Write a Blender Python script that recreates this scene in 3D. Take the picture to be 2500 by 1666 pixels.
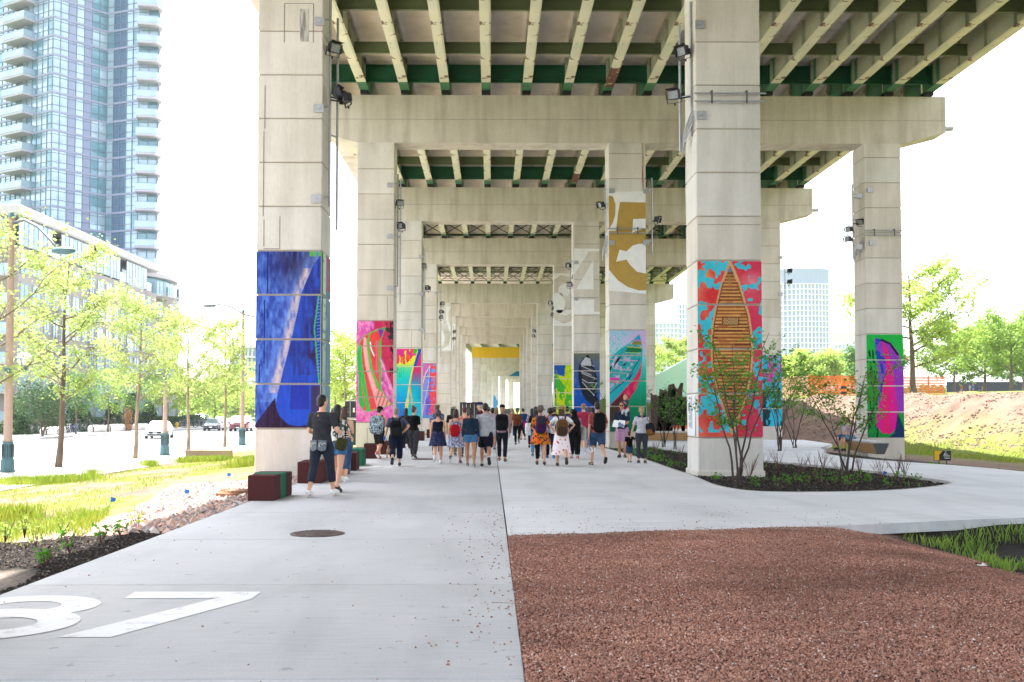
import bpy, bmesh, math, random
import numpy as np
from mathutils import Vector, Matrix, Euler
R = math.radians
for o in list(bpy.data.objects): bpy.data.objects.remove(o)
scn = bpy.context.scene
col = scn.collection
# ---------------------------------------------------------------- camera
cd = bpy.data.cameras.new('camera'); cam = bpy.data.objects.new('camera', cd); col.objects.link(cam)
CAMZ = 1.52
PITCH, YAW, SHX, SHY = R(2.0), R(-0.6), .0106, .0344
cam.location = (0, 0, CAMZ); cam.rotation_euler = (R(90) + PITCH, 0, YAW)
cd.lens = 35.0; cd.sensor_width = 36; cd.shift_x = SHX; cd.shift_y = SHY; cd.clip_start = .1; cd.clip_end = 4000
scn.camera = cam
# ---------------------------------------------------------------- sky, sun, exposure
SUN_EL, SUN_AZ = 66.0, -32.0      # azimuth measured from +Y towards +X
w = bpy.data.worlds.new('World'); scn.world = w; w.use_nodes = True
nt = w.node_tree; nt.nodes.clear()
out = nt.nodes.new('ShaderNodeOutputWorld'); bg = nt.nodes.new('ShaderNodeBackground'); sky = nt.nodes.new('ShaderNodeTexSky')
sky.sky_type = 'NISHITA'; sky.sun_disc = False; sky.sun_elevation = R(SUN_EL); sky.sun_rotation = R(SUN_AZ)
sky.air_density = 1.0; sky.dust_density = 2.0; sky.ozone_density = .6
hs = nt.nodes.new('ShaderNodeHueSaturation'); hs.inputs['Saturation'].default_value = .38
nt.links.new(sky.outputs[0], hs.inputs['Color']); nt.links.new(hs.outputs[0], bg.inputs[0])
bg.inputs[1].default_value = .15; nt.links.new(bg.outputs[0], out.inputs[0])
sl = bpy.data.lights.new('sun', 'SUN'); sun = bpy.data.objects.new('sun', sl); col.objects.link(sun)
sl.energy = 5.0; sl.angle = R(.5); sl.color = (1, .96, .90)
sd = Vector((math.sin(R(SUN_AZ)) * math.cos(R(SUN_EL)), math.cos(R(SUN_AZ)) * math.cos(R(SUN_EL)), math.sin(R(SUN_EL))))
sun.rotation_euler = (-sd).to_track_quat('-Z', 'Y').to_euler()
sun.location = (0, 0, 60)
vs = scn.view_settings; vs.view_transform = 'Standard'; vs.look = 'None'; vs.exposure = 2.25; vs.gamma = 1; vs.use_curve_mapping = False
scn.render.engine = 'CYCLES'
try:
    scn.cycles.max_bounces = 8; scn.cycles.diffuse_bounces = 5; scn.cycles.transparent_max_bounces = 8
    scn.cycles.caustics_reflective = False; scn.cycles.caustics_refractive = False
except Exception: pass
# ---------------------------------------------------------------- measuring helpers (2500 x 1666 picture units -> metres)
CR = Euler((R(90) + PITCH, 0, YAW)).to_matrix(); CP = Vector((0, 0, CAMZ))
def ray(x, y):
    return CR @ Vector(((x - 1250) / 2430.6 + SHX * 2500 / 2430.6, (833 - y) / 2430.6 + SHY * 2500 / 2430.6, -1))
def G(x, y, z=0.0):
    d = ray(x, y); t = (z - CAMZ) / d.z; p = CP + d * t; return Vector((p.x, p.y, z))
def D(x, y, Y):
    d = ray(x, y); t = Y / d.y; return CP + d * t
rnd = random.Random(7)
nr = np.random.RandomState(5)
# ---------------------------------------------------------------- object helpers
def tag(o, label=None, cat=None, group=None, kind=None):
    if label: o['label'] = label
    if cat: o['category'] = cat
    if group: o['group'] = group
    if kind: o['kind'] = kind
    return o
def empty(name, loc, rz=0, label=None, cat=None, group=None, scale=1):
    o = bpy.data.objects.new(name, None); col.objects.link(o); o.location = loc; o.rotation_euler = (0, 0, rz)
    o.scale = (scale,) * 3; o.empty_display_size = .2
    return tag(o, label, cat, group)
def link(me, name, parent=None, loc=None):
    o = bpy.data.objects.new(name, me); col.objects.link(o)
    if parent: o.parent = parent
    if loc is not None: o.location = loc
    return o
def copy_tree(o, parent=None):
    c = o.copy(); col.objects.link(c); c.parent = parent
    if parent: c.matrix_parent_inverse = o.matrix_parent_inverse.copy()
    for ch in list(o.children): copy_tree(ch, c)
    return c
def np_mesh(name, V, F, mats, smooth=False, mi=None, cols=None, n=None):
    """V (N,3); F (M,k) array of equal-size faces"""
    V = np.asarray(V, dtype=np.float32); F = np.asarray(F, dtype=np.int32)
    me = bpy.data.meshes.new(name); k = F.shape[1]
    me.vertices.add(len(V)); me.vertices.foreach_set('co', V.ravel())
    me.loops.add(F.size); me.loops.foreach_set('vertex_index', F.ravel())
    me.polygons.add(len(F)); me.polygons.foreach_set('loop_start', np.arange(len(F), dtype=np.int32) * k)
    if mi is not None: me.polygons.foreach_set('material_index', np.asarray(mi, dtype=np.int32))
    me.polygons.foreach_set('use_smooth', np.full(len(F), smooth, dtype=bool))
    if cols is not None:
        ca = me.color_attributes.new('col', 'FLOAT_COLOR', 'POINT')
        c4 = np.ones((len(V), 4), dtype=np.float32); c4[:, :3] = cols; ca.data.foreach_set('color', c4.ravel())
    for m in (mats if isinstance(mats, (list, tuple)) else [mats]): me.materials.append(m)
    me.update(calc_edges=True); me.validate()
    return me
class MB:
    def __init__(s): s.v = []; s.f = []; s.m = []; s.sm = []
    def add(s, vs, fs, m=0, smooth=False):
        b = len(s.v); s.v += [tuple(v) for v in vs]
        for f in fs: s.f.append([b + i for i in f]); s.m.append(m); s.sm.append(smooth)
        return s
    def box(s, c, sz, m=0, rot=None, bev=0):
        x, y, z = [a / 2 for a in sz]; M = (Euler(rot).to_matrix() if rot else None)
        if bev:
            b = min(bev, x * .9, y * .9, z * .9); vs = []
            for zz, i in ((-z, b), (-z + b, 0), (z - b, 0), (z, b)):
                X, Y = x - i, y - i
                vs += [(-X + b, -Y, zz), (X - b, -Y, zz), (X, -Y + b, zz), (X, Y - b, zz), (X - b, Y, zz), (-X + b, Y, zz), (-X, Y - b, zz), (-X, -Y + b, zz)]
            fs = [[7, 6, 5, 4, 3, 2, 1, 0], [24, 25, 26, 27, 28, 29, 30, 31]]
            for l in range(3):
                for i in range(8): j = (i + 1) % 8; fs.append([l * 8 + i, l * 8 + j, l * 8 + 8 + j, l * 8 + 8 + i])
        else:
            vs = [(-x, -y, -z), (x, -y, -z), (x, y, -z), (-x, y, -z), (-x, -y, z), (x, -y, z), (x, y, z), (-x, y, z)]
            fs = [[3, 2, 1, 0], [4, 5, 6, 7], [0, 1, 5, 4], [1, 2, 6, 5], [2, 3, 7, 6], [3, 0, 4, 7]]
        c = Vector(c)
        return s.add([(M @ Vector(v) if M else Vector(v)) + c for v in vs], fs, m)
    def bb(s, x0, x1, y0, y1, z0, z1, m=0, bev=0):
        return s.box(((x0 + x1) / 2, (y0 + y1) / 2, (z0 + z1) / 2), (x1 - x0, y1 - y0, z1 - z0), m, bev=bev)
    def tube(s, pts, rad, seg=8, m=0, cap=True, smooth=True, flat=None):
        """swept tube; rad float or list of r or (rx, ry)"""
        pts = [Vector(p) for p in pts]; n = len(pts)
        if not isinstance(rad, (list, tuple)): rad = [rad] * n
        up = None; vs = []
        for i, p in enumerate(pts):
            t = (pts[min(i + 1, n - 1)] - pts[max(i - 1, 0)])
            if t.length < 1e-9: t = Vector((0, 0, 1))
            t.normalize()
            if up is None:
                up = Vector((0, 1, 0)) if abs(t.y) < .9 else Vector((1, 0, 0))
                if flat is not None: up = Vector(flat)
            a = (up - t * up.dot(t)).normalized(); b = t.cross(a); up = a
            r = rad[i]; rx, ry = (r if isinstance(r, (list, tuple)) else (r, r))
            for k in range(seg):
                an = 2 * math.pi * k / seg
                vs.append(p + b * (math.cos(an) * rx) + a * (math.sin(an) * ry))
        fs = []
        for i in range(n - 1):
            for k in range(seg):
                k2 = (k + 1) % seg; fs.append([i * seg + k, i * seg + k2, (i + 1) * seg + k2, (i + 1) * seg + k])
        s.add(vs, fs, m, smooth)
        if cap: s.add(vs[:seg], [list(range(seg))[::-1]], m); s.add(vs[-seg:], [list(range(seg))], m)
        return s
    def cyl(s, c, r, h, seg=16, m=0, r2=None):
        c = Vector(c); return s.tube([c, c + Vector((0, 0, h))], [r, r if r2 is None else r2], seg, m)
    def ell(s, c, r, seg=12, rings=8, m=0, rot=None):
        c = Vector(c); M = Euler(rot).to_matrix() if rot else None; vs = []
        for i in range(1, rings):
            th = math.pi * i / rings
            for k in range(seg):
                ph = 2 * math.pi * k / seg
                vs.append(Vector((math.sin(th) * math.cos(ph) * r[0], math.sin(th) * math.sin(ph) * r[1], math.cos(th) * r[2])))
        vs.append(Vector((0, 0, r[2]))); vs.append(Vector((0, 0, -r[2])))
        fs = []
        for i in range(rings - 2):
            for k in range(seg):
                k2 = (k + 1) % seg; fs.append([i * seg + k, (i + 1) * seg + k, (i + 1) * seg + k2, i * seg + k2])
        T, B = len(vs) - 2, len(vs) - 1
        for k in range(seg):
            k2 = (k + 1) % seg; fs.append([T, k, k2]); fs.append([B, (rings - 2) * seg + k2, (rings - 2) * seg + k])
        return s.add([(M @ v if M else v) + c for v in vs], fs, m, True)
    def prism(s, poly, z0, z1, m=0, axis='z'):
        n = len(poly)
        area = sum(poly[i][0] * poly[(i + 1) % n][1] - poly[(i + 1) % n][0] * poly[i][1] for i in range(n))
        if area < 0: poly = poly[::-1]
        if axis == 'z': f = lambda p, z: (p[0], p[1], z)
        elif axis == 'y': f = lambda p, z: (p[0], z, p[1])
        else: f = lambda p, z: (z, p[0], p[1])
        vs = [f(p, z0) for p in poly] + [f(p, z1) for p in poly]
        fs = [list(range(n))[::-1], list(range(n, 2 * n))] + [[i, (i + 1) % n, n + (i + 1) % n, n + i] for i in range(n)]
        if axis == 'y': fs = [g[::-1] for g in fs]
        return s.add(vs, fs, m)
    def mesh(s, name, mats):
        me = bpy.data.meshes.new(name); me.from_pydata(s.v, [], s.f)
        for x in (mats if isinstance(mats, (list, tuple)) else [mats]): me.materials.append(x)
        me.polygons.foreach_set('material_index', s.m); me.polygons.foreach_set('use_smooth', s.sm); me.update()
        return me
    def build(s, name, mats, parent=None, loc=None): return link(s.mesh(name, mats), name, parent, loc)
# ---------------------------------------------------------------- materials
def s2l(c): return tuple(((x / 12.92) if x <= .04045 else ((x + .055) / 1.055) ** 2.4) for x in c)
def hexc(h): return s2l(tuple(int(h[i:i + 2], 16) / 255 for i in (0, 2, 4)))
MC = {}
def mat(name, c, rough=.8, c2=None, scale=6, bump=0, metal=0, stretch=(1, 1, 1), detail=4, spec=.4, sharp=None, bscale=None, trans=0):
    """noise-mixed principled material; c and c2 linear colours"""
    if name in MC: return MC[name]
    m = bpy.data.materials.new(name); MC[name] = m; m.use_nodes = True; n = m.node_tree.nodes; l = m.node_tree.links
    b = n['Principled BSDF']; b.inputs['Roughness'].default_value = rough; b.inputs['Metallic'].default_value = metal
    b.inputs['Specular IOR Level'].default_value = spec
    if c2 is None: c2 = tuple(x * .78 for x in c)
    tc = n.new('ShaderNodeTexCoord'); mp = n.new('ShaderNodeMapping'); mp.inputs['Scale'].default_value = stretch
    nz = n.new('ShaderNodeTexNoise'); nz.inputs['Scale'].default_value = scale; nz.inputs['Detail'].default_value = detail
    l.new(tc.outputs['Object'], mp.inputs[0]); l.new(mp.outputs[0], nz.inputs[0])
    rp = n.new('ShaderNodeValToRGB'); lo, hi = sharp or (.3, .7)
    rp.color_ramp.elements[0].position = lo; rp.color_ramp.elements[1].position = hi
    rp.color_ramp.elements[0].color = (*c2, 1); rp.color_ramp.elements[1].color = (*c, 1)
    l.new(nz.outputs[0], rp.inputs[0]); l.new(rp.outputs[0], b.inputs['Base Color'])
    if bump:
        bp = n.new('ShaderNodeBump'); bp.inputs['Strength'].default_value = bump; bp.inputs['Distance'].default_value = .02
        n2 = n.new('ShaderNodeTexNoise'); n2.inputs['Scale'].default_value = bscale or scale * 6; n2.inputs['Detail'].default_value = 5
        l.new(tc.outputs['Object'], n2.inputs[0]); l.new(n2.outputs[0], bp.inputs['Height']); l.new(bp.outputs[0], b.inputs['Normal'])
    if trans:
        tr = n.new('ShaderNodeBsdfTranslucent'); mx = n.new('ShaderNodeMixShader'); mx.inputs[0].default_value = trans
        l.new(rp.outputs[0], tr.inputs[0]); l.new(b.outputs[0], mx.inputs[1]); l.new(tr.outputs[0], mx.inputs[2])
        l.new(mx.outputs[0], n['Material Output'].inputs[0])
    return m
def vcol_mat(name, rough=.6, bump=0, bscale=40, grain=.0, spec=.4):
    m = bpy.data.materials.new(name); m.use_nodes = True; n = m.node_tree.nodes; l = m.node_tree.links; b = n['Principled BSDF']
    b.inputs['Roughness'].default_value = rough; b.inputs['Specular IOR Level'].default_value = spec
    at = n.new('ShaderNodeVertexColor'); at.layer_name = 'col'; tc = n.new('ShaderNodeTexCoord')
    nz = n.new('ShaderNodeTexNoise'); nz.inputs['Scale'].default_value = bscale; nz.inputs['Detail'].default_value = 5
    l.new(tc.outputs['Object'], nz.inputs[0])
    if grain:
        mr = n.new('ShaderNodeMapRange'); mr.inputs[1].default_value = .3; mr.inputs[2].default_value = .7; mr.inputs[3].default_value = 1 - grain; mr.inputs[4].default_value = 1 + grain
        mx = n.new('ShaderNodeVectorMath'); mx.operation = 'SCALE'
        l.new(nz.outputs[0], mr.inputs[0]); l.new(at.outputs[0], mx.inputs[0]); l.new(mr.outputs[0], mx.inputs['Scale']); l.new(mx.outputs[0], b.inputs['Base Color'])
    else: l.new(at.outputs[0], b.inputs['Base Color'])
    if bump:
        bp = n.new('ShaderNodeBump'); bp.inputs['Strength'].default_value = bump; bp.inputs['Distance'].default_value = .03
        l.new(nz.outputs[0], bp.inputs['Height']); l.new(bp.outputs[0], b.inputs['Normal'])
    return m
def concrete(name, base, dark, streak=.5, form=True, stain=None):
    m = bpy.data.materials.new(name); m.use_nodes = True; n = m.node_tree.nodes; l = m.node_tree.links; b = n['Principled BSDF']
    b.inputs['Roughness'].default_value = .85; b.inputs['Specular IOR Level'].default_value = .25
    tc = n.new('ShaderNodeTexCoord')
    def noise(sc, st, det=5):
        mp = n.new('ShaderNodeMapping'); mp.inputs['Scale'].default_value = st; z = n.new('ShaderNodeTexNoise'); z.inputs['Scale'].default_value = sc; z.inputs['Detail'].default_value = det
        l.new(tc.outputs['Object'], mp.inputs[0]); l.new(mp.outputs[0], z.inputs[0]); return z.outputs[0]
    def ramp(src, a, b_, c0, c1):
        r = n.new('ShaderNodeValToRGB'); r.color_ramp.elements[0].position = a; r.color_ramp.elements[1].position = b_
        r.color_ramp.elements[0].color = (*c0, 1); r.color_ramp.elements[1].color = (*c1, 1); l.new(src, r.inputs[0]); return r.outputs[0]
    def mul(a, c, f):
        x = n.new('ShaderNodeMix'); x.data_type = 'RGBA'; x.blend_type = 'MULTIPLY'; x.inputs[0].default_value = f
        l.new(a, x.inputs[6]); l.new(c, x.inputs[7]); return x.outputs[2]
    c = ramp(noise(.8, (1, 1, 1), 6), .32, .68, dark, base)
    c = mul(c, ramp(noise(1.3, (1.7, 1.7, .16), 9), .36, .56, (.80, .785, .76), (1, 1, 1)), streak)
    c = mul(c, ramp(noise(30, (1, 1, .03), 2), .3, .6, (.93, .93, .925), (1, 1, 1)), streak)      # rain streaks and board marks
    c = mul(c, ramp(noise(9, (1, 1, 1), 6), .25, .5, (.90, .895, .89), (1, 1, 1)), .6)
    c = mul(c, ramp(noise(.55, (1.3, 1.3, .5), 7), .60, .74, (1, 1, 1), stain or (.55, .50, .44)), .55)
    l.new(c, b.inputs['Base Color'])
    bp = n.new('ShaderNodeBump'); bp.inputs['Strength'].default_value = .35; bp.inputs['Distance'].default_value = .02
    l.new(noise(14, (1, 1, .5), 6), bp.inputs['Height']); l.new(bp.outputs[0], b.inputs['Normal'])
    return m
def pattern(name, cols, scale=30, kind='voronoi', rough=.85, stretch=(1, 1, 1), pos=None, dist=0):
    if name in MC: return MC[name]
    m = bpy.data.materials.new(name); MC[name] = m; m.use_nodes = True; n = m.node_tree.nodes; l = m.node_tree.links; b = n['Principled BSDF']
    b.inputs['Roughness'].default_value = rough; b.inputs['Specular IOR Level'].default_value = .2
    tc = n.new('ShaderNodeTexCoord'); mp = n.new('ShaderNodeMapping'); mp.inputs['Scale'].default_value = stretch; l.new(tc.outputs['Object'], mp.inputs[0])
    if kind == 'voronoi': t = n.new('ShaderNodeTexVoronoi'); t.inputs['Scale'].default_value = scale; o = t.outputs['Distance']
    elif kind == 'cell':
        t = n.new('ShaderNodeTexVoronoi'); t.inputs['Scale'].default_value = scale; sp = n.new('ShaderNodeSeparateColor'); l.new(t.outputs['Color'], sp.inputs[0]); o = sp.outputs[0]
    elif kind == 'wave':
        t = n.new('ShaderNodeTexWave'); t.inputs['Scale'].default_value = scale; t.bands_direction = 'Z'; t.inputs['Distortion'].default_value = dist; o = t.outputs['Fac']
    else: t = n.new('ShaderNodeTexNoise'); t.inputs['Scale'].default_value = scale; t.inputs['Detail'].default_value = 2; o = t.outputs[0]
    l.new(mp.outputs[0], t.inputs[0])
    r = n.new('ShaderNodeValToRGB'); r.color_ramp.interpolation = 'CONSTANT'; e = r.color_ramp.elements
    while len(e) < len(cols): e.new(.5)
    for i, c in enumerate(cols): e[i].position = (pos[i] if pos else i / len(cols)); e[i].color = (*c, 1)
    l.new(o, r.inputs[0]); l.new(r.outputs[0], b.inputs['Base Color'])
    return m
def cloth(h, rough=.9):
    return mat('cloth_' + h, tuple(x * .74 for x in hexc(h)), rough, c2=tuple(x * .52 for x in hexc(h)), scale=14, bump=.25, bscale=16, spec=.15)
def sm(t): t = min(1, max(0, t)); return t * t * (3 - 2 * t)
def vnoise(x, y, seed=0):
    x = np.asarray(x, float); y = np.asarray(y, float); xi = np.floor(x).astype(int); yi = np.floor(y).astype(int); fx = x - xi; fy = y - yi
    fx = fx * fx * (3 - 2 * fx); fy = fy * fy * (3 - 2 * fy)
    def h(a, b):
        n = (a * 374761393 + b * 668265263 + seed * 974634777) & 0xffffffff
        n = ((n ^ (n >> 13)) * 1274126177) & 0xffffffff; return ((n ^ (n >> 16)) & 0xffff) / 65535.0
    return (h(xi, yi) * (1 - fx) + h(xi + 1, yi) * fx) * (1 - fy) + (h(xi, yi + 1) * (1 - fx) + h(xi + 1, yi + 1) * fx) * fy
def fbm(x, y, seed=0, o=4):
    t = 0; a = .5; x = np.asarray(x, float); y = np.asarray(y, float)
    for i in range(o): t = t + a * vnoise(x * 2 ** i, y * 2 ** i, seed + i); a *= .5
    return t / (1 - .5 ** o)
# ================================================================ ground
def np_sm(t): t = np.clip(t, 0, 1); return t * t * (3 - 2 * t)
def HH(X, Y):
    X = np.asarray(X, float); Y = np.asarray(Y, float)
    z = np.interp(X, [-1000, -36.4, -36.2, -18.2, -18.0, -13, -4.3, 5, 13, 16, 2000], [-.62, -.62, -.9, -.9, -.7, -.62, -.07, -.07, -.12, -.38, -.38])
    z = z - .22 * np_sm((X - 4.5) / 1.7) * np_sm((14.2 - Y) / 1.0) * (X > 3)
    r = np.sqrt(((X - 9) / 14.5) ** 2 + ((Y - 40) / 31.0) ** 2)
    m = np_sm((X - 10.5) / 7)
    bank = 3.35 * np_sm((r - 1.02) / .68) + 1.3 * np_sm((r - 1.6) / 3.2)
    z = z + m * (bank - .35 * np_sm((r - .35) / .5))
    return z
def hz(x, y): return float(HH(x, y))
def axis(segs):
    a = []
    for (s, e, st) in segs: a += list(np.arange(s, e, st))
    return np.array(a + [segs[-1][1]])
gx = axis([(-900, -120, 60), (-120, -40, 5), (-40, -14, 1), (-14, 12, .16), (12, 45, .45), (45, 120, 4), (120, 900, 60)])
gy = axis([(-60, 4, 4), (4, 42, .16), (42, 95, .45), (95, 200, 4), (200, 1900, 80)])
GX, GY = np.meshgrid(gx, gy); Z = HH(GX, GY)
fn = (fbm(GX * 1.7, GY * 1.7, 3) - .5); near = (np.abs(GX) < 30) & (GY < 90)
on_path = (GX > -4.2) & (GX < 4.9)
Z = Z + np.where(near & ~on_path, fn * .05, 0)
rb_ = np.sqrt(((GX - 9) / 14.5) ** 2 + ((GY - 40) / 31.0) ** 2)
Z = Z + (GX > 14) * np.clip((rb_ - 1.0) * 3, 0, 1) * np.clip((2.0 - rb_) * 3, 0, 1) * ((fbm(GX * .35, GY * .35, 77) - .5) * 1.1 + (fbm(GX * 1.1, GY * 1.1, 78) - .5) * .25)
lerp = lambda a, b, t: a * (1 - t[..., None]) + b * t[..., None]
dirt = np.array([.19, .125, .095]); dirt2 = np.array([.105, .073, .056]); gr1 = np.array([.13, .165, .03]); gr2 = np.array([.10, .17, .025]); mulch = np.array([.022, .019, .017])
redg = np.array([.27, .14, .11]); drygrass = np.array([.24, .19, .07])
n1 = fbm(GX * .5, GY * .5, 11); n2 = fbm(GX * 2.2, GY * 2.2, 21); n3 = fbm(GX * .16, GY * .16, 31)
C = lerp(np.broadcast_to(dirt, GX.shape + (3,)), dirt2, np.clip(n2 * 1.6 - .4, 0, 1))
# left lawn strip: seeded, patchy
band = np.abs(((GX + 4.1) * -1) * 1.0)
lm = np.clip((fbm(GX * .9, GY * .5, 5) - .40) * 6, 0, 1) * (GX < -4.1) * (GX > -13.2)
C = lerp(C, lerp(np.broadcast_to(gr1, C.shape), drygrass, np.clip(n2 * 2 - .7, 0, 1)), lm * .85)
# mulch areas
def fld(a): return np.clip(a, 0, 1)
pp_ = [tuple(G(x, y)[:2]) for x, y in ((-60, 1380), (40, 1360), (108, 1372), (60, 1408), (-40, 1450))]
mul = fld((12.9 + .5 * (n1 - .5) - GY) / .25) * fld((GX + 8.6 + .38 * (GY - 9)) / .3) * (GX < -4) * 1.0
C = lerp(C, np.broadcast_to(mulch, C.shape), mul)
rk = fld((GY - 12.9) / .2) * fld((24 - GY) / 1) * fld((GX + 6.6 - .10 * (GY - 13)) / .3) * (GX < -4)
C = lerp(C, np.broadcast_to(np.array([.33, .22, .18]), C.shape), rk)
C = lerp(C, np.broadcast_to(mulch, C.shape), fld((GX - 4.4) / .1) * fld((13.6 - GX) / .5) * fld((GY - 17.5) / .1) * fld((50 - GY) / .5))
C = lerp(C, np.broadcast_to(mulch * 2.2, C.shape), fld((GX - 11.3) / .5) * fld((19.5 - GX) / 2) * fld((GY - 24) / 1) * fld((50 - GY) / 4))
C = lerp(C, np.broadcast_to(redg, C.shape), fld((GX - .1) / .1) * fld((14 - GY) / .2) * fld((5.5 - GX + .5 * (n2 - .5)) / .4))
C = lerp(C, np.broadcast_to(mulch * 1.4, C.shape), (GY < 15.5) * fld((GX - 5.4 - .5 * (n2 - .5)) / .4))
rr = np.sqrt(((GX - 9) / 14.5) ** 2 + ((GY - 40) / 31.0) ** 2)
gm = (GX > 16) * np.clip(1.3 - np.abs(rr + .2 * (n3 - .5) - 1.13) / (.13 + .1 * (GX > 20)), 0, 1) * (GY > 26) * (GY < 61)
C = lerp(C, np.broadcast_to(gr1 * .9, C.shape), gm * np.clip(n2 * 3 - .3, 0, 1))
gm2 = (GX > 10) * fld((rr - 1.68 + .1 * (n2 - .5)) / .05)
C = lerp(C, np.broadcast_to(gr1 * .8, C.shape), gm2 * .95)
C = lerp(C, np.broadcast_to(np.array([.26, .215, .18]), C.shape), np.clip(1.4 - np.hypot((GX + 4.95) / .62, (GY - 9.1) / .95), 0, 1))
far = fld((GY - 160) / 40) + (GX < -36.5) * .8
C = lerp(C, np.broadcast_to(gr2, C.shape), fld(far) * .8)
ny, nx = GX.shape
idx = np.arange(ny * nx).reshape(ny, nx)
F = np.stack([idx[:-1, :-1], idx[:-1, 1:], idx[1:, 1:], idx[1:, :-1]], -1).reshape(-1, 4)
gmat = vcol_mat('ground_soil', .95, .9, 22, .35, .1)
tag(link(np_mesh('ground', np.stack([GX, GY, Z], -1).reshape(-1, 3), F, gmat, True, cols=C.reshape(-1, 3)), 'ground'), kind='structure')

def slab_mat(name, base, dark, broom=.3, brdir=(1, 30, 1), speck=0.0):
    m = bpy.data.materials.new(name); m.use_nodes = True; n = m.node_tree.nodes; l = m.node_tree.links; b = n['Principled BSDF']
    b.inputs['Roughness'].default_value = .72; b.inputs['Specular IOR Level'].default_value = .35
    tc = n.new('ShaderNodeTexCoord')
    def noise(sc, st, det=5):
        mp = n.new('ShaderNodeMapping'); mp.inputs['Scale'].default_value = st; z = n.new('ShaderNodeTexNoise'); z.inputs['Scale'].default_value = sc; z.inputs['Detail'].default_value = det
        l.new(tc.outputs['Object'], mp.inputs[0]); l.new(mp.outputs[0], z.inputs[0]); return z.outputs[0]
    def ramp(src, a, b_, c0, c1):
        r = n.new('ShaderNodeValToRGB'); r.color_ramp.elements[0].position = a; r.color_ramp.elements[1].position = b_
        r.color_ramp.elements[0].color = (*c0, 1); r.color_ramp.elements[1].color = (*c1, 1); l.new(src, r.inputs[0]); return r.outputs[0]
    def mul(a, c, f):
        x = n.new('ShaderNodeMix'); x.data_type = 'RGBA'; x.blend_type = 'MULTIPLY'; x.inputs[0].default_value = f
        l.new(a, x.inputs[6]); l.new(c, x.inputs[7]); return x.outputs[2]
    c = ramp(noise(.5, (1, 1, 1), 7), .3, .7, dark, base)
    c = mul(c, ramp(noise(.9, (1.6, .35, 1), 9), .34, .50, (.86, .865, .87), (1, 1, 1)), .8)
    c = mul(c, ramp(noise(2.2, brdir, 3), .32, .62, (.80, .81, .83), (1, 1, 1)), broom)
    c = mul(c, ramp(noise(60, (1, 1, 1), 3), .3, .5, (.80, .80, .80), (1, 1, 1)), .5)
    if speck: c = mul(c, ramp(noise(7, (1, 1, 1), 8), .66, .70, (1, 1, 1), (.45, .40, .36)), speck)
    l.new(c, b.inputs['Base Color'])
    bp = n.new('ShaderNodeBump'); bp.inputs['Strength'].default_value = .25; bp.inputs['Distance'].default_value = .01
    l.new(noise(8, brdir, 4), bp.inputs['Height']); l.new(bp.outputs[0], b.inputs['Normal'])
    return m
M_path = slab_mat('path_concrete_old', (.53, .535, .55), (.45, .455, .465), .4, (1, 14, 1), .45)
M_pathb = slab_mat('path_concrete_old_darker', (.505, .51, .52), (.425, .43, .44), .45, (1, 14, 1), .5)
M_path2 = slab_mat('path_concrete_new', (.66, .665, .675), (.56, .565, .575), .75, (.35, 6, 1), .1)
M_side = slab_mat('pavement_concrete', (.52, .51, .50), (.44, .43, .42), .2)
M_asph = slab_mat('street_asphalt', (.34, .34, .345), (.28, .28, .285), .3, (6, .4, 1))
M_kerb = concrete('kerb_concrete', (.50, .49, .47), (.42, .41, .39), .3)
# old slab: panels with saw joints
XL, XM = -4.06, .195
mb = MB(); y = -18.92
while y < 320:
    mb.bb(XL, XM, y + .012, y + 3.08 - .012, -.12, 0, [0, 2, 0, 0, 2][int(y / 3.08 + 60) % 5], bev=.006); y += 3.08
mb.bb(XL + .01, XM - .01, -18, 320, -.14, -.03, 1)
o = mb.build('path', [M_path, mat('joint_dark', (.04, .04, .04)), M_pathb]); tag(o, kind='structure')
XR = XM + .018
edge = [(XR, 12.25)] + [tuple(G(x, y)[:2]) for x, y in ((1600, 1297), (2088, 1282), (2300, 1272), (2500, 1264))] + [(11.5, 15.4), (16, 15.4), (20, 18), (16.5, 22.0)]
far_edge = [tuple(G(x, y)[:2]) for x, y in ((2500, 1151.7), (2433, 1145), (2328, 1136), (2222, 1129), (2117, 1121.4), (2064, 1116), (2027, 1110), (2009, 1104), (2017, 1100))]
bedL = [(4.62, 60.), (4.66, 42.)] + [tuple(G(x, y)[:2]) for x, y in ((1575, 1122), (1650, 1149.5), (1684, 1159), (1710, 1172), (1742, 1185), (1800, 1196.5), (1862, 1201), (1952, 1202.5), (2085, 1201), (2197, 1197), (2286, 1188.5), (2318, 1183), (2328, 1179.5), (2318, 1175), (2264, 1168), (2175, 1155), (2041, 1140), (1929, 1130), (1876, 1126))] + [(7.9, 33), (7.2, 38), (6.6, 44.5), (6.3, 46.2)]
poly_main = edge + far_edge + [(13.6, 41), (15.8, 46), (16.5, 52.5), (10, 52.5), (4.9, 52.5), (4.9, 320), (XR, 320)]
def tri_sheet(name, outer, holes, z, m, thick=.14, mside=None):
    """polygon with holes -> slab"""
    bm = bmesh.new(); loops = [outer] + holes; es = []
    for lp in loops:
        vs = [bm.verts.new((p[0], p[1], z)) for p in lp]
        es += [bm.edges.new((vs[i], vs[(i + 1) % len(vs)])) for i in range(len(vs))]
    bmesh.ops.triangle_fill(bm, use_beauty=True, use_dissolve=False, edges=es)
    for f in bm.faces:
        if f.normal.z < 0: f.normal_flip()
    bd = [e for e in bm.edges if e.is_boundary]
    ret = bmesh.ops.extrude_edge_only(bm, edges=bd)
    nv = [g for g in ret['geom'] if isinstance(g, bmesh.types.BMVert)]
    for v in nv: v.co.z -= thick
    bmesh.ops.recalc_face_normals(bm, faces=bm.faces)
    me = bpy.data.meshes.new(name); bm.to_mesh(me); bm.free(); me.materials.append(m)
    o = link(me, name); return o
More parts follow.
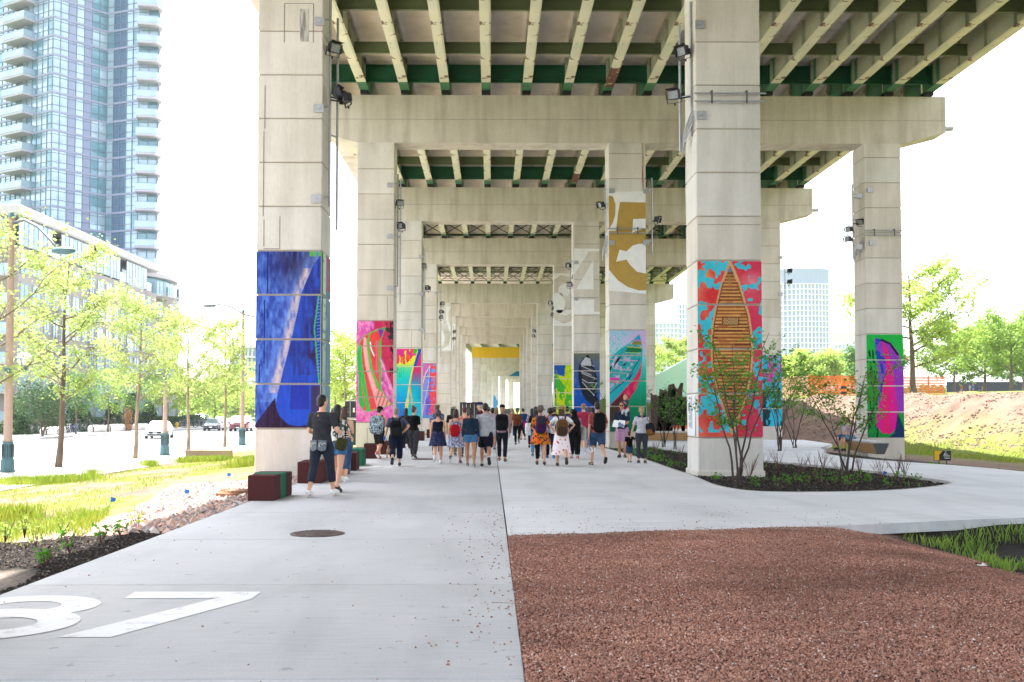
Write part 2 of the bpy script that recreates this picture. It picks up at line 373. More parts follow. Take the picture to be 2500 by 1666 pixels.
def smooth_loop(lp, it=2, keep=()):
    for _ in range(it):
        n = len(lp); out = []
        for i in range(n):
            a, b = Vector(lp[i][:2]), Vector(lp[(i + 1) % n][:2]); out += [tuple(a * .75 + b * .25), tuple(a * .25 + b * .75)]
        lp = out
    return lp
bed = [(4.66, 45.6)] + bedL[1:]
bed_s = smooth_loop(bed, 2)
tag(tri_sheet('path_right', poly_main, [bed_s], 0.0, M_path2), kind='structure')
# planting-bed kerb strip
mb = MB(); n = len(bed_s)
def offset(lp, d):
    o = []
    n = len(lp)
    for i in range(n):
        a = Vector(lp[i - 1]); b = Vector(lp[(i + 1) % n]); t = (b - a).normalized(); o.append((lp[i][0] - t.y * d, lp[i][1] + t.x * d))
    return o
ar = sum(bed_s[i][0] * bed_s[(i + 1) % n][1] - bed_s[(i + 1) % n][0] * bed_s[i][1] for i in range(n))
inn = offset(bed_s, .05 if ar > 0 else -.05)
for i in range(n):
    j = (i + 1) % n; a, b, c, d_ = bed_s[i], bed_s[j], inn[j], inn[i]; z0, z1 = -.3, .006
    mb.add([(*a, z0), (*b, z0), (*c, z0), (*d_, z0), (*a, z1), (*b, z1), (*c, z1), (*d_, z1)], [[4, 5, 6, 7], [0, 1, 5, 4], [2, 3, 7, 6]])
tag(mb.build('kerb', M_kerb), kind='structure')
# street, pavement and kerbs on the left
mb = MB(); mb.bb(-36.1, -18.3, -40, 600, -1.2, -.75); tag(mb.build('street', M_asph), kind='structure')
mb = MB(); y = -40
while y < 330:
    mb.bb(-18.06, -13.1, y + .008, y + 1.79, -1.1, -.60, 0); y += 1.8
tag(mb.build('pavement', M_side), kind='structure')
mb = MB(); y = 60
mb.bb(-45.5, -36.4, 40, 330, -1.1, -.60, 0); tag(mb.build('pavement', M_side), kind='structure')
mb = MB(); mb.bb(-18.3, -18.06, -40, 600, -1.2, -.595, 0, bev=.02); mb.bb(-36.38, -36.1, 40, 600, -1.2, -.595, 0, bev=.02)
tag(mb.build('street_kerb', M_kerb), kind='structure')
mb = MB()
M_line = mat('road_paint', (.75, .75, .73), .7, c2=(.6, .6, .58), scale=9)
for k in range(40): mb.bb(-24.3, -24.18, 20 + k * 9, 23 + k * 9, -.749, -.744)
for k in range(40): mb.bb(-30.3, -30.18, 20 + k * 9, 23 + k * 9, -.749, -.744)
tag(mb.build('road_marking', M_line), kind='structure')
# side path beyond bed and pale strip
# painted numerals on the slab
M_num = mat('numeral_paint', (.70, .705, .715), .6, c2=(.56, .565, .575), scale=7, detail=12, sharp=(.36, .44))
def ring_poly(cx, cy, rx, ry, hx, hy, hcx=None, hcy=None, xmin=None, seg=64):
    vs = []; fs = []
    for k in range(seg):
        a = 2 * math.pi * k / seg; c_, s_ = math.cos(a), math.sin(a)
        ox = cx + rx * c_; ix = (hcx or cx) + hx * c_
        if xmin: ox = max(ox, xmin); ix = max(ix, xmin)
        vs += [(ox, cy + ry * s_, .004), (ix, (hcy or cy) + hy * s_, .004)]
    for k in range(seg): k2 = (k + 1) % seg; fs.append([2 * k, 2 * k2, 2 * k2 + 1, 2 * k + 1])
    return vs, fs
def eight(mb, x, y, xmin=XL + .02):
    v, f = ring_poly(x, y + .74 + .43, .55, .44, .26, .20, xmin=xmin); mb.add([(a, b, c) for a, b, c in v], f)
    v, f = ring_poly(x, y + .52, .65, .54, .365, .245, xmin=xmin); mb.add([(a, b, c + .0015) for a, b, c in v], f)
mb = MB(); eight(mb, -3.61, 6.67)
pl = [G(x, y) for x, y in ((330, 1446), (637, 1446), (613, 1464), (271, 1557), (141, 1557), (528, 1462), (304, 1462))]
mb.add([(p.x, p.y, .004) for p in pl], [[0, 6, 5, 1], [1, 5, 2], [5, 4, 3, 2]])
tag(mb.build('painted_number', M_num), 'big white 87 painted on the grey path in the foreground', 'painted number')
mb = MB(); eight(mb, -3.55, 26.6); v, f = ring_poly(-2.35, 27.15, .62, .55, .34, .25); mb.add(v, f)
mb.add([(-2.97, 27.3, .0055), (-2.68, 27.2, .0055), (-2.3, 28.1, .0055), (-1.95, 28.4, .0055), (-2.3, 28.5, .0055)], [[0, 1, 2, 3, 4]])
tag(mb.build('painted_number', M_num), 'white 86 painted flat on the path beside the green block', 'painted number')
# ================================================================ viaduct
M_col = concrete('pier_concrete', (.70, .655, .60), (.61, .57, .515), .55)
M_colb = concrete('pier_concrete_warm', (.66, .605, .545), (.57, .525, .465), .75)
M_colc = concrete('pier_concrete_grey', (.69, .66, .62), (.59, .565, .525), .65)
M_cap = concrete('cap_concrete', (.67, .62, .54), (.58, .53, .455), .9)
M_slab = concrete('deck_soffit', (.80, .70, .63), (.68, .59, .53), .3, stain=(.45, .40, .36))
def steel(name, c, c2, rust):
    m = bpy.data.materials.new(name); m.use_nodes = True; n = m.node_tree.nodes; l = m.node_tree.links; b = n['Principled BSDF']
    b.inputs['Roughness'].default_value = .6
    tc = n.new('ShaderNodeTexCoord'); a = n.new('ShaderNodeTexNoise'); a.inputs['Scale'].default_value = .7; a.inputs['Detail'].default_value = 5
    l.new(tc.outputs['Object'], a.inputs[0]); r = n.new('ShaderNodeValToRGB'); r.color_ramp.elements[0].position = .35; r.color_ramp.elements[1].position = .65
    r.color_ramp.elements[0].color = (*c2, 1); r.color_ramp.elements[1].color = (*c, 1); l.new(a.outputs[0], r.inputs[0])
    z = n.new('ShaderNodeTexNoise'); z.inputs['Scale'].default_value = 1.6; z.inputs['Detail'].default_value = 8; z.inputs['Roughness'].default_value = .65; l.new(tc.outputs['Object'], z.inputs[0])
    q = n.new('ShaderNodeValToRGB'); q.color_ramp.elements[0].position = rust; q.color_ramp.elements[1].position = rust + .03
    q.color_ramp.elements[0].color = (0, 0, 0, 1); q.color_ramp.elements[1].color = (1, 1, 1, 1); l.new(z.outputs[0], q.inputs[0])
    x = n.new('ShaderNodeMix'); x.data_type = 'RGBA'; l.new(q.outputs[0], x.inputs[0]); l.new(r.outputs[0], x.inputs[6]); x.inputs[7].default_value = (.16, .07, .035, 1)
    l.new(x.outputs[2], b.inputs['Base Color']); return m
M_gir = steel('girder_paint_lit', (.72, .68, .49), (.60, .60, .44), .585)  # flange paint, its colour brightened for light coming up from the ground
M_web = steel('girder_web_paint_shaded', (.47, .47, .33), (.34, .37, .25), .64)  # olive web paint with the shade under the deck put into its colour
M_gend = steel('girder_end_green', (.06, .22, .10), (.05, .17, .08), .72)
M_rust = mat('rusted_girder', (.15, .06, .04), .8, c2=(.42, .40, .20), scale=2.2, sharp=(.38, .42), detail=8)
M_dia = steel('diaphragm_olive', (.13, .17, .07), (.10, .13, .06), .74)
M_dgr = mat('end_diaphragm_green', (.012, .13, .05), .5, c2=(.01, .08, .035), scale=1)
M_blk = mat('bearing_black', (.015, .015, .015), .6)
M_galv = mat('galvanised_steel', (.42, .43, .45), .45, c2=(.33, .34, .36), scale=12, metal=.5)
M_black = mat('black_fixture', (.012, .013, .015), .45, c2=(.02, .02, .022))
M_yel = mat('yellow_paint', (.85, .52, .01), .6, c2=(.75, .43, .01), scale=3)
M_paint_white = mat('white_wall_paint', (.80, .80, .80), .7, c2=(.72, .72, .72), scale=3)
M_gold = mat('gold_wall_paint', (.44, .28, .055), .65, c2=(.38, .24, .05), scale=3)
M_pyel = mat('pale_yellow_wall_paint', (.75, .62, .25), .7, c2=(.62, .54, .30), scale=3)
CB = 12.80; CT = 14.82; GB = 14.97; GH = 1.15; SB = GB + GH
CW, CDp = 1.56, 1.32
def column_mesh(z0, zj, h=1.064, ztop=CB, seed=0, grooves=True):
    """square pier with recessed joints; z0 base, zj one joint height"""
    x, y = CW / 2, CDp; rr_ = random.Random(seed)
    zs = []; z = zj
    while z > z0 + .3: z -= h
    z += h
    prof = [(z0, 0)]
    while z < ztop - .15:
        g = .022
        prof += [(z - .024, 0), (z - .011, g), (z + .011, g), (z + .024, 0)]; z += h
    prof.append((ztop, 0))
    vs = []; fs = []
    jog = 0
    for i, (zz, g) in enumerate(prof):
        if i % 4 == 1: jog = rr_.uniform(-.008, .008)
        X, X2, Y0, Y1 = x - g + jog, x - g - jog * .5, g + abs(jog) * .5, y - g; c = .02
        vs += [(-X + c, Y0, zz), (X2 - c, Y0, zz), (X2, Y0 + c, zz), (X2, Y1 - c, zz), (X2 - c, Y1, zz), (-X + c, Y1, zz), (-X, Y1 - c, zz), (-X, Y0 + c, zz)]
    for i in range(len(prof) - 1):
        for k in range(8): k2 = (k + 1) % 8; fs.append([i * 8 + k, i * 8 + k2, i * 8 + 8 + k2, i * 8 + 8 + k])
    fs.append(list(range(8))[::-1]); t = (len(prof) - 1) * 8; fs.append([t + k for k in range(8)])
    mb = MB(); mb.add(vs[:], fs)
    for i in range(len(prof) - 1):
        if prof[i][1] > 0 and prof[i + 1][1] > 0:
            for k in range(8): mb.m[i * 8 + k] = 1
        elif prof[i + 1][0] - prof[i][0] > .3:
            q_ = rr_.choice([0, 0, 2, 3])
            for k in range(8): mb.m[i * 8 + k] = q_
    for q in range(6):     # raised patches and tie-hole covers left by the formwork
        zz = rr_.uniform(z0 + 1.5, ztop - 1.5); xx = rr_.uniform(-x + .25, x - .5); w_ = rr_.uniform(.3, .6); hh = rr_.uniform(.25, .85)
    return mb
BX = [-4.83, 5.73, 16.52]
BENTS = [(6.2, 0, 0), (23.75, 0, 0), (41.5, 0, 0), (58.8, -.05, 0), (76.3, -.1, 0), (103.6, -.1, 0), (118.5, -.1, 0), (133, -.1, 0), (148, -.1, 0), (166, -.1, 0), (190, 2.0, -1.1), (208, 3.3, -1.6), (226, 4.3, -2.2), (244, 5.9, -2.8), (262, 8.0, -3.0), (282, 10.5, -3.2)]
ORD = ['first', 'second', 'third', 'fourth', 'fifth', 'sixth', 'seventh', 'eighth', 'ninth', 'tenth', 'eleventh', 'twelfth', 'thirteenth', 'fourteenth', 'fifteenth', 'sixteenth']
JO = {(1, 0): 1.10, (1, 1): .88, (2, 0): 1.04, (2, 1): .65, (2, 2): .50}
bents = []; columns = {}
for i, (Y, dx, dz) in enumerate(BENTS):
    if i == 0: lab = 'concrete bent over the near foreground, mostly out of the picture'
    elif i == 1: lab = 'nearest concrete bent, with the blue canoe pier and the wooden canoe pier'
    elif i == 10: lab = 'far concrete bent with its cap beam painted bright yellow'
    else: lab = '%s concrete bent counted from the nearest blue-mural pier' % ORD[i - 1] + ' down the viaduct'
    b = empty('concrete_bent', (dx, Y, 0), 0, lab, 'bridge bent', 'concrete bents carrying the elevated road'); bents.append(b)
    ct, cb = CT + dz, CB + dz
    pf = [(-7.6, cb + .50), (-5.62, cb), (17.32, cb), (19.25, cb + .50), (19.25, ct), (-7.6, ct)]
    if i >= 10: pf = [(-5.62, cb), (17.32, cb), (17.32, ct), (-5.62, ct)]
    mb = MB(); mb.prism(pf, .03, 1.17, 0, 'y')
    if i < 5:
        mb2 = MB()
    cp = mb.build('cap_beam', M_yel if i == 10 else M_cap, b)
    # horizontal pour joint + drain stub on cap
    if i in (1, 2, 3, 4):
        m2 = MB(); m2.bb(-7.5, 19.2, .022, .0295, cb + .98, cb + 1.0); m2.build('pour_joint', mat('joint_dark_line', (.28, .24, .19)), b)  # pour joint drawn in its own dark colour
        m3 = MB(); m3.tube([(19.2, .5, cb + .78), (19.75, .5, cb + .80)], .11, 10); m3.build('drain_pipe', M_galv, b)
    for k in range(3):
        if k == 2 and i > 9: continue
        x = BX[k]; base = -.3 if k else -.15
        if k == 2: base = -.9
        c = column_mesh(base, JO.get((i, k), [1.0, .8, .7][k] + .1 * (i % 3)), ztop=cb, seed=i * 7 + k).build('column', [M_col, mat('joint_dark_line', (.36, .32, .27)), M_colb, M_colc], b, (x, 0, 0))  # groove faces get a darker colour for dirt in the joints
        columns[(i, k)] = c
        if k == 1 and i in (1, 2):
            m4 = MB(); m4.bb(-.815, .815, -.04, CDp + .04, -.5, .10, 0, bev=.02); m4.build('column_footing', M_col, c)
# formwork outlines on the near left pier: thin recessed strips
M_jn = mat('form_joint', (.30, .27, .23), .9)
for (ci, segs) in (((1, 0), [(-.6, 8.3, -.6, 9.35), (-.62, 6.18, -.62, 8.24), (-.6, 5.4, -.22, 5.4), (-.22, 5.4, -.22, 6.18), (-.6, 4.4 + 1.06, -.6, 6.1), (-.15, 10.4, -.15, 11.35), (-.15, 11.35, .55, 11.35), (.55, 10.4, .55, 11.35)]),
                   ((2, 0), [(.52, 5.4, .52, 6.3), (-.3, .0, -.3, .8), (-.3, .8, -.1, 1.0)]), ((1, 1), [(-.75, 6.0, .75, 6.03)]),
                   ((3, 0), [(.2, 5.2, .2, 6.3), (-.5, 8.0, -.5, 9.1), (-.5, 6.9, .3, 6.9)])):
    mb = MB()
    for (x0, z0, x1, z1) in segs:
        if x0 == x1: mb.bb(x0 - .011, x0 + .011, -.004, .002, z0, z1)
        else: mb.bb(x0, x1, -.003, .002, z0 - .008, z0 + .008)
    mb.build('form_joint', M_jn, columns[ci])
m_ = mat('soot_stain', (.60, .57, .52), .9, c2=(.22, .20, .18), scale=5, stretch=(2.2, 1, .35), sharp=(.42, .62), detail=8)
mb = MB(); mb.bb(.22, .44, -.006, .001, 10.42, 11.22); mb.build('soot_stain', m_, columns[(1, 0)])
m_ = mat('rust_streak', (.58, .54, .48), .9, c2=(.30, .17, .08), scale=4, stretch=(5, 1, .25), sharp=(.40, .60), detail=8)
mb = MB(); mb.bb(.62, .70, -.006, .001, 9.9, 12.79); mb.build('rust_streak', m_, columns[(2, 1)])
# ---- spans
GXS = [-7 + 1.7 * k for k in range(16)]
def girder_mesh(L):
    mb = MB(); fw = .19
    e = 1.75
    mb.bb(-fw, fw, e, L - e, 0, .045, 0); mb.bb(-fw, fw, .1, e, 0, .045, 2); mb.bb(-fw, fw, L - e, L - .1, 0, .045, 2)
    mb.bb(-.14, .14, L * .2, L * .8, -.022, -.001, 0)      # cover plate
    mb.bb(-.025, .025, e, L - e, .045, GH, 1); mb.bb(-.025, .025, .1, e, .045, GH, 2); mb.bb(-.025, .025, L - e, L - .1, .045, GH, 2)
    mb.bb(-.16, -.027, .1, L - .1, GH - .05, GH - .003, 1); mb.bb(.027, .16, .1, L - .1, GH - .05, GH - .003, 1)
    k = 1.6
    while k < L - 1: mb.bb(-.14, -.027, k, k + .02, .05, GH - .06, 1); mb.bb(.027, .14, k, k + .02, .05, GH - .06, 1); k += 2.1
    mb.bb(-.17, .17, .15, .75, -.148, -.003, 3); mb.bb(-.17, .17, L - .75, L - .15, -.148, -.003, 3)
    return mb.mesh('girder', [M_gir, M_web, M_gend, M_blk])
def diaphragm(parent, y, z0, z1, m, name, truss=False):
    mb = MB()
    for k in range(15):
        a, b_ = GXS[k] + .026, GXS[k + 1] - .026
        if truss:
            mb.tube([(a, y, GB + .1), (b_, y, GB + GH - .1)], .03, 4, smooth=False); mb.tube([(b_, y + .07, GB + .1), (a, y + .07, GB + GH - .1)], .03, 4, smooth=False)
            mb.bb(a, b_, y - .05, y + .1, GB + .06, GB + .13); mb.bb(a, b_, y - .05, y + .1, GB + GH - .2, GB + GH - .1)
        else:
            mb.bb(a, b_, y - .012, y + .012, z0, z1); mb.bb(a, b_, y - .09, y - .0125, z0, z0 + .03); mb.bb(a, b_, y - .09, y - .0125, z1 - .03, z1)
            if name == 'end_diaphragm': mb.bb(a, b_, y - .11, y - .0125, z0 - .13, z0 - .10); mb.bb(a, b_, y - .03, y - .013, z0 - .1, z0 - .001)
            mb.bb(a, a + .10, y - .03, y - .013, z0 + .031, z1 - .031); mb.bb(b_ - .10, b_, y - .03, y - .013, z0 + .031, z1 - .031)
    mb.build(name, m, parent)
SPANS = [(-12.0, 6.2)] + [(BENTS[k][0], BENTS[k + 1][0]) for k in range(0, 9)]
gm_cache = {}
for i, (a, b_) in enumerate(SPANS):
    y0, y1 = a + (.58 if i else 0), b_ + .58; L = y1 - y0
    nm = ['stretch of elevated road deck out of sight behind the viewer', 'elevated road deck above the foreground, before the nearest bent', 'elevated road deck with wide yellow-green girders, between the two nearest bents',
          'elevated road deck between the second and third bents', 'elevated road deck between the third and fourth bents, cross-braced', 'long elevated road deck over a street, between fourth and fifth bents'][i] if i < 6 else 'far elevated road deck between %s and %s bents' % (ORD[i - 2], ORD[i - 1])
    s = empty('bridge_span', (0, y0, 0), 0, nm, 'bridge deck', 'spans of the elevated road')
    mb = MB(); mb.bb(-8.55, 20.1, 0, L - .002, SB, SB + .28)
    for x in GXS: mb.prism([(x - .30, SB), (x - .17, SB - .05), (x + .17, SB - .05), (x + .30, SB)], .3, L - .3, 0, 'y')
    mb.bb(-8.5, 20.05, L * .33, L * .33 + .5, SB - .09, SB - .001)
    mb.bb(-8.5, 20.05, L - 2.6, L - 2.0, SB - .16, SB - .001)
    mb.build('deck_slab', M_slab, s)
    for xa in (-8.55, 19.85): MB().bb(xa, xa + .25, 0, L - .002, SB + .281, SB + 1.1).build('parapet', M_cap, s)
    if i < 6:
        key = round(L, 2)
        if key not in gm_cache: gm_cache[key] = girder_mesh(L)
        for k, x in enumerate(GXS):
            g = link(gm_cache[key], 'girder', s, (x, 0, GB))
        if i == 2 or i == 3:
            mb = MB(); mb.bb(-.192, .192, L - 3.6, L - 1.2, -.006, .047); mb.bb(-.03, .03, L - 4.2, L - 1.2, .0475, .5)
            r_ = mb.build('rust_patch', M_rust, s, (GXS[7] + 0.0, 0, GB))
    if i < 4:
        k = L - 4.1
        while k > .8:
            diaphragm(s, k, GB + .32, GB + .76, M_dia, 'cross_beam'); k -= 4.15
        diaphragm(s, L - .95, GB + .36, GB + .98, M_dgr, 'end_diaphragm')
    elif i < 6:
        if i == 4: diaphragm(s, L - .9, 0, 0, mat('brace_dark', (.02, .035, .025)), 'cross_brace', True); diaphragm(s, L * .5, 0, 0, M_dia, 'cross_brace', True)
        else:
            for q in range(7): diaphragm(s, L - 1 - q * 3.6, 0, 0, M_dia, 'cross_brace', True)
for k in range(9, 15):
    (ya, da, za), (yb, db, zb) = BENTS[k], BENTS[k + 1]
    s = empty('bridge_span', (0, ya, 0), 0, 'distant curving road deck beyond the %s bent, dropping to the right' % ORD[k - 1], 'bridge deck', 'spans of the elevated road')
    A_, B_ = (ya + .58, da, za), (yb + .58, db, zb); y0, y1 = .58, yb - ya + .578
    def skew(x0, x1, z0, z1, m, nm): MB().add([(x0 + da, y0, z0 + za), (x1 + da, y0, z0 + za), (x1 + db, y1, z0 + zb), (x0 + db, y1, z0 + zb), (x0 + da, y0, z1 + za), (x1 + da, y0, z1 + za), (x1 + db, y1, z1 + zb), (x0 + db, y1, z1 + zb)], [[3, 2, 1, 0], [4, 5, 6, 7], [0, 1, 5, 4], [1, 2, 6, 5], [2, 3, 7, 6], [3, 0, 4, 7]]).build(nm, m, s)
    skew(-8.5, 20, SB, SB + 1.1, M_slab, 'deck_slab')
    for x in GXS[::2]: skew(x - .15, x + .15, GB, SB - .002, M_gend if k == 9 else M_web, 'girder')
# ================================================================ murals
def inside(poly, u, v):
    r = np.zeros(u.shape, bool); n = len(poly)
    for i in range(n):
        x0, y0 = poly[i]; x1, y1 = poly[(i + 1) % n]
        c = ((y0 > v) != (y1 > v))
        with np.errstate(divide='ignore', invalid='ignore'):
            xx = (x1 - x0) * (v - y0) / ((y1 - y0) if y1 != y0 else 1e-9) + x0
        r ^= c & (u < xx)
    return r
def npoly(pts, x0, x1, y0, y1): return [((x - x0) / (x1 - x0), 1 - (y - y0) / (y1 - y0)) for x, y in pts]
def H(h): return np.array([int(h[i:i + 2], 16) / 255 for i in (0, 2, 4)])
def tolin(c): return np.where(c <= .04045, c / 12.92, ((np.clip(c, 0, 1) + .055) / 1.055) ** 2.4)
def mixc(c, d, t): t = np.asarray(t, float)[..., None]; return c * (1 - t) + d * t
def setc(c, m, d): c[m] = (d[m] if getattr(d, 'shape', (3,)) != (3,) else d)
def segd(u, v, a, b, asp):
    ax, ay = a[0], a[1] * asp; bx, by = b[0], b[1] * asp; px, py = u, v * asp
    t = np.clip(((px - ax) * (bx - ax) + (py - ay) * (by - ay)) / ((bx - ax) ** 2 + (by - ay) ** 2 + 1e-9), 0, 1)
    return np.hypot(px - ax - t * (bx - ax), py - ay - t * (by - ay))
def line(c, u, v, pts, w_, colr, asp=2.8):
    for i in range(len(pts) - 1): setc(c, segd(u, v, pts[i], pts[i + 1], asp) < w_, H(colr) if isinstance(colr, str) else colr)
M_mural = vcol_mat('mural_print', .75, .3, 14, .09, .15)
def mural(ci, fn, z0, label, nx=90, x0=-.5, x1=.5, panel=1.064, rows=4, side=None):
    c = columns[ci]; V = []; Fs = []; Cs = []; nz = int(nx * .68)
    for r in range(rows):
        a = (z0 + r * panel + .022, z0 + (r + 1) * panel - .022)
        uu = np.linspace(0, 1, nx + 1); vv = (np.linspace(a[0], a[1], nz + 1) - z0) / (panel * rows)
        U, Vv = np.meshgrid(uu, vv); cl = fn(U, Vv)
        if side: P = np.stack([np.full(U.shape, CW / 2 + .014), U * CDp * .97 + .02, z0 + Vv * panel * rows], -1)
        else: P = np.stack([(x0 + U * (x1 - x0)) * (CW - .02), np.full(U.shape, -.014), z0 + Vv * panel * rows], -1)
        b = sum(len(q) for q in V); idx = np.arange(U.size).reshape(U.shape) + b
        V.append(P.reshape(-1, 3)); Cs.append((tolin(cl) * .82).reshape(-1, 3))
        Fs.append(np.stack([idx[:-1, :-1], idx[:-1, 1:], idx[1:, 1:], idx[1:, :-1]], -1).reshape(-1, 4))
    me = np_mesh('mural', np.concatenate(V), np.concatenate(Fs), M_mural, cols=np.concatenate(Cs))
    o = link(me, 'mural', c); o['label'] = label
    return o
def f_blue(u, v):
    P = lambda L: npoly(L, 80, 517, 170, 1415)
    n = fbm(u * 9, v * 60, 1); n2 = fbm(u * 22, v * 22, 2); n3 = fbm(u * 30, v * 9, 3)
    c = mixc(np.broadcast_to(H('2b3f9e'), u.shape + (3,)).copy(), H('5a84e0'), np.clip(n2 * 2.2 - .6, 0, 1))
    top = np.clip((v - .74) * 6, 0, 1) * np.clip(u * 2 - .1, 0, 1); c = mixc(c, H('2a2550'), top * np.clip(n3 * 2.4 - .2, 0, 1))
    hx = np.interp(v, [0, .17, .33, .53, .76, .9, .965], [.30, .33, .43, .57, .70, .86, .97])
    dd = hx - u
    c = mixc(c, H('7fa0f0'), np.clip(1 - dd / .38, 0, 1) * (dd > 0) * (v > .15) * (.4 + .6 * n2))
    c = mixc(c, H('f3c8b4'), np.clip(1 - np.abs(dd - .06) / .10, 0, 1) * (v > .2) * (v < .9) * np.clip(n2 * 2.2 - .3, 0, 1) * .9)
    hull = (u > hx) & (v < .96)
    hb = mixc(np.broadcast_to(H('26348a'), c.shape), H('2f55c8'), np.clip(n3 * 2 - .4, 0, 1))
    hb = mixc(hb, H('3a2350'), np.clip((u - hx - .05) * 3, 0, 1) * np.clip(n2 * 2.6 - .8, 0, 1) * (v > .3)); hb = mixc(hb, H('2a55d8'), np.clip(.42 - v, 0, .3) * 2.4)
    setc(c, hull, hb)
    brown = inside(P([(75, 1390), (215, 1200), (222, 1270), (245, 1330), (300, 1385), (360, 1398), (430, 1390), (520, 1330), (520, 1420), (75, 1420)]), u, v)
    setc(c, brown, mixc(np.broadcast_to(H('2c1a2e'), c.shape), H('3c2e60'), np.clip(n3 * 2 - .6, 0, 1)))
    dk = inside(P([(320, 1110), (445, 1110), (445, 1280), (312, 1280)]), u, v); setc(c, dk, mixc(c, H('2b2f9c'), np.full(u.shape, .6)))
    br = (u > .86) & (v < .24) & ~brown; setc(c, br, mixc(c, H('4a3040'), np.full(u.shape, .75)))
    tri = P([(502, 490), (470, 700), (500, 1020), (515, 1120), (520, 1120), (520, 490)])
    setc(c, inside(tri, u, v), H('2538a0')); line(c, u, v, P([(502, 490), (475, 720), (492, 900), (510, 1100)]), .012, '3fae5a')
    for q in range(24): line(c, u, v, [((495 - 80) / 437, .72 - q * .018), (1, .72 - q * .018 + .004)], .006, '6f92e8')
    setc(c, (v > .967) & (u > .82) & (n3 > .42), H('5fae58'))
    for (x, a, b) in ((158, 180, 480), (138, 520, 960), (105, 970, 1100)): line(c, u, v, P([(x, a), (x, b)]), .008, '16246a')
    return c
def f_blue_side(u, v):
    n = fbm(u * 6, v * 40, 5); c = mixc(np.broadcast_to(H('5d7f96'), u.shape + (3,)).copy(), H('8fb0b4'), n)
    setc(c, (u < .42) & (n > .35), H('d7dfc0')); setc(c, u < .10, H('2f8a58')); setc(c, (v > .8) & (u > .5) & (n > .4), H('b06a86')); c = mixc(c, H('6f8ea8'), np.clip(.7 - v, 0, .5)); return c
def f_wood(u, v):
    P = lambda L: npoly(L, 232, 667, 84, 1268)
    a = fbm(u * 10, v * 27, 8, 2); b_ = fbm(u * 3, v * 8, 9, 3)
    c = mixc(np.broadcast_to(H('d93a3c'), u.shape + (3,)).copy(), H('e8705a'), np.clip(b_ * 3 - 1.3, 0, 1)); c = mixc(c, H('d83c6a'), np.clip((u - .5) * 2, 0, .7))
    c = mixc(c, H('f0a04a'), np.clip(1 - np.hypot((u - .13) / .12, (v - .93) / .07), 0, 1)); c = mixc(c, H('f0a0a8'), np.clip(1 - np.hypot((u - .85) / .2, (v - .88) / .07), 0, 1) * .8)
    th = np.where(u < .5, .50, .64)
    cy = (a > th) & (v > .03); setc(c, cy, mixc(np.broadcast_to(H('2fb4c8'), c.shape), H('58cbe0'), b_))
    Ls = [(455, 95), (400, 230), (365, 370), (335, 520), (325, 640), (330, 780), (345, 880), (375, 980), (410, 1080), (440, 1180), (460, 1240)]
    Rs = [(455, 95), (510, 230), (550, 370), (575, 450), (590, 560), (600, 680), (590, 800), (570, 920), (545, 1020), (500, 1130), (465, 1240)]
    cano = inside(P(Ls + Rs[::-1]), u, v)
    st = (np.floor(v * 104) % 2) > 0; w1 = fbm(u * 5, v * 70, 12); w2 = fbm(u * 2.5, np.floor(v * 104), 14)
    wc = mixc(np.broadcast_to(H('8a4a2c'), c.shape), H('a8623a'), w1); wl = mixc(np.broadcast_to(H('c88a4a'), c.shape), H('e8b468'), w1)
    wc = np.where(st[..., None], wl, wc); wc = mixc(wc, H('5a2c20'), ((w2 < .42) & ~st) * .6); wc = mixc(wc, H('a8683c'), ((w2 > .6) & st) * .6)
    wc = mixc(wc, H('4a2618'), np.clip(.22 - v, 0, .2) * 3.5); wc = mixc(wc, H('5a3020'), np.clip((v - .86) * 5, 0, .6))
    setc(c, cano, wc)
    line(c, u, v, P(Ls), .021, 'd8a070'); line(c, u, v, P(Rs), .023, 'dcaa78'); line(c, u, v, P([(x + 7, y) for x, y in Ls[1:-1]]), .008, '7a4028'); line(c, u, v, P([(x - 8, y) for x, y in Rs[1:-1]]), .008, '8a5030')
    for (x0, x1, y0, y1) in ((398, 512, 462, 520), (408, 510, 988, 1042)):
        s_ = inside(P([(x0, y0), (x1, y0), (x1, y1), (x0, y1)]), u, v); setc(c, s_, H('6a3a24'))
        s2 = inside(P([(x0 + 8, y0 + 7), (x1 - 8, y0 + 7), (x1 - 8, y1 - 7), (x0 + 8, y1 - 7)]), u, v) & ((np.floor(u * 70) + np.floor(v * 190)) % 2 > 0); setc(c, s2, H('d8b078'))
    setc(c, inside(P([(445, 180), (455, 180), (455, 250), (445, 250)]), u, v), H('a87848')); setc(c, np.hypot((u - (450 - 232) / 435), (v - (1 - (152 - 84) / 1184)) * 2.7) < .03, H('7088b8'))
    return c
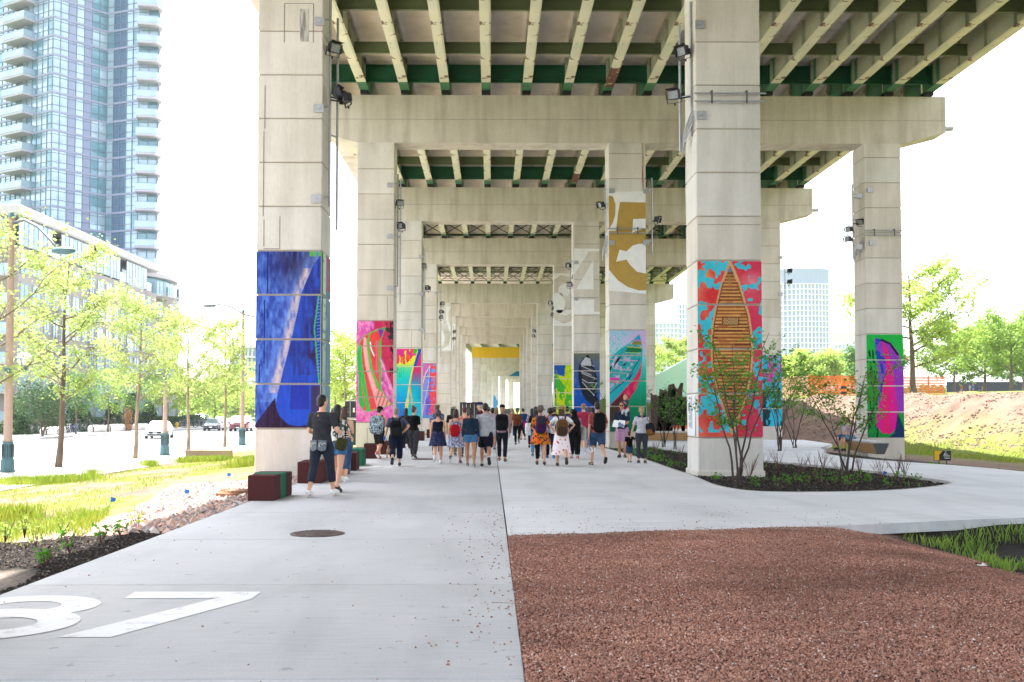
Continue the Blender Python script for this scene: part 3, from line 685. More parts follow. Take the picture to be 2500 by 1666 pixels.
def f_pink(u, v):
    P = lambda L: npoly(L, 55, 535, 55, 1420)
    a = fbm(u * 14, v * 36, 20); b_ = fbm((u + v) * 16, v * 12, 22)
    c = mixc(np.broadcast_to(H('e35ab4'), u.shape + (3,)).copy(), H('f79ad4'), np.clip(a * 2.4 - .7, 0, 1)); c = mixc(c, H('a8368c'), np.clip(b_ * 4 - 2.4, 0, 1))
    rb = inside(P([(290, 55), (540, 55), (540, 1000), (380, 520), (330, 160), (150, 270), (280, 170)]), u, v); setc(c, rb, mixc(np.broadcast_to(H('c02850'), c.shape), H('d8406a'), a))
    setc(c, inside(P([(430, 55), (540, 55), (540, 380), (490, 350), (430, 180)]), u, v) & (a > .45), H('3c4038')); setc(c, (u > .9) & (v > .45) & (b_ > .5), H('3a1838'))
    Lh = [(430, 145), (330, 180), (240, 215), (150, 270), (90, 360), (68, 480), (72, 640), (90, 800), (88, 980), (88, 1100), (105, 1190), (150, 1255), (210, 1272), (330, 1240), (520, 1180), (440, 1080), (370, 960), (370, 320), (400, 230)]
    hull = inside(P(Lh), u, v); setc(c, hull, mixc(np.broadcast_to(H('dd3c48'), c.shape), H('f06068'), a))
    bands = [([(95, 400), (110, 640), (165, 960), (215, 1255)], .05, '35c25a'), ([(80, 480), (80, 700), (105, 1000), (135, 1200)], .055, '2eb858'), ([(170, 400), (200, 640), (290, 980), (360, 1230)], .07, 'f0a0a4'), ([(165, 300), (165, 420), (205, 720), (310, 1020)], .04, 'f7b8b8'),
             ([(330, 180), (240, 220), (205, 330), (215, 480), (250, 700), (330, 920), (430, 1070), (520, 1175)], .03, '4fc24a'), ([(355, 320), (352, 520), (358, 720), (365, 960)], .022, '58b84a'), ([(315, 330), (320, 600), (320, 760)], .025, 'e86a80'), ([(400, 1000), (470, 1190)], .03, 'e07078')]
    for p, w_, h in bands:
        q = np.zeros(u.shape, bool); PP = P(p)
        for i in range(len(PP) - 1): q |= segd(u, v, PP[i], PP[i + 1], 2.8) < w_
        setc(c, q & hull, H(h))
    setc(c, hull & inside(P([(320, 960), (440, 1060), (520, 1180), (350, 1240), (300, 1080)]), u, v), mixc(np.broadcast_to(H('f0a8ac'), c.shape), H('c8504c'), (np.floor((u - v * .9) * 28) % 3 < 1) * .8))
    line(c, u, v, P(Lh + Lh[:1]), .011, '4fbf4c')
    setc(c, inside(P([(245, 225), (325, 195), (362, 320), (230, 332), (225, 270)]), u, v), H('f04a44')); setc(c, inside(P([(335, 180), (430, 145), (370, 300)]), u, v), mixc(np.broadcast_to(H('8a3aa8'), c.shape), H('3fae6a'), (a > .5) * 1.0))
    line(c, u, v, P([(235, 345), (245, 430), (283, 525)]), .016, 'fafafa'); line(c, u, v, P([(365, 560), (440, 760), (500, 980)]), .012, 'f0b8e0')
    return c
def f_rain(u, v):
    n = fbm(u * 22, v * 7, 31); n2 = fbm(u * 8, v * 20, 32)
    ys = [0, .12, .3, .5, .62, .72, .8]; cols = [H(x) for x in ('2b62c8', '1f7ed8', '0fa8e8', '17c8e0', '1fd8c8', '5fe0a8', 'f4ee30')]
    c = np.stack([np.interp(v, ys, [k[j] for k in cols]) for j in range(3)], -1)
    setc(c, (v > .78) & (n > .42 + .5 * np.clip(.9 - v, 0, 1) * 1.0) & (u < .95 - (1 - v) * 2.4), mixc(np.broadcast_to(H('f06a3a'), c.shape), H('e8207c'), np.clip(n2 * 2 - .5, 0, 1)))
    setc(c, (v > .9) & (n2 > .5), H('e8309a')); setc(c, (u > .7) & (v > .95 - .04 * n), H('3fb83a')); setc(c, (v < .74) & (v > .6) & (u < .35) & (n > .5), H('2fb878'))
    xl = np.interp(v, [0, .08, .2, .5, .7, .97], [.52, .40, .45, .56, .66, .88]); r = u > xl
    rc = np.stack([np.interp(v, [0, .35, .48, .7, .9, 1], [k[j] for k in [H(x) for x in ('17c8d0', '10c0e0', '20b0d8', 'e0307c', 'e83090', 'f0a040')]]) for j in range(3)], -1)
    rc = mixc(rc, H('1a9ac0'), np.clip((u - xl - .25) * 3, 0, 1) * (v > .3)); rc = mixc(rc, H('e83a5c'), ((n > .62) & (v > .45)) * .7); setc(c, r, rc)
    setc(c, np.abs(u - xl) < .03 + .03 * (v < .3), H('f0e05a')); setc(c, (v > .75) & (u > xl) & (u < xl + .12), H('2a50c0'))
    line(c, u, v, [(.56, .5), (.66, .25), (.7, .1)], .025, 'f0b050'); line(c, u, v, [(.82, .2), (.92, 0)], .014, '8a4ac8')
    return c
def f_lilac(u, v):
    n = fbm(u * 9, v * 22, 41); n2 = fbm(u * 16, v * 40, 42)
    c = mixc(np.broadcast_to(H('6fa4ec'), u.shape + (3,)).copy(), H('b06ae0'), np.clip((1 - v) * 1.1 - .3, 0, .9)); c = mixc(c, H('e868b8'), (np.abs(u - np.interp(v, [0, .5, .95], [.1, .18, .5])) < .15) * .7)
    setc(c, (u > .62) & (n > .42), mixc(np.broadcast_to(H('f4684a'), c.shape), H('f03a6a'), n2)); setc(c, (u > .45) & (u < .75) & (v < .9) & (n < .52), mixc(np.broadcast_to(H('6a50c8'), c.shape), H('5a7ae8'), n2))
    Lh = [(.68, .95), (.45, .8), (.3, .6), (.25, .3), (.28, .1)]; Rh = [(.68, .95), (.6, .6), (.42, .3), (.3, .08)]
    line(c, u, v, Lh, .022, 'e8d8f0'); line(c, u, v, Rh, .018, 'c0c8f0'); line(c, u, v, [(.45, .93), (.2, .6), (.08, .25), (.12, .1)], .03, 'f05a90'); setc(c, v < .06, H('5a8ae0')); return c
def f_teal(u, v):
    P = lambda L: npoly(L, 780, 1265, 105, 1438)
    n = fbm(u * 10, v * 24, 51); n2 = fbm(u * 30, v * 60, 52)
    ys = [0, .25, .45, .62, .75, .9, 1]; cols = [H(x) for x in ('0e6a4c', '0a8a5e', '0fa886', '4fc4b8', 'a8dce0', 'c8c8e8', '9fd0e8')]
    c = np.stack([np.interp(v, ys, [k[j] for k in cols]) for j in range(3)], -1); c = mixc(c, H('e0a8dc'), np.clip(u * 1.3 - .5, 0, 1) * np.clip((v - .72) * 6, 0, 1)); setc(c, (n2 > .62) & (v > .7) & (u < .5), H('6fd0d8'))
    outer = [(1175, 160), (1050, 270), (900, 370), (780, 490), (780, 1100), (900, 990), (1060, 840), (1160, 690), (1210, 520), (1218, 360), (1200, 240)]
    setc(c, inside(P(outer), u, v), H('1fb0bc'))
    red = [(1212, 500), (1160, 640), (1080, 770), (950, 910), (780, 1095), (780, 1320), (860, 1230), (1000, 1060), (1130, 880), (1190, 690)]
    setc(c, inside(P(red), u, v), mixc(np.broadcast_to(H('d02058'), c.shape), H('e8506a'), np.clip(n * 3 - 1.2, 0, 1)))
    br = [(780, 1100), (960, 930), (1020, 980), (940, 1120), (860, 1230), (800, 1320), (780, 1340)]; setc(c, inside(P(br), u, v), H('5a2a2c'))
    setc(c, inside(P([(780, 1110), (900, 1110), (860, 1240), (790, 1330)]), u, v), H('4a3a2c'))
    ins = [(1090, 250), (980, 340), (860, 450), (780, 560), (780, 930), (900, 830), (1080, 660), (1165, 500), (1205, 340), (1200, 255)]
    setc(c, inside(P(ins), u, v), mixc(np.broadcast_to(H('27a8ac'), c.shape), H('e0b8dc'), np.clip(n * 4 - 1.9, 0, 1)))
    setc(c, inside(P([(1175, 160), (1110, 232), (1195, 236)]), u, v), H('2a9ad8')); setc(c, inside(P([(1108, 236), (1196, 238), (1200, 252), (1090, 250)]), u, v), H('e078c0'))
    setc(c, inside(P([(1095, 256), (1200, 258), (1203, 300), (1070, 296)]), u, v), H('8a8838')); setc(c, inside(P([(1020, 330), (1205, 342), (1198, 400), (990, 392)]), u, v), H('1f7848'))
    for L, h in (([(1015, 325), (1205, 340)], 'd8c838'), ([(990, 400), (1195, 408)], 'a8d048'), ([(785, 490), (1160, 512)], 'e0a8c0'), ([(840, 610), (1080, 632)], 'd0a8b8'), ([(785, 658), (1060, 680)], 'b0a890'), ([(785, 780), (930, 800)], 'e06a80'), ([(785, 930), (1000, 760), (1180, 480)], '124a68'), ([(830, 600), (820, 550), (870, 450)], 'e8d8e8')): line(c, u, v, P(L), .011, h)
    for pl in ([(880, 480), (940, 445), (900, 510), (820, 610)], [(960, 560), (1005, 520), (985, 570), (930, 580)], [(780, 590), (810, 580), (790, 660)], [(1100, 650), (1040, 760), (1020, 750), (1080, 670)]): setc(c, inside(P(pl), u, v), H('0c1c20'))
    setc(c, inside(P([(780, 725), (920, 735), (900, 770), (780, 768)]), u, v), H('e048b0'))
    return c
def f_dark(u, v):
    P = lambda L: npoly(L, 332, 660, 388, 1560)
    n = fbm(u * 12, v * 30, 61)
    c = np.stack([np.interp(v, [0, .45, .75, .9, 1], [k[j] for k in [H(x) for x in ('1450b0', '1458c0', '44609c', '5f6a72', '77765c')]]) for j in range(3)], -1); c = mixc(c, H('6a80b0'), np.clip(n * 3 - 1.6, 0, .5) * (v > .4))
    Lh = [(512, 410), (450, 480), (405, 570), (388, 680), (392, 820), (410, 940), (440, 1060), (480, 1150), (560, 1230), (660, 1300)]; Rh = [(512, 410), (560, 520), (600, 660), (628, 800), (630, 960), (620, 1090), (660, 1200)]
    setc(c, inside(P(Lh + Rh[::-1]), u, v), mixc(np.broadcast_to(H('20242e'), c.shape), H('3a5478'), np.clip((.45 - v) * 2, 0, 1) * np.clip(.9 - u, 0, 1)))
    setc(c, inside(P([(480, 455), (540, 480), (552, 560), (550, 600), (425, 590), (420, 560)]), u, v), H('c4c8cc')); setc(c, inside(P([(425, 620), (580, 650), (600, 780), (560, 950), (500, 960), (440, 820)]), u, v), mixc(np.broadcast_to(H('26282e'), c.shape), H('585c62'), n))
    for L in ([(430, 600), (600, 695)], [(425, 690), (555, 750)], [(430, 715), (620, 815)], [(440, 820), (500, 870), (625, 878)], [(475, 490), (550, 540)], [(455, 520), (585, 605)], [(620, 880), (575, 985)], [(440, 860), (510, 970), (590, 1080)]): line(c, u, v, P(L), .014, 'c8ccd4')
    return c
def f_lime(u, v):
    n = fbm(u * 9, v * 18, 71); n2 = fbm(u * 24, v * 6, 72)
    c = mixc(np.broadcast_to(H('d8ea10'), u.shape + (3,)).copy(), H('8fd61e'), np.clip(n * 3 - 1.3, 0, 1)); setc(c, (u < .5 + .1 * n2) & (v > .84 - .1 * u), H('1f5cb8')); setc(c, (v < .88 - .5 * (u)) & (v > .55 - .5 * u) & (u > .05) & (n > .4), H('3fc234'))
    line(c, u, v, [(.1, .9), (.35, .62), (.62, .3), (.85, .08)], .022, '7a9a6a'); line(c, u, v, [(.02, .8), (.08, .4), (.1, 0)], .03, '4a6a9a'); return c
def f_green(u, v):
    P = lambda L: npoly(L, 1285, 1497, 537, 1110)
    n = fbm(u * 10, v * 22, 81)
    c = mixc(np.broadcast_to(H('1fb84a'), u.shape + (3,)).copy(), H('12863c'), np.clip((.8 - v) * .9, 0, .7)); setc(c, (v < .85) & (u < .3) & (fbm(u * 30 + v * 8, v * 16, 82) > .58), H('0c2c28'))
    setc(c, inside(P([(1360, 565), (1420, 580), (1470, 640), (1497, 730), (1497, 980), (1445, 960), (1400, 700)]), u, v), H('9a3ac0')); setc(c, inside(P([(1330, 560), (1365, 565), (1400, 700), (1380, 880), (1350, 960), (1345, 700)]), u, v), mixc(np.broadcast_to(H('2444b8'), c.shape), H('9a44d0'), (n > .5) * .9))
    setc(c, inside(P([(1372, 570), (1405, 620), (1440, 760), (1460, 960), (1455, 1050), (1420, 1088), (1370, 1085), (1340, 1050), (1335, 990), (1370, 860), (1400, 720)]), u, v), mixc(np.broadcast_to(H('e81a9a'), c.shape), H('f02070'), (np.abs(u - .5) < .1) * .8))
    setc(c, inside(P([(1460, 970), (1497, 1060), (1497, 1110), (1400, 1110), (1440, 1085)]), u, v), H('1a3468')); line(c, u, v, P([(1372, 570), (1420, 590), (1465, 650)]), .03, '101830'); return c
def f_multi(u, v):
    n = fbm(u * 8, v * 14, 91, 3); c = np.broadcast_to(H('1f4048'), u.shape + (3,)).copy(); c = mixc(c, H('2fc4e8'), (n > .42) * 1.0); setc(c, (n > .52) & (v > .62), H('e83ac0')); setc(c, (u < .4) & (v < .5), H('20383e')); setc(c, (v > .8) & (u < .5), H('28c0e0')); return c
mural((1, 0), f_blue, 1.10, 'blue and violet canoe picture with a pale orange highlight', 110)
mural((1, 0), f_blue_side, 1.10, 'narrow pale blue and green strip on the inner side of the pier', 24, side=True)
mural((1, 1), f_wood, .88, 'wooden canoe from above on mottled red and turquoise', 120)
mural((2, 0), f_pink, 1.04, 'red, green and pink striped canoe on a magenta ground', 90)
mural((2, 1), f_teal, .65, 'turquoise canoe with a crimson hull on a green ground', 90)
mural((2, 2), f_green, .72 - .33, 'magenta canoe on green and purple', 70, panel=1.09)
mural((3, 0), f_rain, .95, 'rainbow picture fading from yellow to turquoise and blue', 60)
mural((3, 1), f_dark, .70, 'dark canoe with pale ribs on bright blue', 60)
mural((3, 2), f_multi, .6, 'pink, turquoise and black camouflage picture', 40)
mural((4, 0), f_lilac, .95, 'lilac and orange picture with a thin white canoe outline', 40)
mural((4, 1), f_lime, .80, 'lime yellow and green picture with a blue corner', 40)
# painted super-size numerals on piers
def wall_paint(ci, white, over, mo, label, px, name='painted_numeral'):
    """px = (x0,x1,y0,y1) in crop units of the pier face; white/over polygons in crop units"""
    c = columns[ci]; i, k = ci; Y = BENTS[i][0]; mb = MB()
    def W(p): # crop units -> local face coordinates
        q = D(p[0] / 2.34 + 850, p[1] / 2.34 + 330, Y); return (q.x - BENTS[i][1] - BX[k], q.z)
    for lay, (pls, m) in enumerate(((white, 0), (over, 1))):
        for pl in pls:
            pts = [W(p) for p in pl]; h = CW / 2 - .006; pts = [(max(-h, min(h, a)), b) for a, b in pts]; n = len(pts)
            ar = sum(pts[q][0] * pts[(q + 1) % n][1] - pts[(q + 1) % n][0] * pts[q][1] for q in range(n))
            if ar < 0: pts = pts[::-1]
            from mathutils.geometry import tessellate_polygon
            tris = tessellate_polygon([[Vector((a, b, 0)) for a, b in pts]])
            vs = [(a, -.008 - .004 * lay, b) for a, b in pts]
            fs = []
            for t in tris:
                a, b, d_ = [pts[q] for q in t]; cr = (b[0] - a[0]) * (d_[1] - a[1]) - (b[1] - a[1]) * (d_[0] - a[0])
                fs.append(list(t) if cr > 0 else list(t)[::-1])
            mb.add(vs, fs, m)
    o = mb.build(name, [M_paint_white, mo], c); o['label'] = label
wall_paint((2, 1), [[(1470, 325), (1720, 322), (1720, 908), (1470, 890)]],
  [[(1470, 345), (1512, 352), (1528, 400), (1525, 460), (1512, 500), (1470, 540)],
   [(1553, 383), (1720, 386), (1720, 478), (1628, 480), (1622, 558), (1720, 532), (1720, 620), (1660, 622), (1625, 632), (1590, 665), (1550, 655), (1530, 725), (1590, 712), (1610, 742), (1650, 782), (1720, 792), (1720, 888), (1660, 888), (1600, 870), (1540, 830), (1470, 770), (1470, 548), (1530, 550), (1540, 460)]], M_gold, 'gold 5 painted on a white ground high on the pier', None)
wall_paint((3, 1), [[(1290, 648), (1450, 650), (1450, 665), (1375, 665), (1290, 800)], [(1402, 712), (1402, 882), (1303, 882)], [(1290, 940), (1406, 940), (1406, 1010), (1450, 1010), (1450, 1024), (1290, 1024)]], [], M_gold, 'white paint leaving a bare concrete figure 4', None)
import itertools
def arc(cx, cy, rx, ry, a0, a1, n=14): return [(cx + rx * math.cos(R(a0 + (a1 - a0) * k / n)), cy + ry * math.sin(R(a0 + (a1 - a0) * k / n))) for k in range(n + 1)]
wall_paint((4, 1), [[(1175, 790), (1285, 792), (1285, 815), (1215, 800), (1175, 830)], arc(1240, 885, 38, 36, 0, 360, 20), [(1175, 905)] + arc(1205, 960, 35, 60, -80, 80) + [(1175, 1010)], arc(1235, 1000, 46, 30, 0, 180) , [(1175, 1050), (1230, 1078), (1285, 1060), (1285, 1092), (1175, 1090)]], [], M_gold, 'white paint around a bare concrete figure 3', None)
wall_paint((5, 0), [[(560, 980), (596, 980), (570, 1020), (575, 1060), (592, 1100), (592, 1130), (575, 1115), (560, 1060)], arc(530, 1040, 18, 40, -90, 90), arc(532, 1160, 20, 45, -90, 90), [(592, 1130), (592, 1232), (530, 1230), (575, 1200)]], [], M_gold, 'white paint around a bare concrete figure 8', None)
wall_paint((6, 0), [[(595, 1080), (612, 1080), (612, 1180), (600, 1230), (595, 1230)]], [], M_gold, 'white painted strip of a numeral', None)
# ================================================================ light masts on the piers
def flood_mesh():
    mb = MB(); mb.box((0, 0, 0), (.34, .14, .26), 0, bev=.02); mb.box((0, -.078, 0), (.30, .012, .22), 1)
    mb.box((0, -.13, .165), (.36, .14, .012), 0, rot=(R(-18), 0, 0)); mb.box((-.19, -.11, 0), (.012, .12, .26), 0, rot=(0, 0, R(12))); mb.box((.19, -.11, 0), (.012, .12, .26), 0, rot=(0, 0, R(-12)))
    for k in range(5): mb.box((-.12 + .06 * k, .09, 0), (.012, .05, .22), 0)
    mb.box((-.215, .02, -.1), (.015, .04, .24), 0); mb.box((.215, .02, -.1), (.015, .04, .24), 0); mb.box((0, .02, -.23), (.43, .04, .015), 0); mb.tube([(0, .02, -.24), (0, .02, -.30)], .03, 8)
    return mb.mesh('floodlight', [M_black, mat('lamp_glass', (.30, .32, .34), .2)])
FLM = flood_mesh()
def mast(lab, Y, poles, plates=(), floods=(), pipes=(), Yc=None, side=1, fs=1.0, Ys=None):
    x0, yt, yb = poles[0]; base = D(x0, yb, Y + .35)
    t = empty('light_mast', base, 0, lab, 'light mast', 'lighting masts clamped to the piers')
    for n, (x, a, b) in enumerate(poles):
        p, q = D(x, b, Y + .35 + .4 * n), D(x, a, Y + .35 + .4 * n); q.x = p.x; MB().tube([p - base, q - base], .03, 8).build('pole', M_galv, t)
    if len(poles) > 1:
        for yy in (poles[1][1] + 50 * fs, poles[1][2] - (poles[1][2] - poles[1][1]) * .45):
            p = D(poles[0][0], yy, Y + .35); q = D(poles[1][0], yy + 6, Y + .75); MB().tube([p - base, q - base], .022, 6).build('cross_bar', M_galv, t)
    for (x, y, xp) in plates:
        p = D(x, y, Y - .03) - base; q = D(xp, y - 4, Y + .33) - base
        m = MB(); m.box(p, (.24, .03, .20), 0, bev=.005); m.tube([p + Vector((0, -.02, 0)), q], .022, 6); m.tube([p + Vector((.02, -.03, .0)), p + Vector((.02, -.05, .0))], .015, 6)
        m.build('bracket', M_galv, t)
    for (x, y, rz, rx) in floods:
        p = D(x, y, Y + .3) - base; o = link(FLM, 'floodlight', t, p); o.scale = (.85,) * 3; o.rotation_euler = (R(rx), 0, R(rz))
        m = MB(); m.tube([p + Vector((0, .02, -.1)), D(poles[0][0], y + 4, Y + .35) - base], .02, 6); m.build('lamp_arm', M_black, t)
    return t
def conduit(lab, ci, ys, w=CW + .1, col_=None, curve=True):
    Y = BENTS[ci[0]][0]; x = BENTS[ci[0]][1] + BX[ci[1]]; zz = [D(x * 1, y, Y).z for y in ys]
    zz = [CAMZ + (1004 - y) / 2431 * Y for y in ys]
    t = empty('conduit_run', (x, Y, zz[-1]), 0, lab, 'conduit', 'pipe runs strapped across the piers')
    for z in zz:
        mb = MB(); mb.tube([(-w / 2, -.11, z - zz[-1]), (w / 2 + .06, -.11, z - zz[-1])], .022, 8); mb.build('pipe', M_galv, t)
    for xx in (-.42, .42): mb = MB(); mb.bb(xx - .02, xx + .02, -.155, -.135, -.06, zz[0] - zz[-1] + .06); mb.bb(xx - .02, xx + .02, -.135, -.016, zz[0] - zz[-1] + .03, zz[0] - zz[-1] + .06); mb.build('strap', mat('dark_metal', (.10, .10, .10), .5), t)
    for k in range(4):
        mb = MB(); z0 = -.08 - .12 * k; mb.tube([(-CW / 2 - .05, .05, z0), (-CW / 2 - .16, .3 + .1 * k, z0 - .35), (-CW / 2 - .18, .8, z0 - .6)], .018, 6); mb.build('feeder_pipe', M_galv, t)
mast('tall mast with floodlights beside the blue canoe pier', 23.75, [(804, -25, 505), (822, 45, 562)], [(780, 52, 803), (778, 265, 800), (772, 486, 800)], [(815, 118, 40, 15), (826, 232, 70, -25), (846, 240, -60, 10)])
mast('mast with two floodlights on the wooden canoe pier', 23.75, [(1688, 5, 332), (1661, 62, 372)], [(1709, 60, 1690), (1712, 282, 1690)], [(1668, 125, -50, 20), (1645, 232, -30, 15)])
conduit('two galvanised pipes round the wooden canoe pier, high up', (1, 1), (222, 242))
mast('mast with two floodlights beside the pink striped canoe pier', 41.5, [(977, 440, 743), (971, 425, 700)], [(952, 452, 971), (952, 577, 971), (952, 703, 971)], [(976, 497, 20, 10), (981, 553, -40, 0)])
mast('mast on the left edge of the gold 5 pier', 41.5, [(1479, 437, 620)], [(1493, 466, 1480), (1493, 593, 1480)], [(1468, 500, -60, 20)])
mast('mast on the right edge of the gold 5 pier', 41.5, [(1592, 435, 623)], [(1577, 467, 1592), (1577, 593, 1592)], [(1604, 536, 60, 15)])
conduit('two thin pipes across the gold 5 on its pier', (2, 1), (557, 568))
mast('mast with three floodlights on the magenta canoe pier, far right', 41.5, [(2083, 450, 633), (2115, 432, 622)], [(2098, 478, 2084), (2125, 465, 2115), (2098, 603, 2084), (2130, 594, 2115)], [(2073, 560, -60, 20), (2071, 584, -60, 10), (2102, 542, -50, 20)])
conduit('pipe run across the magenta canoe pier above the picture', (2, 2), (560, 571))
mast('slim mast beside the rainbow picture pier', 58.8, [(1037, 607, 830), (1033, 600, 812)], [(1028, 627, 1036), (1028, 718, 1036), (1028, 805, 1036)], [(1034, 651, 10, 0), (1046, 704, -50, 0)])
mast('mast with three floodlights on the bare figure 4 pier', 58.8, [(1392, 628, 757)], [(1407, 641, 1392), (1407, 730, 1392)], [(1389, 649, -50, 0), (1403, 675, 50, 0), (1391, 696, -20, 0)])
mast('mast with stacked floodlights beside the lilac picture pier', 76.3, [(1076, 700, 872)], [(1066, 716, 1076), (1066, 850, 1076)], [(1079, 742, 40, 0), (1079, 762, -40, 0), (1077, 776, 10, 0)])
mast('mast with floodlights beside the lime green picture pier', 76.3, [(1348, 715, 790)], [], [(1345, 740, -40, 0), (1352, 753, 30, 0), (1350, 769, 0, 0)])
mast('mast with two floodlights on the far bare figure 8 pier', 103.6, [(1107, 795, 870)], [], [(1109, 810, 50, 0), (1108, 827, 40, 0)])
mast('mast with two floodlights on the far right bare pier', 103.6, [(1309, 795, 870)], [], [(1305, 808, -50, 0), (1303, 820, -40, 0)])
mast('mast with two floodlights on the pink and turquoise picture pier', 58.8, [(1917, 608, 740)], [(1906, 629, 1917), (1906, 718, 1917)], [(1927, 661, 60, 10), (1927, 688, 60, 10)])
# museum panel with small print on the side of the wooden canoe pier
c = columns[(1, 1)]
M_txt = mat('grey_print', (.12, .13, .18), .7); M_panel = mat('info_panel', (.72, .73, .75), .6, c2=(.68, .69, .71)); M_redt = mat('red_print', (.6, .03, .03), .6)
t = empty('information_panel', (BX[1] - CW / 2 - .012, 23.75 + .25, .92), 0, 'white information panel with fine print on the side of the wooden canoe pier', 'information panel')
MB().bb(-.01, 0, 0, .85, 0, 1.0).build('panel', M_panel, t)
mb = MB()
for k in range(24): mb.bb(-.0145, -.0115, .30, .30 + (.42 if k % 6 != 5 else .2), .82 - .028 * k, .832 - .028 * k)
for k in range(3): mb.bb(-.0145, -.0115, .30, .50, .93 - .03 * k, .945 - .03 * k)
mb.build('text_lines', M_txt, t); MB().bb(-.0145, -.0115, .62, .70, .89, .96).build('logo', M_redt, t); MB().bb(-.0145, -.0115, .66, .76, .60, .80).build('picture', mat('small_photo', (.05, .07, .2), .6), t)
# ================================================================ blocks used as seats
M_mar = mat('maroon_rubber', (.085, .022, .022), .85, c2=(.055, .016, .017), scale=60, bump=.5, bscale=180, spec=.2)
M_grb = mat('green_block', (.012, .15, .08), .8, c2=(.009, .10, .055), scale=60, bump=.5, bscale=180, spec=.2)
M_blb = mat('blue_block', (.03, .28, .50), .8, c2=(.025, .22, .42), scale=60, bump=.4, bscale=180, spec=.2)
def block(x0, x1, y, parts, h, lab, rz=0):
    t = empty('block_seat', ((x0 + x1) / 2, y, 0), R(rz), lab, 'block seat', 'coloured rubber block seats along the left piers'); w_ = (x1 - x0) / 2; yy = 0
    for k, (m, L, dw) in enumerate(parts):
        n = {M_mar: 'maroon_block', M_grb: 'green_slab', M_blb: 'blue_slab'}[m]
        MB().bb(-w_ + dw, w_, yy, yy + L - .003, .002, h - (.0 if k % 2 == 0 else -.008), 0, bev=.012).build(n, m, t); yy += L
block(-4.12, -3.66, 16.95, [(M_mar, .42, 0), (M_grb, .36, -.03), (M_mar, .42, -.12)], .43, 'maroon block seat with a green slab, nearest to the viewer', -3)
block(-4.06, -3.55, 21.0, [(M_mar, .5, 0), (M_mar, .4, 0)], .45, 'plain maroon block seat right behind the man in the grey tee', 0)
block(-3.85, -3.42, 23.9, [(M_mar, .45, 0), (M_blb, .22, 0)], .45, 'maroon block seat with a bright blue slab', 2)
block(-3.90, -3.42, 25.4, [(M_mar, .5, 0), (M_mar, .35, -.04)], .46, 'maroon double block seat between the blue slab and the green block', 2)
block(-3.98, -3.52, 27.5, [(M_grb, .9, 0), (M_mar, .3, -.1)], .47, 'dark green block seat with a maroon back', 3)
block(-4.05, -3.62, 31.9, [(M_mar, .45, 0), (M_grb, .3, 0)], .47, 'maroon block seat by the man with the camouflage backpack', 4)
block(-3.85, -3.40, 34.9, [(M_mar, .7, 0)], .47, 'maroon block seat just behind the beige dog', 3)
block(-3.62, -3.2, 40.5, [(M_mar, .9, 0)], .48, 'maroon block seat near the woman with the bun', 2)
block(-3.8, -3.4, 51.0, [(M_mar, .5, 0), (M_blb, .3, 0)], .48, 'maroon block seat with a blue slab, far by the rainbow pier', 2)
block(-3.6, -3.1, 56.0, [(M_mar, .7, 0)], .48, 'far maroon block seat behind the lady in the printed skirt', 0)
block(-4.0, -3.3, 68.0, [(M_mar, .7, 0)], .55, 'most distant maroon block seat on the left', 0)
block(6.0, 6.7, 56.5, [(M_mar, .8, 0)], .8, 'tall maroon block near the dark canoe pier on the right', 0)
# ================================================================ manholes
M_iron = mat('cast_iron', (.10, .055, .045), .7, c2=(.18, .15, .14), scale=9, metal=.3)
def manhole(x, y, r, lab, z=0):
    t = empty('manhole_cover', (x, y, z), 0, lab, 'manhole cover')
    mb = MB(); vs, fs = [], []; seg = 40
    mb.tube([(0, 0, .001), (0, 0, .009)], [r, r], seg, smooth=False); mb.build('frame', M_iron, t)
    mb = MB(); mb.tube([(0, 0, .0095), (0, 0, .014)], [r * .93, r * .93], seg, smooth=False)
    n = int(r / .045)
    for i in range(-n, n + 1):
        for j in range(-n, n + 1):
            px, py = i * .048 + (j % 2) * .024, j * .044
            if math.hypot(px, py) < r * .88: mb.box((px, py, .0175), (.034, .026, .006))
    mb.build('lid', M_iron, t)
manhole(*G(775, 1304)[:2], .335, 'round cast-iron manhole cover set in the grey path')
manhole(*G(1033, 1122)[:2], .36, 'small rust-coloured manhole cover by the woman in grey trousers')
p = G(570, 1206); t = empty('raised_manhole', (p.x - .0, p.y + .2, -.1), 0, 'rusty raised manhole ring among the pink rocks', 'manhole')
M_rsty = mat('rusty_iron', (.30, .14, .075), .8, c2=(.20, .09, .05), scale=8, bump=.3)
mb = MB(); mb.tube([(0, 0, -.1), (0, 0, .11), (0, 0, .13)], [.36, .37, .35], 32, smooth=False); mb.build('ring', M_rsty, t)
mb = MB(); mb.tube([(0, 0, .131), (0, 0, .15)], [.33, .32], 32, smooth=False)
for i in range(24): a = i * math.pi / 12; mb.box((.26 * math.cos(a), .26 * math.sin(a), .156), (.06, .03, .012), rot=(0, 0, a))
mb.build('lid', M_rsty, t)
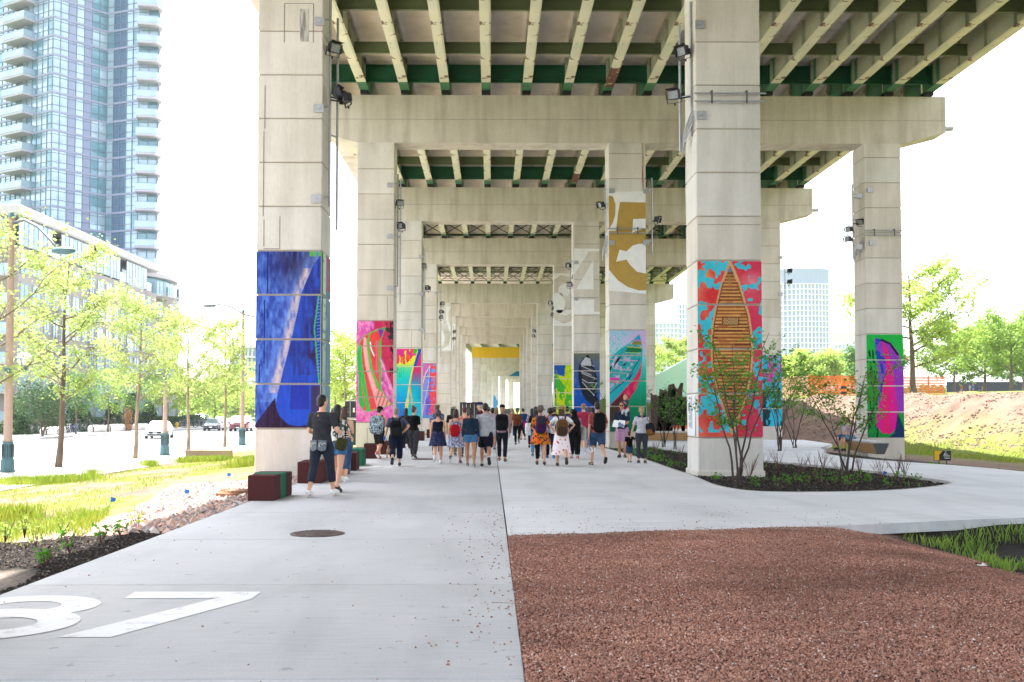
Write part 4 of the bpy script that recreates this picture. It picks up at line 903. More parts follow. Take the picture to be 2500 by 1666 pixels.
# ================================================================ vegetation builders
def leafmat(n, h, h2, tr=.5): return mat(n, hexc(h), .55, c2=hexc(h2), scale=1.3, sharp=(.35, .65), spec=.3, trans=tr)
L_spring = leafmat('leaf_spring', 'acb86e', '8aa254', .55)
L_green = leafmat('leaf_green', '90a94a', '6f9238', .55)
L_mid = leafmat('leaf_mid', '5b8436', '41692c', .4)
L_dark = leafmat('leaf_dark', '3f6232', '2c4a26', .25)
L_shrub = leafmat('leaf_shrub', '5f9a2e', '467c22', .5)
L_grass = leafmat('leaf_grass', '8f9438', '6f8a2c', .5)
L_lime = leafmat('leaf_lime', 'a9ba5c', '8aa54a', .6)
B_bark = mat('bark_brown', (.17, .12, .085), .9, c2=(.10, .07, .05), scale=9, stretch=(1, 1, .25), bump=.6, bscale=30)
B_pale = mat('bark_pale', (.34, .26, .18), .9, c2=(.20, .15, .11), scale=7, stretch=(1, 1, .4), bump=.6, bscale=30)
B_dark = mat('bark_dark', (.07, .05, .045), .9, c2=(.045, .035, .03), scale=14)
B_twig = mat('dogwood_twig', (.12, .035, .035), .7, c2=(.08, .03, .03), scale=14)
def leaf_quads(P, size, seed, jit=.4, up=.3, aspect=.55):
    r = np.random.RandomState(seed); n = len(P)
    a = r.randn(n, 3); a[:, 2] *= .6; a /= np.linalg.norm(a, axis=1)[:, None] + 1e-9
    b = r.randn(n, 3); b[:, 2] += up; b -= a * (a * b).sum(1)[:, None]; b /= np.linalg.norm(b, axis=1)[:, None] + 1e-9
    nn = np.cross(a, b)
    s = size * (1 + jit * (r.rand(n) * 2 - 1)); A = a * s[:, None]; B = b * s[:, None] * aspect
    V = np.stack([P - A * .5, P + B * .5 + nn * s[:, None] * .06, P + A * .5, P - B * .5 + nn * s[:, None] * .06], 1).reshape(-1, 3)
    F = np.arange(4 * n).reshape(n, 4); return V, F
def branch_tree(seed, h, th, r0, cr, nl=9, sub=4, lean=(0, 0), up=.7, top=1.0, wig=.06, stems=1, crown_low=0.0):
    """returns MB of wood and list of (point, weight) along twigs; local coordinates"""
    q = random.Random(seed); mb = MB(); tips = []
    for s_ in range(stems):
        if stems > 1:
            an = 2 * math.pi * s_ / stems + q.uniform(-.4, .4); ln = (math.cos(an) * q.uniform(.12, .38) * h, math.sin(an) * q.uniform(.12, .38) * h); hh = h * q.uniform(.7, 1.0); rr0 = r0 * q.uniform(.6, 1)
        else: ln = (lean[0] * h, lean[1] * h); hh = h; rr0 = r0
        pts = []; N = 9; ox, oy = 0, 0
        for i in range(N + 1):
            t = i / N; e = t ** (1.4 if stems > 1 else 1.0)
            ox += q.uniform(-wig, wig) * hh / N; oy += q.uniform(-wig, wig) * hh / N
            pts.append(Vector((ln[0] * e + ox + (.04 * math.cos(s_ * 2.1) if stems > 1 else 0), ln[1] * e + oy, hh * t * top)))
        rad = [rr0 * (1 - .85 * (i / N)) * (1.25 if i == 0 and stems == 1 else 1) for i in range(N + 1)]
        mb.tube(pts, rad, 8)
        at = lambda t: pts[min(N - 1, int(t * N))].lerp(pts[min(N, int(t * N) + 1)], t * N - int(t * N)) if t < 1 else pts[-1]
        for k in range(nl):
            t = th / hh + (1 - th / hh) * ((k + q.random() * .6) / nl) * .95; p = at(min(t, .99)); an = k * 2.4 + q.uniform(-.5, .5)
            L = cr * (1.05 - .75 * abs((t - th / hh) / (1 - th / hh) - .35)) * q.uniform(.75, 1.15); dz = up * L * q.uniform(.7, 1.2)
            e1 = Vector((math.cos(an) * L, math.sin(an) * L, dz)); rb = max(rr0 * .42 * (1 - t * .6), .008)
            bp = [p]; 
            for j in range(1, 6): bp.append(p + Vector((e1.x * j / 5, e1.y * j / 5, e1.z * (j / 5) ** 1.25)) + Vector((q.uniform(-1, 1), q.uniform(-1, 1), q.uniform(-.6, .6))) * L * .05)
            mb.tube(bp, [rb * (1 - .8 * j / 5) for j in range(6)], 5)
            for j in range(2, 6): tips.append(bp[j])
            for m_ in range(sub):
                j = q.randint(1, 4); s0 = bp[j]; a2 = an + q.uniform(-1.3, 1.3); l2 = L * q.uniform(.3, .6); e2 = s0 + Vector((math.cos(a2) * l2, math.sin(a2) * l2, l2 * q.uniform(.1, .9)))
                md = s0.lerp(e2, .5) + Vector((q.uniform(-1, 1), q.uniform(-1, 1), q.uniform(-1, 1))) * l2 * .08
                mb.tube([s0, md, e2], [rb * .4, rb * .28, rb * .1], 4); tips += [md, e2, e2]
        tips.append(pts[-1]); tips.append(pts[-2])
    return mb, tips
def tree(name, loc, h, th, r0, cr, nleaf, lm, bm_, leaf=.13, lab=None, cat='tree', group=None, seed=1, nl=10, sub=5, lean=(0, 0), sg=.32, stems=1, up=.7, wig=.06, flat=.8, crownname='crown', trunkname='trunk', rz=0, scale=1):
    t = empty(name, loc, rz, lab, cat, group, scale)
    mb, tips = branch_tree(seed, h, th, r0, cr, nl, sub, lean, up, 1.0, wig, stems)
    mb.build(trunkname, bm_, t)
    r = np.random.RandomState(seed); T = np.array([tuple(p) for p in tips]); T = T[T[:, 2] > th * .7]
    k = r.randint(0, len(T), nleaf); P = T[k] + r.randn(nleaf, 3) * sg * np.array([1, 1, flat]) * (r.rand(nleaf, 1) * .9 + .25)
    V, F = leaf_quads(P, leaf, seed); link(np_mesh(crownname, V, F, lm), crownname, t)
    return t
def gz(p): return (p[0], p[1], hz(p[0], p[1]))
ZS = -.61
def GS(x, y, z=ZS): return G(x, y, z)
GRP = 'young street trees in fresh leaf along the pavement'
tree('street_tree', GS(143, 1141), 8.2, 2.5, .125, 1.9, 7000, L_spring, B_bark, .125, 'young street tree with yellow-green leaves in front of the low apartment block', 'tree', GRP, 11, 14, 6, (.03, 0), .26)
tree('street_tree', GS(330, 1120), 7.1, 2.6, .10, 1.7, 6000, L_spring, B_pale, .13, 'slightly leaning street tree just left of the short lamp post', 'tree', GRP, 12, 13, 6, (.05, 0), .32)
tree('street_tree', GS(460, 1100), 7.3, 2.7, .10, 1.6, 4800, L_spring, B_pale, .14, 'street tree between the short lamp post and the concrete bench', 'tree', GRP, 13, 13, 6, (0, 0), .33)
tree('street_tree', GS(550, 1092), 7.4, 2.9, .10, 1.5, 4500, L_spring, B_pale, .15, 'street tree close to the lamp post by the blue canoe pier', 'tree', GRP, 14, 12, 6, (0, 0), .32)
tree('street_tree', (-18.9 + 1.5, 34.5, ZS), 9.0, 2.6, .12, 2.3, 4500, L_spring, B_bark, .13, 'street tree reaching into the picture at its left edge', 'tree', GRP, 15, 13, 6, (-.02, 0), .3)
tree('street_tree', GS(845, 1072), 8.0, 2.8, .12, 2.5, 7000, L_lime, B_pale, .17, 'full street tree seen between the two nearest left piers', 'tree', GRP, 16, 13, 6, (0, 0), .4)
for k, (x, yb, h, cr_, s_) in enumerate(((818, 1062, 7.5, 2.6, 21), (700, 1062, 7.0, 2.4, 22))):
    tree('street_tree', GS(x, yb), h, 2.6, .11, cr_, 7000, L_lime, B_pale, .2, ['street tree farther along, left of the full one between the piers', 'street tree hidden behind the blue canoe pier'][k], 'tree', GRP, s_)
# across the street
far = [(-37.6, 84, 4.0, 2.2, L_dark, 'dark spreading shrub tree in front of the low apartment block', 0.7, 3), (-38.5, 93, 5.2, 1.8, L_mid, 'thin green tree beside the parked bicycles', 1.8, 1), (-38.6, 101, 5.6, 2.0, L_green, 'light green tree in the middle of the far pavement', 1.8, 1),
       (-38.2, 108, 5.8, 1.9, L_mid, 'mid green tree by the orange pot', 1.8, 1), (-38.4, 118, 7, 2.3, L_lime, 'lime tree behind the white car', 2, 1), (-38.6, 128, 7.5, 2.6, L_lime, 'lime tree above the hedge behind the white car', 2, 1),
       (-38.4, 139, 8, 2.6, L_spring, 'yellow-green tree over the crowd of bicycles', 2, 1), (-38.4, 152, 8, 2.8, L_lime, 'pale lime tree behind the dark car', 2, 1), (-38.2, 168, 8.5, 3, L_lime, 'pale lime tree behind the red van', 2, 1), (-39, 190, 9, 3.2, L_spring, 'last pale tree at the end of the street', 2, 1)]
for k, (x, y, h, cr_, lm, lab, th, st) in enumerate(far):
    tree('far_pavement_tree', (x, y, ZS), h, th, .10, cr_, 2800 if k > 0 else 7000, lm, B_bark, .17 if y < 110 else .24, lab, 'tree', 'trees on the far side of the street', 40 + k, 11, 5, (0, 0), .4, st)
# conical evergreens & hedge in front of the building
def blob_bush(name, loc, sx, sy, sz, n, lm, leaf, lab, cat, seed, cone=False, group=None):
    t = empty(name, loc, 0, lab, cat, group); r = np.random.RandomState(seed)
    u = r.rand(n); th = r.rand(n) * 6.283; rr_ = (r.rand(n) ** .35)
    if cone: z = u * sz; w_ = (1 - u * .8) ** .8; P = np.stack([np.cos(th) * sx * w_ * rr_, np.sin(th) * sy * w_ * rr_, z], 1)
    else:
        d = r.randn(n, 3); d /= np.linalg.norm(d, axis=1)[:, None]; bump = 1 + .25 * (fbm(d[:, 0] * 2.5 + 9, d[:, 1] * 2.5 + d[:, 2] * 2 + 5, seed, 2) - .5) * 2
        P = d * rr_[:, None] * np.array([sx, sy, sz]) * bump[:, None]; P[:, 2] = np.abs(P[:, 2] + sz * .25)
    V, F = leaf_quads(P, leaf, seed); link(np_mesh('foliage', V, F, lm), 'foliage', t)
    mb = MB(); mb.tube([(0, 0, 0), (0, 0, sz * .6)], [.05 * max(sx, .6), .02], 6); mb.build('stem', B_bark, t); return t
labs = ['cone-shaped evergreen left of the first planter', 'cone-shaped evergreen behind the bicycles', 'cone-shaped evergreen behind the bench planter', 'cone-shaped evergreen right of the orange pot', 'cone-shaped evergreen behind the white car', 'narrow cone evergreen at the end of the planters', 'small cone evergreen by the building wall']
for k, (x, y, h) in enumerate(((-42.5, 90, 3.4), (-42.3, 96.5, 4.6), (-42, 101.5, 3.6), (-41.5, 110, 3.0), (-42, 117, 4.2), (-42, 123, 3.2), (-43, 105.5, 2.6))):
    blob_bush('evergreen_shrub', (x, y, ZS), 1.5, 1.5, h, 3500, L_dark, .2, labs[k], 'shrub', 60 + k, True, 'conical evergreens before the apartment block')
t = empty('hedge', (-42.6, 100, ZS), 0, 'long dark clipped hedge along the front of the apartment block', 'hedge'); r = np.random.RandomState(3)
P = np.stack([(r.rand(26000) - .5) * 1.6, (r.rand(26000)) * 60 - 12, r.rand(26000) ** .7 * 1.5], 1); P[:, 2] *= .8 + .3 * vnoise(P[:, 1] * .5, 0 * P[:, 1], 3); V, F = leaf_quads(P, .2, 4); link(np_mesh('foliage', V, F, L_dark), 'foliage', t)
# right side: park trees
GP = 'park trees on top of the bank'
def park(x, y, Y, h, cr_, th, r0, n, lm, lab, seed, leaf=.28, sg=.6, lean=(0, 0)):
    p = D(x, y, Y); tree('park_tree', (p.x, Y, hz(p.x, Y) - .05), h, th, r0, cr_, n, lm, B_bark, leaf, lab, 'tree', GP, seed, 14, 7, lean, sg, up=.55)
park(2232, 960, 84, 10.5, 4.6, 2.4, .28, 13000, L_lime, 'big spreading lime-green tree right of the magenta canoe pier', 71, .26, .55)
park(2405, 960, 120, 7.8, 3.6, 1.8, .2, 9000, L_green, 'round green tree at the right, behind the strollers', 72, .3)
park(2470, 960, 112, 8.2, 3.6, 1.8, .2, 9000, L_green, 'round green tree at the right edge of the picture', 73, .3)
park(2330, 960, 150, 9, 4.5, 1.5, .2, 9000, L_green, 'paler tree behind the orange fence end', 74, .4)
park(2150, 960, 150, 6.5, 4, 1.5, .2, 9000, L_mid, 'bushy tree behind the magenta canoe pier', 75, .42)
park(1990, 960, 170, 6.5, 4.2, 1.5, .2, 9000, L_lime, 'wide tree seen between the two small multi-stem trees', 76, .45)
park(1925, 960, 180, 7, 4, 1.5, .2, 8000, L_lime, 'wide tree right of the pink and turquoise picture', 77, .45)
park(2080, 960, 190, 7.5, 4.4, 1.5, .2, 8000, L_lime, 'wide tree left of the magenta canoe pier', 78, .45)
park(1650, 985, 210, 12, 6, 1.5, .2, 8000, L_lime, 'pale tree beyond the sloping green wall', 79, .5)
park(2500, 960, 170, 10, 5, 1.5, .2, 8000, L_mid, 'darker tree at the far right edge', 80, .45)
t = np.random.RandomState(9); n = 50000
P = np.stack([t.rand(n) * 420 + 20, 300 + t.rand(n) * 60, 0 * t.rand(n)], 1); hgt = 5 + 6 * fbm(P[:, 0] * .045, P[:, 1] * .03, 8); P[:, 2] = t.rand(n) ** .6 * hgt; V, F = leaf_quads(P, 1.6, 5)
tag(link(np_mesh('distant_wood', V, F, L_mid), 'distant_wood'), 'band of far green trees beyond the park', 'trees', kind='stuff')
n = 30000; P = np.stack([-37 - t.rand(n) * 80, 215 + t.rand(n) * 60, 0 * t.rand(n)], 1); hgt = 6 + 5 * fbm(P[:, 0] * .08, P[:, 1] * .03, 18); P[:, 2] = t.rand(n) ** .6 * hgt; V, F = leaf_quads(P, 1.1, 6)
tag(link(np_mesh('distant_wood', V, F, L_lime), 'distant_wood'), 'pale trees closing the end of the street', 'trees', kind='stuff')
# multi-stem bed trees (serviceberries)
GB_ = 'small multi-stem trees in the planting beds'
def service(x, y, h, stems, cr_, n, lab, seed, leaf=.055, z=-.07, nl=6, sub=4, sg=.09, rz=0):
    p = G(x, y, z); tree('multistem_tree', (p.x, p.y, z), h, .35 * h, .028, cr_, n, L_shrub, B_dark, leaf, lab, 'small tree', GB_, seed, nl, sub, (0, 0), sg, stems, .9, .16, rz=rz)
service(1800, 1192, 3.3, 6, .62, 1500, 'leafy multi-stem tree in front of the wooden canoe picture', 91, .075, rz=R(170))
service(2066, 1178, 3.0, 5, .5, 1500, 'slender multi-stem tree right of the wooden canoe, before the bench', 92, .07)
service(1648, 1102, 2.6, 4, .5, 500, 'almost bare multi-stem tree left of the wooden canoe pier', 93, .07, nl=8)
service(1905, 1106, 4.4, 7, .8, 1500, 'bushy multi-stem tree behind the wooden canoe pier, right side', 94, .09)
service(1515, 1088, 3.5, 4, .35, 900, 'narrow multi-stem tree beside the turquoise canoe pier, left side', 95, .07)
service(1620, 1096, 2.9, 5, .5, 350, 'bare twiggy tree right of the turquoise canoe pier', 96, .07, nl=9, sub=5)
service(1940, 1098, 3.2, 5, .6, 800, 'faint green multi-stem tree left of the bench', 97, .08)
# low bed plants
def plant(x, y, h, lm, lab, seed, n=26, leaf=.05, z=-.07, cat='plant', group='low leafy plants in the mulch', tw=0):
    p = G(x, y, z); t = empty('low_plant', (p.x, p.y, z), 0, lab, cat, group); q = random.Random(seed); mb = MB(); P = []
    for k in range(4 + seed % 3):
        a = q.uniform(0, 6.28); r_ = q.uniform(.2, .5) * h; e = Vector((math.cos(a) * r_, math.sin(a) * r_, h * q.uniform(.7, 1))); md = e * .5 + Vector((0, 0, .06 * h))
        mb.tube([(0, 0, 0), md, e], [.006, .004, .002], 4)
        for j in range(n // 5): tt = q.uniform(.35, 1.05); P.append(tuple(e * tt + Vector((q.uniform(-1, 1), q.uniform(-1, 1), q.uniform(-.6, .6))) * leaf * 1.1))
    for j in range(tw): a = q.uniform(0, 6.28); mb.tube([(0, 0, 0), (math.cos(a) * .07, math.sin(a) * .07, h * .5), (math.cos(a) * q.uniform(.05, .2), math.sin(a) * q.uniform(.05, .2), h * q.uniform(1, 1.7))], [.006, .004, .002], 4)
    mb.build('stem', B_twig, t); V, F = leaf_quads(np.array(P), leaf * 1.5, seed, up=1.2, aspect=.5); link(np_mesh('leaves', V, F, lm), 'leaves', t)
for k, (x, y, h, lab) in enumerate(((170, 1352, .34, 'largest leafy shoot in the black mulch on the left'), (245, 1325, .26, 'leafy shoot right of the largest one in the left mulch'), (293, 1308, .22, 'leafy shoot nearest the rocks in the left mulch'), (112, 1382, .22, 'small shoot near the pale soil patch, left'),
        (88, 1340, .32, 'pale leafy shoot left of the largest one in the mulch'), (60, 1315, .34, 'leafy shoot at the sunny edge of the mulch'), (12, 1325, .36, 'bushy shoot at the left edge of the picture'), (335, 1290, .3, 'leafy shoot rising in front of the pink rocks'), (150, 1312, .3, 'sunlit shoot behind the largest one'))):
    plant(x, y, h * .85, L_lime if k > 3 else L_shrub, lab, 110 + k, 26, .048, tw=2 if k % 2 else 0)
bedp = [(1842, 1192), (1893, 1195), (1968, 1193), (2033, 1182), (2070, 1192), (2085, 1190), (2118, 1183), (2168, 1194), (2000, 1180), (1925, 1188), (1943, 1180), (2200, 1186), (1745, 1180), (2240, 1183), (1700, 1160)]
for k, (x, y) in enumerate(bedp): plant(x, y, .24 + .05 * (k % 3), L_shrub, 'low leafy plant in the right bed, %s along its front edge from the left' % (ORD[k]), 140 + k, 28, .05)
for k in range(26):
    x = 1735 + (k * 47) % 480 + rnd.uniform(-8, 8); y = 1150 + (k * 7) % 30
    if x > 2150: y = max(y, 1165)
tg = 0
for k, (x, y) in enumerate(((1730, 1150), (1775, 1165), (1860, 1160), (1900, 1150), (1960, 1160), (2010, 1150), (2050, 1168), (2100, 1160), (2150, 1172), (2190, 1170), (2210, 1165), (1990, 1170), (1830, 1172), (1660, 1130), (1600, 1110), (1700, 1135))):
    p = G(x, y, -.07); t = empty('twiggy_shrub', (p.x, p.y, -.07), 0, 'leafless red-stemmed shrub in the right bed, beside plant group %d of the bed' % (k + 1), 'shrub', 'leafless red twig shrubs'); q = random.Random(k)
    mb = MB()
    for j in range(11):
        a = q.uniform(0, 6.28); r_ = q.uniform(.08, .32); h = q.uniform(.3, .62); e = Vector((math.cos(a) * r_, math.sin(a) * r_, h)); mb.tube([(0, 0, 0), e * .5 + Vector((0, 0, .05)), e], [.006, .004, .002], 4)
        for m_ in range(2): f = e * q.uniform(.5, .8); mb.tube([f, f + Vector((q.uniform(-.08, .08), q.uniform(-.08, .08), .14))], [.003, .0015], 3)
    mb.build('stems', B_twig, t)
    t['label'] = ['leafless red twig shrub against the base of the wooden canoe pier', 'leafless red twig shrub at the left tip of the bed tree', 'leafless red twig shrub right behind the leafy multi-stem tree', 'leafless red twig shrub at the back kerb behind the leafy tree', 'leafless red twig shrub midway between the two bed trees', 'leafless red twig shrub at the back kerb between the two bed trees', 'leafless red twig shrub at the foot of the slender tree', 'leafless red twig shrub just right of the slender tree', 'leafless red twig shrub near the blue flag', 'leafless red twig shrub at the right tip of the bed', 'leafless red twig shrub on the kerb at the bed tip', 'leafless red twig shrub left of the slender tree foot', 'leafless red twig shrub beside the leafy tree stems', 'leafless red twig shrub left of the wooden canoe pier', 'leafless red twig shrub near the white-shirted woman', 'leafless red twig shrub at the left corner of the pier base'][k]
# blue marker flags
M_flag = mat('blue_flag', (.0, .16, .65), .6)
for k, (x, y, z) in enumerate(((2157, 1168, -.07), (270, 1238, -.12), (555, 1172, -.1), (451, 1217, -.1), (1552, 1112, -.05))):
    p = G(x, y, z); t = empty('marker_flag', p, 0, ['blue marker flag near the tip of the right bed', 'blue marker flag in the near lawn on the left', 'tiny blue marker flag in the lawn by the blue canoe pier', 'tiny blue marker flag beside the pink rocks', 'tiny blue marker flag beside the toddler'][k], 'marker flag', 'blue survey flags')
    MB().tube([(0, 0, 0), (0, 0, .16)], .003, 4).build('wire', M_galv, t); mb = MB(); mb.add([(0, 0, .08), (.05, .015, .10), (.06, -.01, .145), (.0, 0, .16), (.0, .004, .08), (.07, .024, .09), (.09, -.006, .15), (.0, .004, .17)], [[0, 1, 2, 3], [7, 6, 5, 4]]); mb.build('flag', M_flag, t)
# ================================================================ buildings
def glass(name, c, rough=.08, c2=None): 
    return mat(name, c, rough, c2=c2 or tuple(x * .7 for x in c), scale=.35, spec=.8, metal=.15, detail=2)
G_l = glass('glass_pale', (.40, .56, .66)); G_t = glass('glass_teal', (.14, .33, .40)); G_d = glass('glass_blue', (.10, .20, .32)); G_p = mat('tower_panel', (.25, .30, .44), .5, c2=(.22, .27, .40), scale=.3)
M_mul = mat('mullion', (.17, .23, .33), .5); M_tslab = mat('tower_slab', (.27, .30, .42), .7, c2=(.24, .27, .38)); M_soff = mat('balcony_soffit', (.42, .42, .48), .8); M_bglass = glass('balcony_glass', (.34, .48, .58), .15)
FH = 2.9
def storey(seed):
    q = random.Random(seed); mb = MB()
    pl = [(-86, 160), (-79.4, 157.6), (-66.5, 150.0), (-60.7, 156.4), (-54.9, 154.2), (-52.0, 154.4), (-52.4, 156.5), (-61, 178), (-86, 180)]
    pl2 = pl
    # slab edge ring
    mb.prism([(x, y) for x, y in pl], -.16, .16, 1)
    kinds = [[0, 2, 0, 0], [0, 0, 1, 0, 0, 2, 0, 0, 0, 1, 0, 0], ['A'], ['B'], ['C'], [0, 0], [0, 0, 0]]
    for s_ in range(6):
        a, b_ = Vector((*pl[s_], 0)), Vector((*pl[s_ + 1], 0)); L = (b_ - a).length; d = (b_ - a) / L; nrm = Vector((d.y, -d.x, 0))
        n = max(2, round(L / 1.25)); w_ = L / n
        for k in range(n):
            p0 = a + d * (w_ * k) - nrm * .12; p1 = a + d * (w_ * (k + 1)) - nrm * .12
            u = (k + .5) / n
            if s_ == 2: m = 4 if (.30 < u < .44 or .56 < u < .70) else (0 if u < .75 or q.random() < .35 else 2)
            elif s_ == 3: m = 3 if .12 < u < .62 else (q.choice([0, 0, 2]))
            elif s_ == 1: m = 0 if q.random() < .7 else 2
            else: m = q.choice([0, 2, 0])
            mb.add([(p0.x, p0.y, .16), (p1.x, p1.y, .16), (p1.x, p1.y, FH - .16), (p0.x, p0.y, FH - .16)], [[0, 1, 2, 3]], {0: 2, 2: 3, 3: 4, 4: 5}[m])
            c = a + d * (w_ * k) - nrm * .06; mb.box((c.x, c.y, FH / 2), (.08, .10, FH - .34), 0, rot=(0, 0, math.atan2(d.y, d.x)))
        c = (a + b_) / 2 - nrm * .07; mb.box((c.x, c.y, 1.0), (L - .1, .08, .06), 0, rot=(0, 0, math.atan2(d.y, d.x)))
        mb.box((c.x, c.y, FH - .55), (L - .1, .08, .05), 0, rot=(0, 0, math.atan2(d.y, d.x)))
    return mb.mesh('storey', [M_mul, M_tslab, G_l, G_t, G_d, G_p])
st = [storey(k) for k in range(5)]
def balcony_mesh(pts):
    mb = MB(); mb.prism(pts, -.18, .12, 0); n = len(pts)
    for i in range(n - 1):
        a, b_ = Vector((*pts[i], 0)), Vector((*pts[i + 1], 0)); d = (b_ - a).normalized(); c = (a + b_) / 2; an = math.atan2(d.y, d.x)
        if i in (0, 1, 2): mb.box((c.x, c.y, .65), ((b_ - a).length - .05, .03, .98), 1, rot=(0, 0, an)); mb.box((c.x, c.y, 1.17), ((b_ - a).length, .06, .05), 2, rot=(0, 0, an))
    return mb.mesh('balcony', [M_soff, M_bglass, M_mul])
balL = balcony_mesh([(-74.6, 155.0), (-75.7, 153.2), (-71.2, 150.6), (-70.2, 152.3), (-74.4, 155.05)])
balR = balcony_mesh([(-54.9, 154.0), (-54.7, 152.5), (-51.8, 152.9), (-51.4, 154.6), (-52.1, 156.0)])
t = empty('glass_tower', (0, 0, 0), 0, 'tall pale blue glass apartment tower with stacked balconies, cut off by the top edge', 'tower')
for k in range(36):
    z = 6 + k * FH + .45; link(st[k % 5], 'storey', t, (0, 0, z)); link(balR, 'balcony', t, (0, 0, z)); link(balL, 'balcony', t, (0, 0, z))
MB().prism([(-85, 160.5), (-79, 158.2), (-66.5, 151), (-60.7, 157.4), (-54.9, 155.2), (-53.4, 157), (-61.5, 176), (-85, 179)], -.6, 6.2, 0).build('base', M_tslab, t)
# low apartment block
M_stone = concrete('pale_stone', (.34, .31, .30), (.29, .27, .26), .2); M_wf = mat('window_frame', (.28, .33, .38), .5); M_par = mat('parapet_white', (.48, .46, .46), .7)
t = empty('apartment_block', (-46, 97, 0), 0, 'long low stone-clad apartment block with a glazed top floor, behind the street trees', 'apartment block')
zr = 21.6
MB().bb(-22, 0, 0, 40, -.6, 17.6).build('wall', M_stone, t)
MB().bb(-22, -1.6, .6, 39.6, 17.601, 20.6).build('top_floor_wall', G_t, t)
MB().bb(-22.4, .35, -.5, 40.4, 20.6, 21.6, 0, bev=.1).build('roof', M_par, t)
def window_mesh(w_, h, cols=2, tr=True, m=(M_wf, G_l, G_t)):
    mb = MB(); mb.bb(0, .06, -w_ / 2, w_ / 2, 0, .07); mb.bb(0, .06, -w_ / 2, w_ / 2, h - .07, h); 
    for k in range(cols + 1): y = -w_ / 2 + (w_ - .07) * k / cols; mb.bb(.001, .06, y, y + .07, .071, h - .071)
    mb.bb(.004, .05, -w_ / 2 + .07, w_ / 2 - .07, h * .28, h * .28 + .05)
    for k in range(cols): y = -w_ / 2 + (w_ - .07) * k / cols; mb.bb(.005, .02, y + .071, y + (w_ - .07) / cols - .001, .072, h - .072, 1 + (k % 2 if cols > 3 else 0))
    return mb.mesh('window', list(m))
W1 = window_mesh(1.9, 2.0); W2 = window_mesh(1.3, 2.0); WB = window_mesh(7.4, 2.75, 7); WG = window_mesh(2.4, 2.3, 3, m=(M_wf, G_t, G_l))
for b_ in range(4):
    y0 = 9.55 * b_
    link(WB, 'top_floor_glazing', t, (.02, y0 + 3.6, 17.75)); MB().bb(-1.6, -.0, y0 + 7.35, y0 + 9.3, 17.62, 17.75).bb(-.06, 0, y0 + 7.35, y0 + 9.3, 17.76, 18.8, 1).build('balcony', [M_par, M_bglass], t)
    for f in range(6):
        z = .2 + 2.85 * f
        for (dy, W) in ((1.3, W1), (3.9, W1), (6.3, W2)): link(W if f else WG, 'window', t, (.012, y0 + dy, z + .55))
        MB().bb(.001, 1.1, y0 + 7.4, y0 + 9.3, z + .1, z + .25).bb(1.05, 1.1, y0 + 7.4, y0 + 9.3, z + .26, z + 1.25, 1).build('balcony', [M_par, M_bglass], t)
        link(W2, 'window', t, (.012, y0 + 8.4, z + .5))
for f in range(7):
    z = .2 + 2.85 * f
    for k in range(3): o = link(W1, 'window', t, (-5.5 - 4.2 * k, -.012, z + .5)); o.rotation_euler = (0, 0, R(-90))
    MB().bb(-3.9, -.3, -1.3, -.001, z + .1, z + .3).bb(-3.9, -.3, -1.3, -1.25, z + .31, z + 1.3, 1).build('balcony', [M_par, M_bglass], t)
# rounded end
mb = MB(); pts = [(-6 + 6 * math.cos(a), 48 + 8.0 * math.sin(a)) for a in [R(x) for x in range(-90, 91, 12)]] + [(-20, 56), (-20, 40)]
mb.prism(pts, -.6, 17.8); mb.build('rounded_end', M_stone, t); MB().prism([(x * 1.03 - .1, (y - 48) * 1.03 + 48) for x, y in pts], 20.4, 21.0).build('roof', M_par, t)
MB().prism([(-6 + 5 * math.cos(a), 48 + 7.0 * math.sin(a)) for a in [R(x) for x in range(-90, 91, 12)]] + [(-20, 55), (-20, 41)], 17.801, 20.4).build('top_floor_wall', G_t, t)
for f in range(7):
    for a in range(-75, 60, 22):
        x, y = -6 + 6.02 * math.cos(R(a)), 48 + 8.02 * math.sin(R(a)); o = link(W2, 'window', t, (x, y, .75 + 2.85 * f)); o.rotation_euler = (0, 0, R(a))
    MB().prism([(-2, 40.2), (1.1, 41.5), (1.6, 44.5), (-.2, 46)], .3 + 2.85 * f, .5 + 2.85 * f).build('balcony', M_par, t)
# distant buildings
def far_block(name, x0, x1, yt, Y, depth, nf, lab, g, s_, curve=0, fins=0, yb=1000, ph=0, phm=None):
    a, b_ = D(x0, yb, Y), D(x1, yb, Y); zt = D(x0, yt, Y).z; w_ = b_.x - a.x
    t = empty(name, ((a.x + b_.x) / 2, Y, 0), 0, lab, 'building')
    N = 10; fr = [(-w_ / 2 + w_ * k / N, -curve * (1 - (2 * k / N - 1) ** 2)) for k in range(N + 1)]
    pl = fr + [(w_ / 2, depth), (-w_ / 2, depth)]
    MB().prism(pl, 0, zt - ph).build('glass_core', g, t); fh = (zt - ph) / nf
    pe = [(x * 1.02, y - .8) for x, y in fr] + [(w_ / 2 * 1.02, depth), (-w_ / 2 * 1.02, depth)]
    me = MB().prism(pe, 0, fh * .16).mesh('floor_slab', s_)
    for k in range(nf + 1): link(me, 'floor_slab', t, (0, 0, min(k * fh, zt - ph)))
    if fins:
        for k in range(fins): x = -w_ / 2 + w_ * (k + .5) / fins; y = -curve * (1 - (2 * x / w_) ** 2); MB().bb(x - w_ / fins * .16, x + w_ / fins * .16, y - .35, y - .02, .3, zt - ph - .1).build('fin', s_, t)
    if ph: MB().prism([(x * .98, y + .3) for x, y in pl], zt - ph + fh * .17, zt).build('roof_plant', phm or s_, t)
    return t
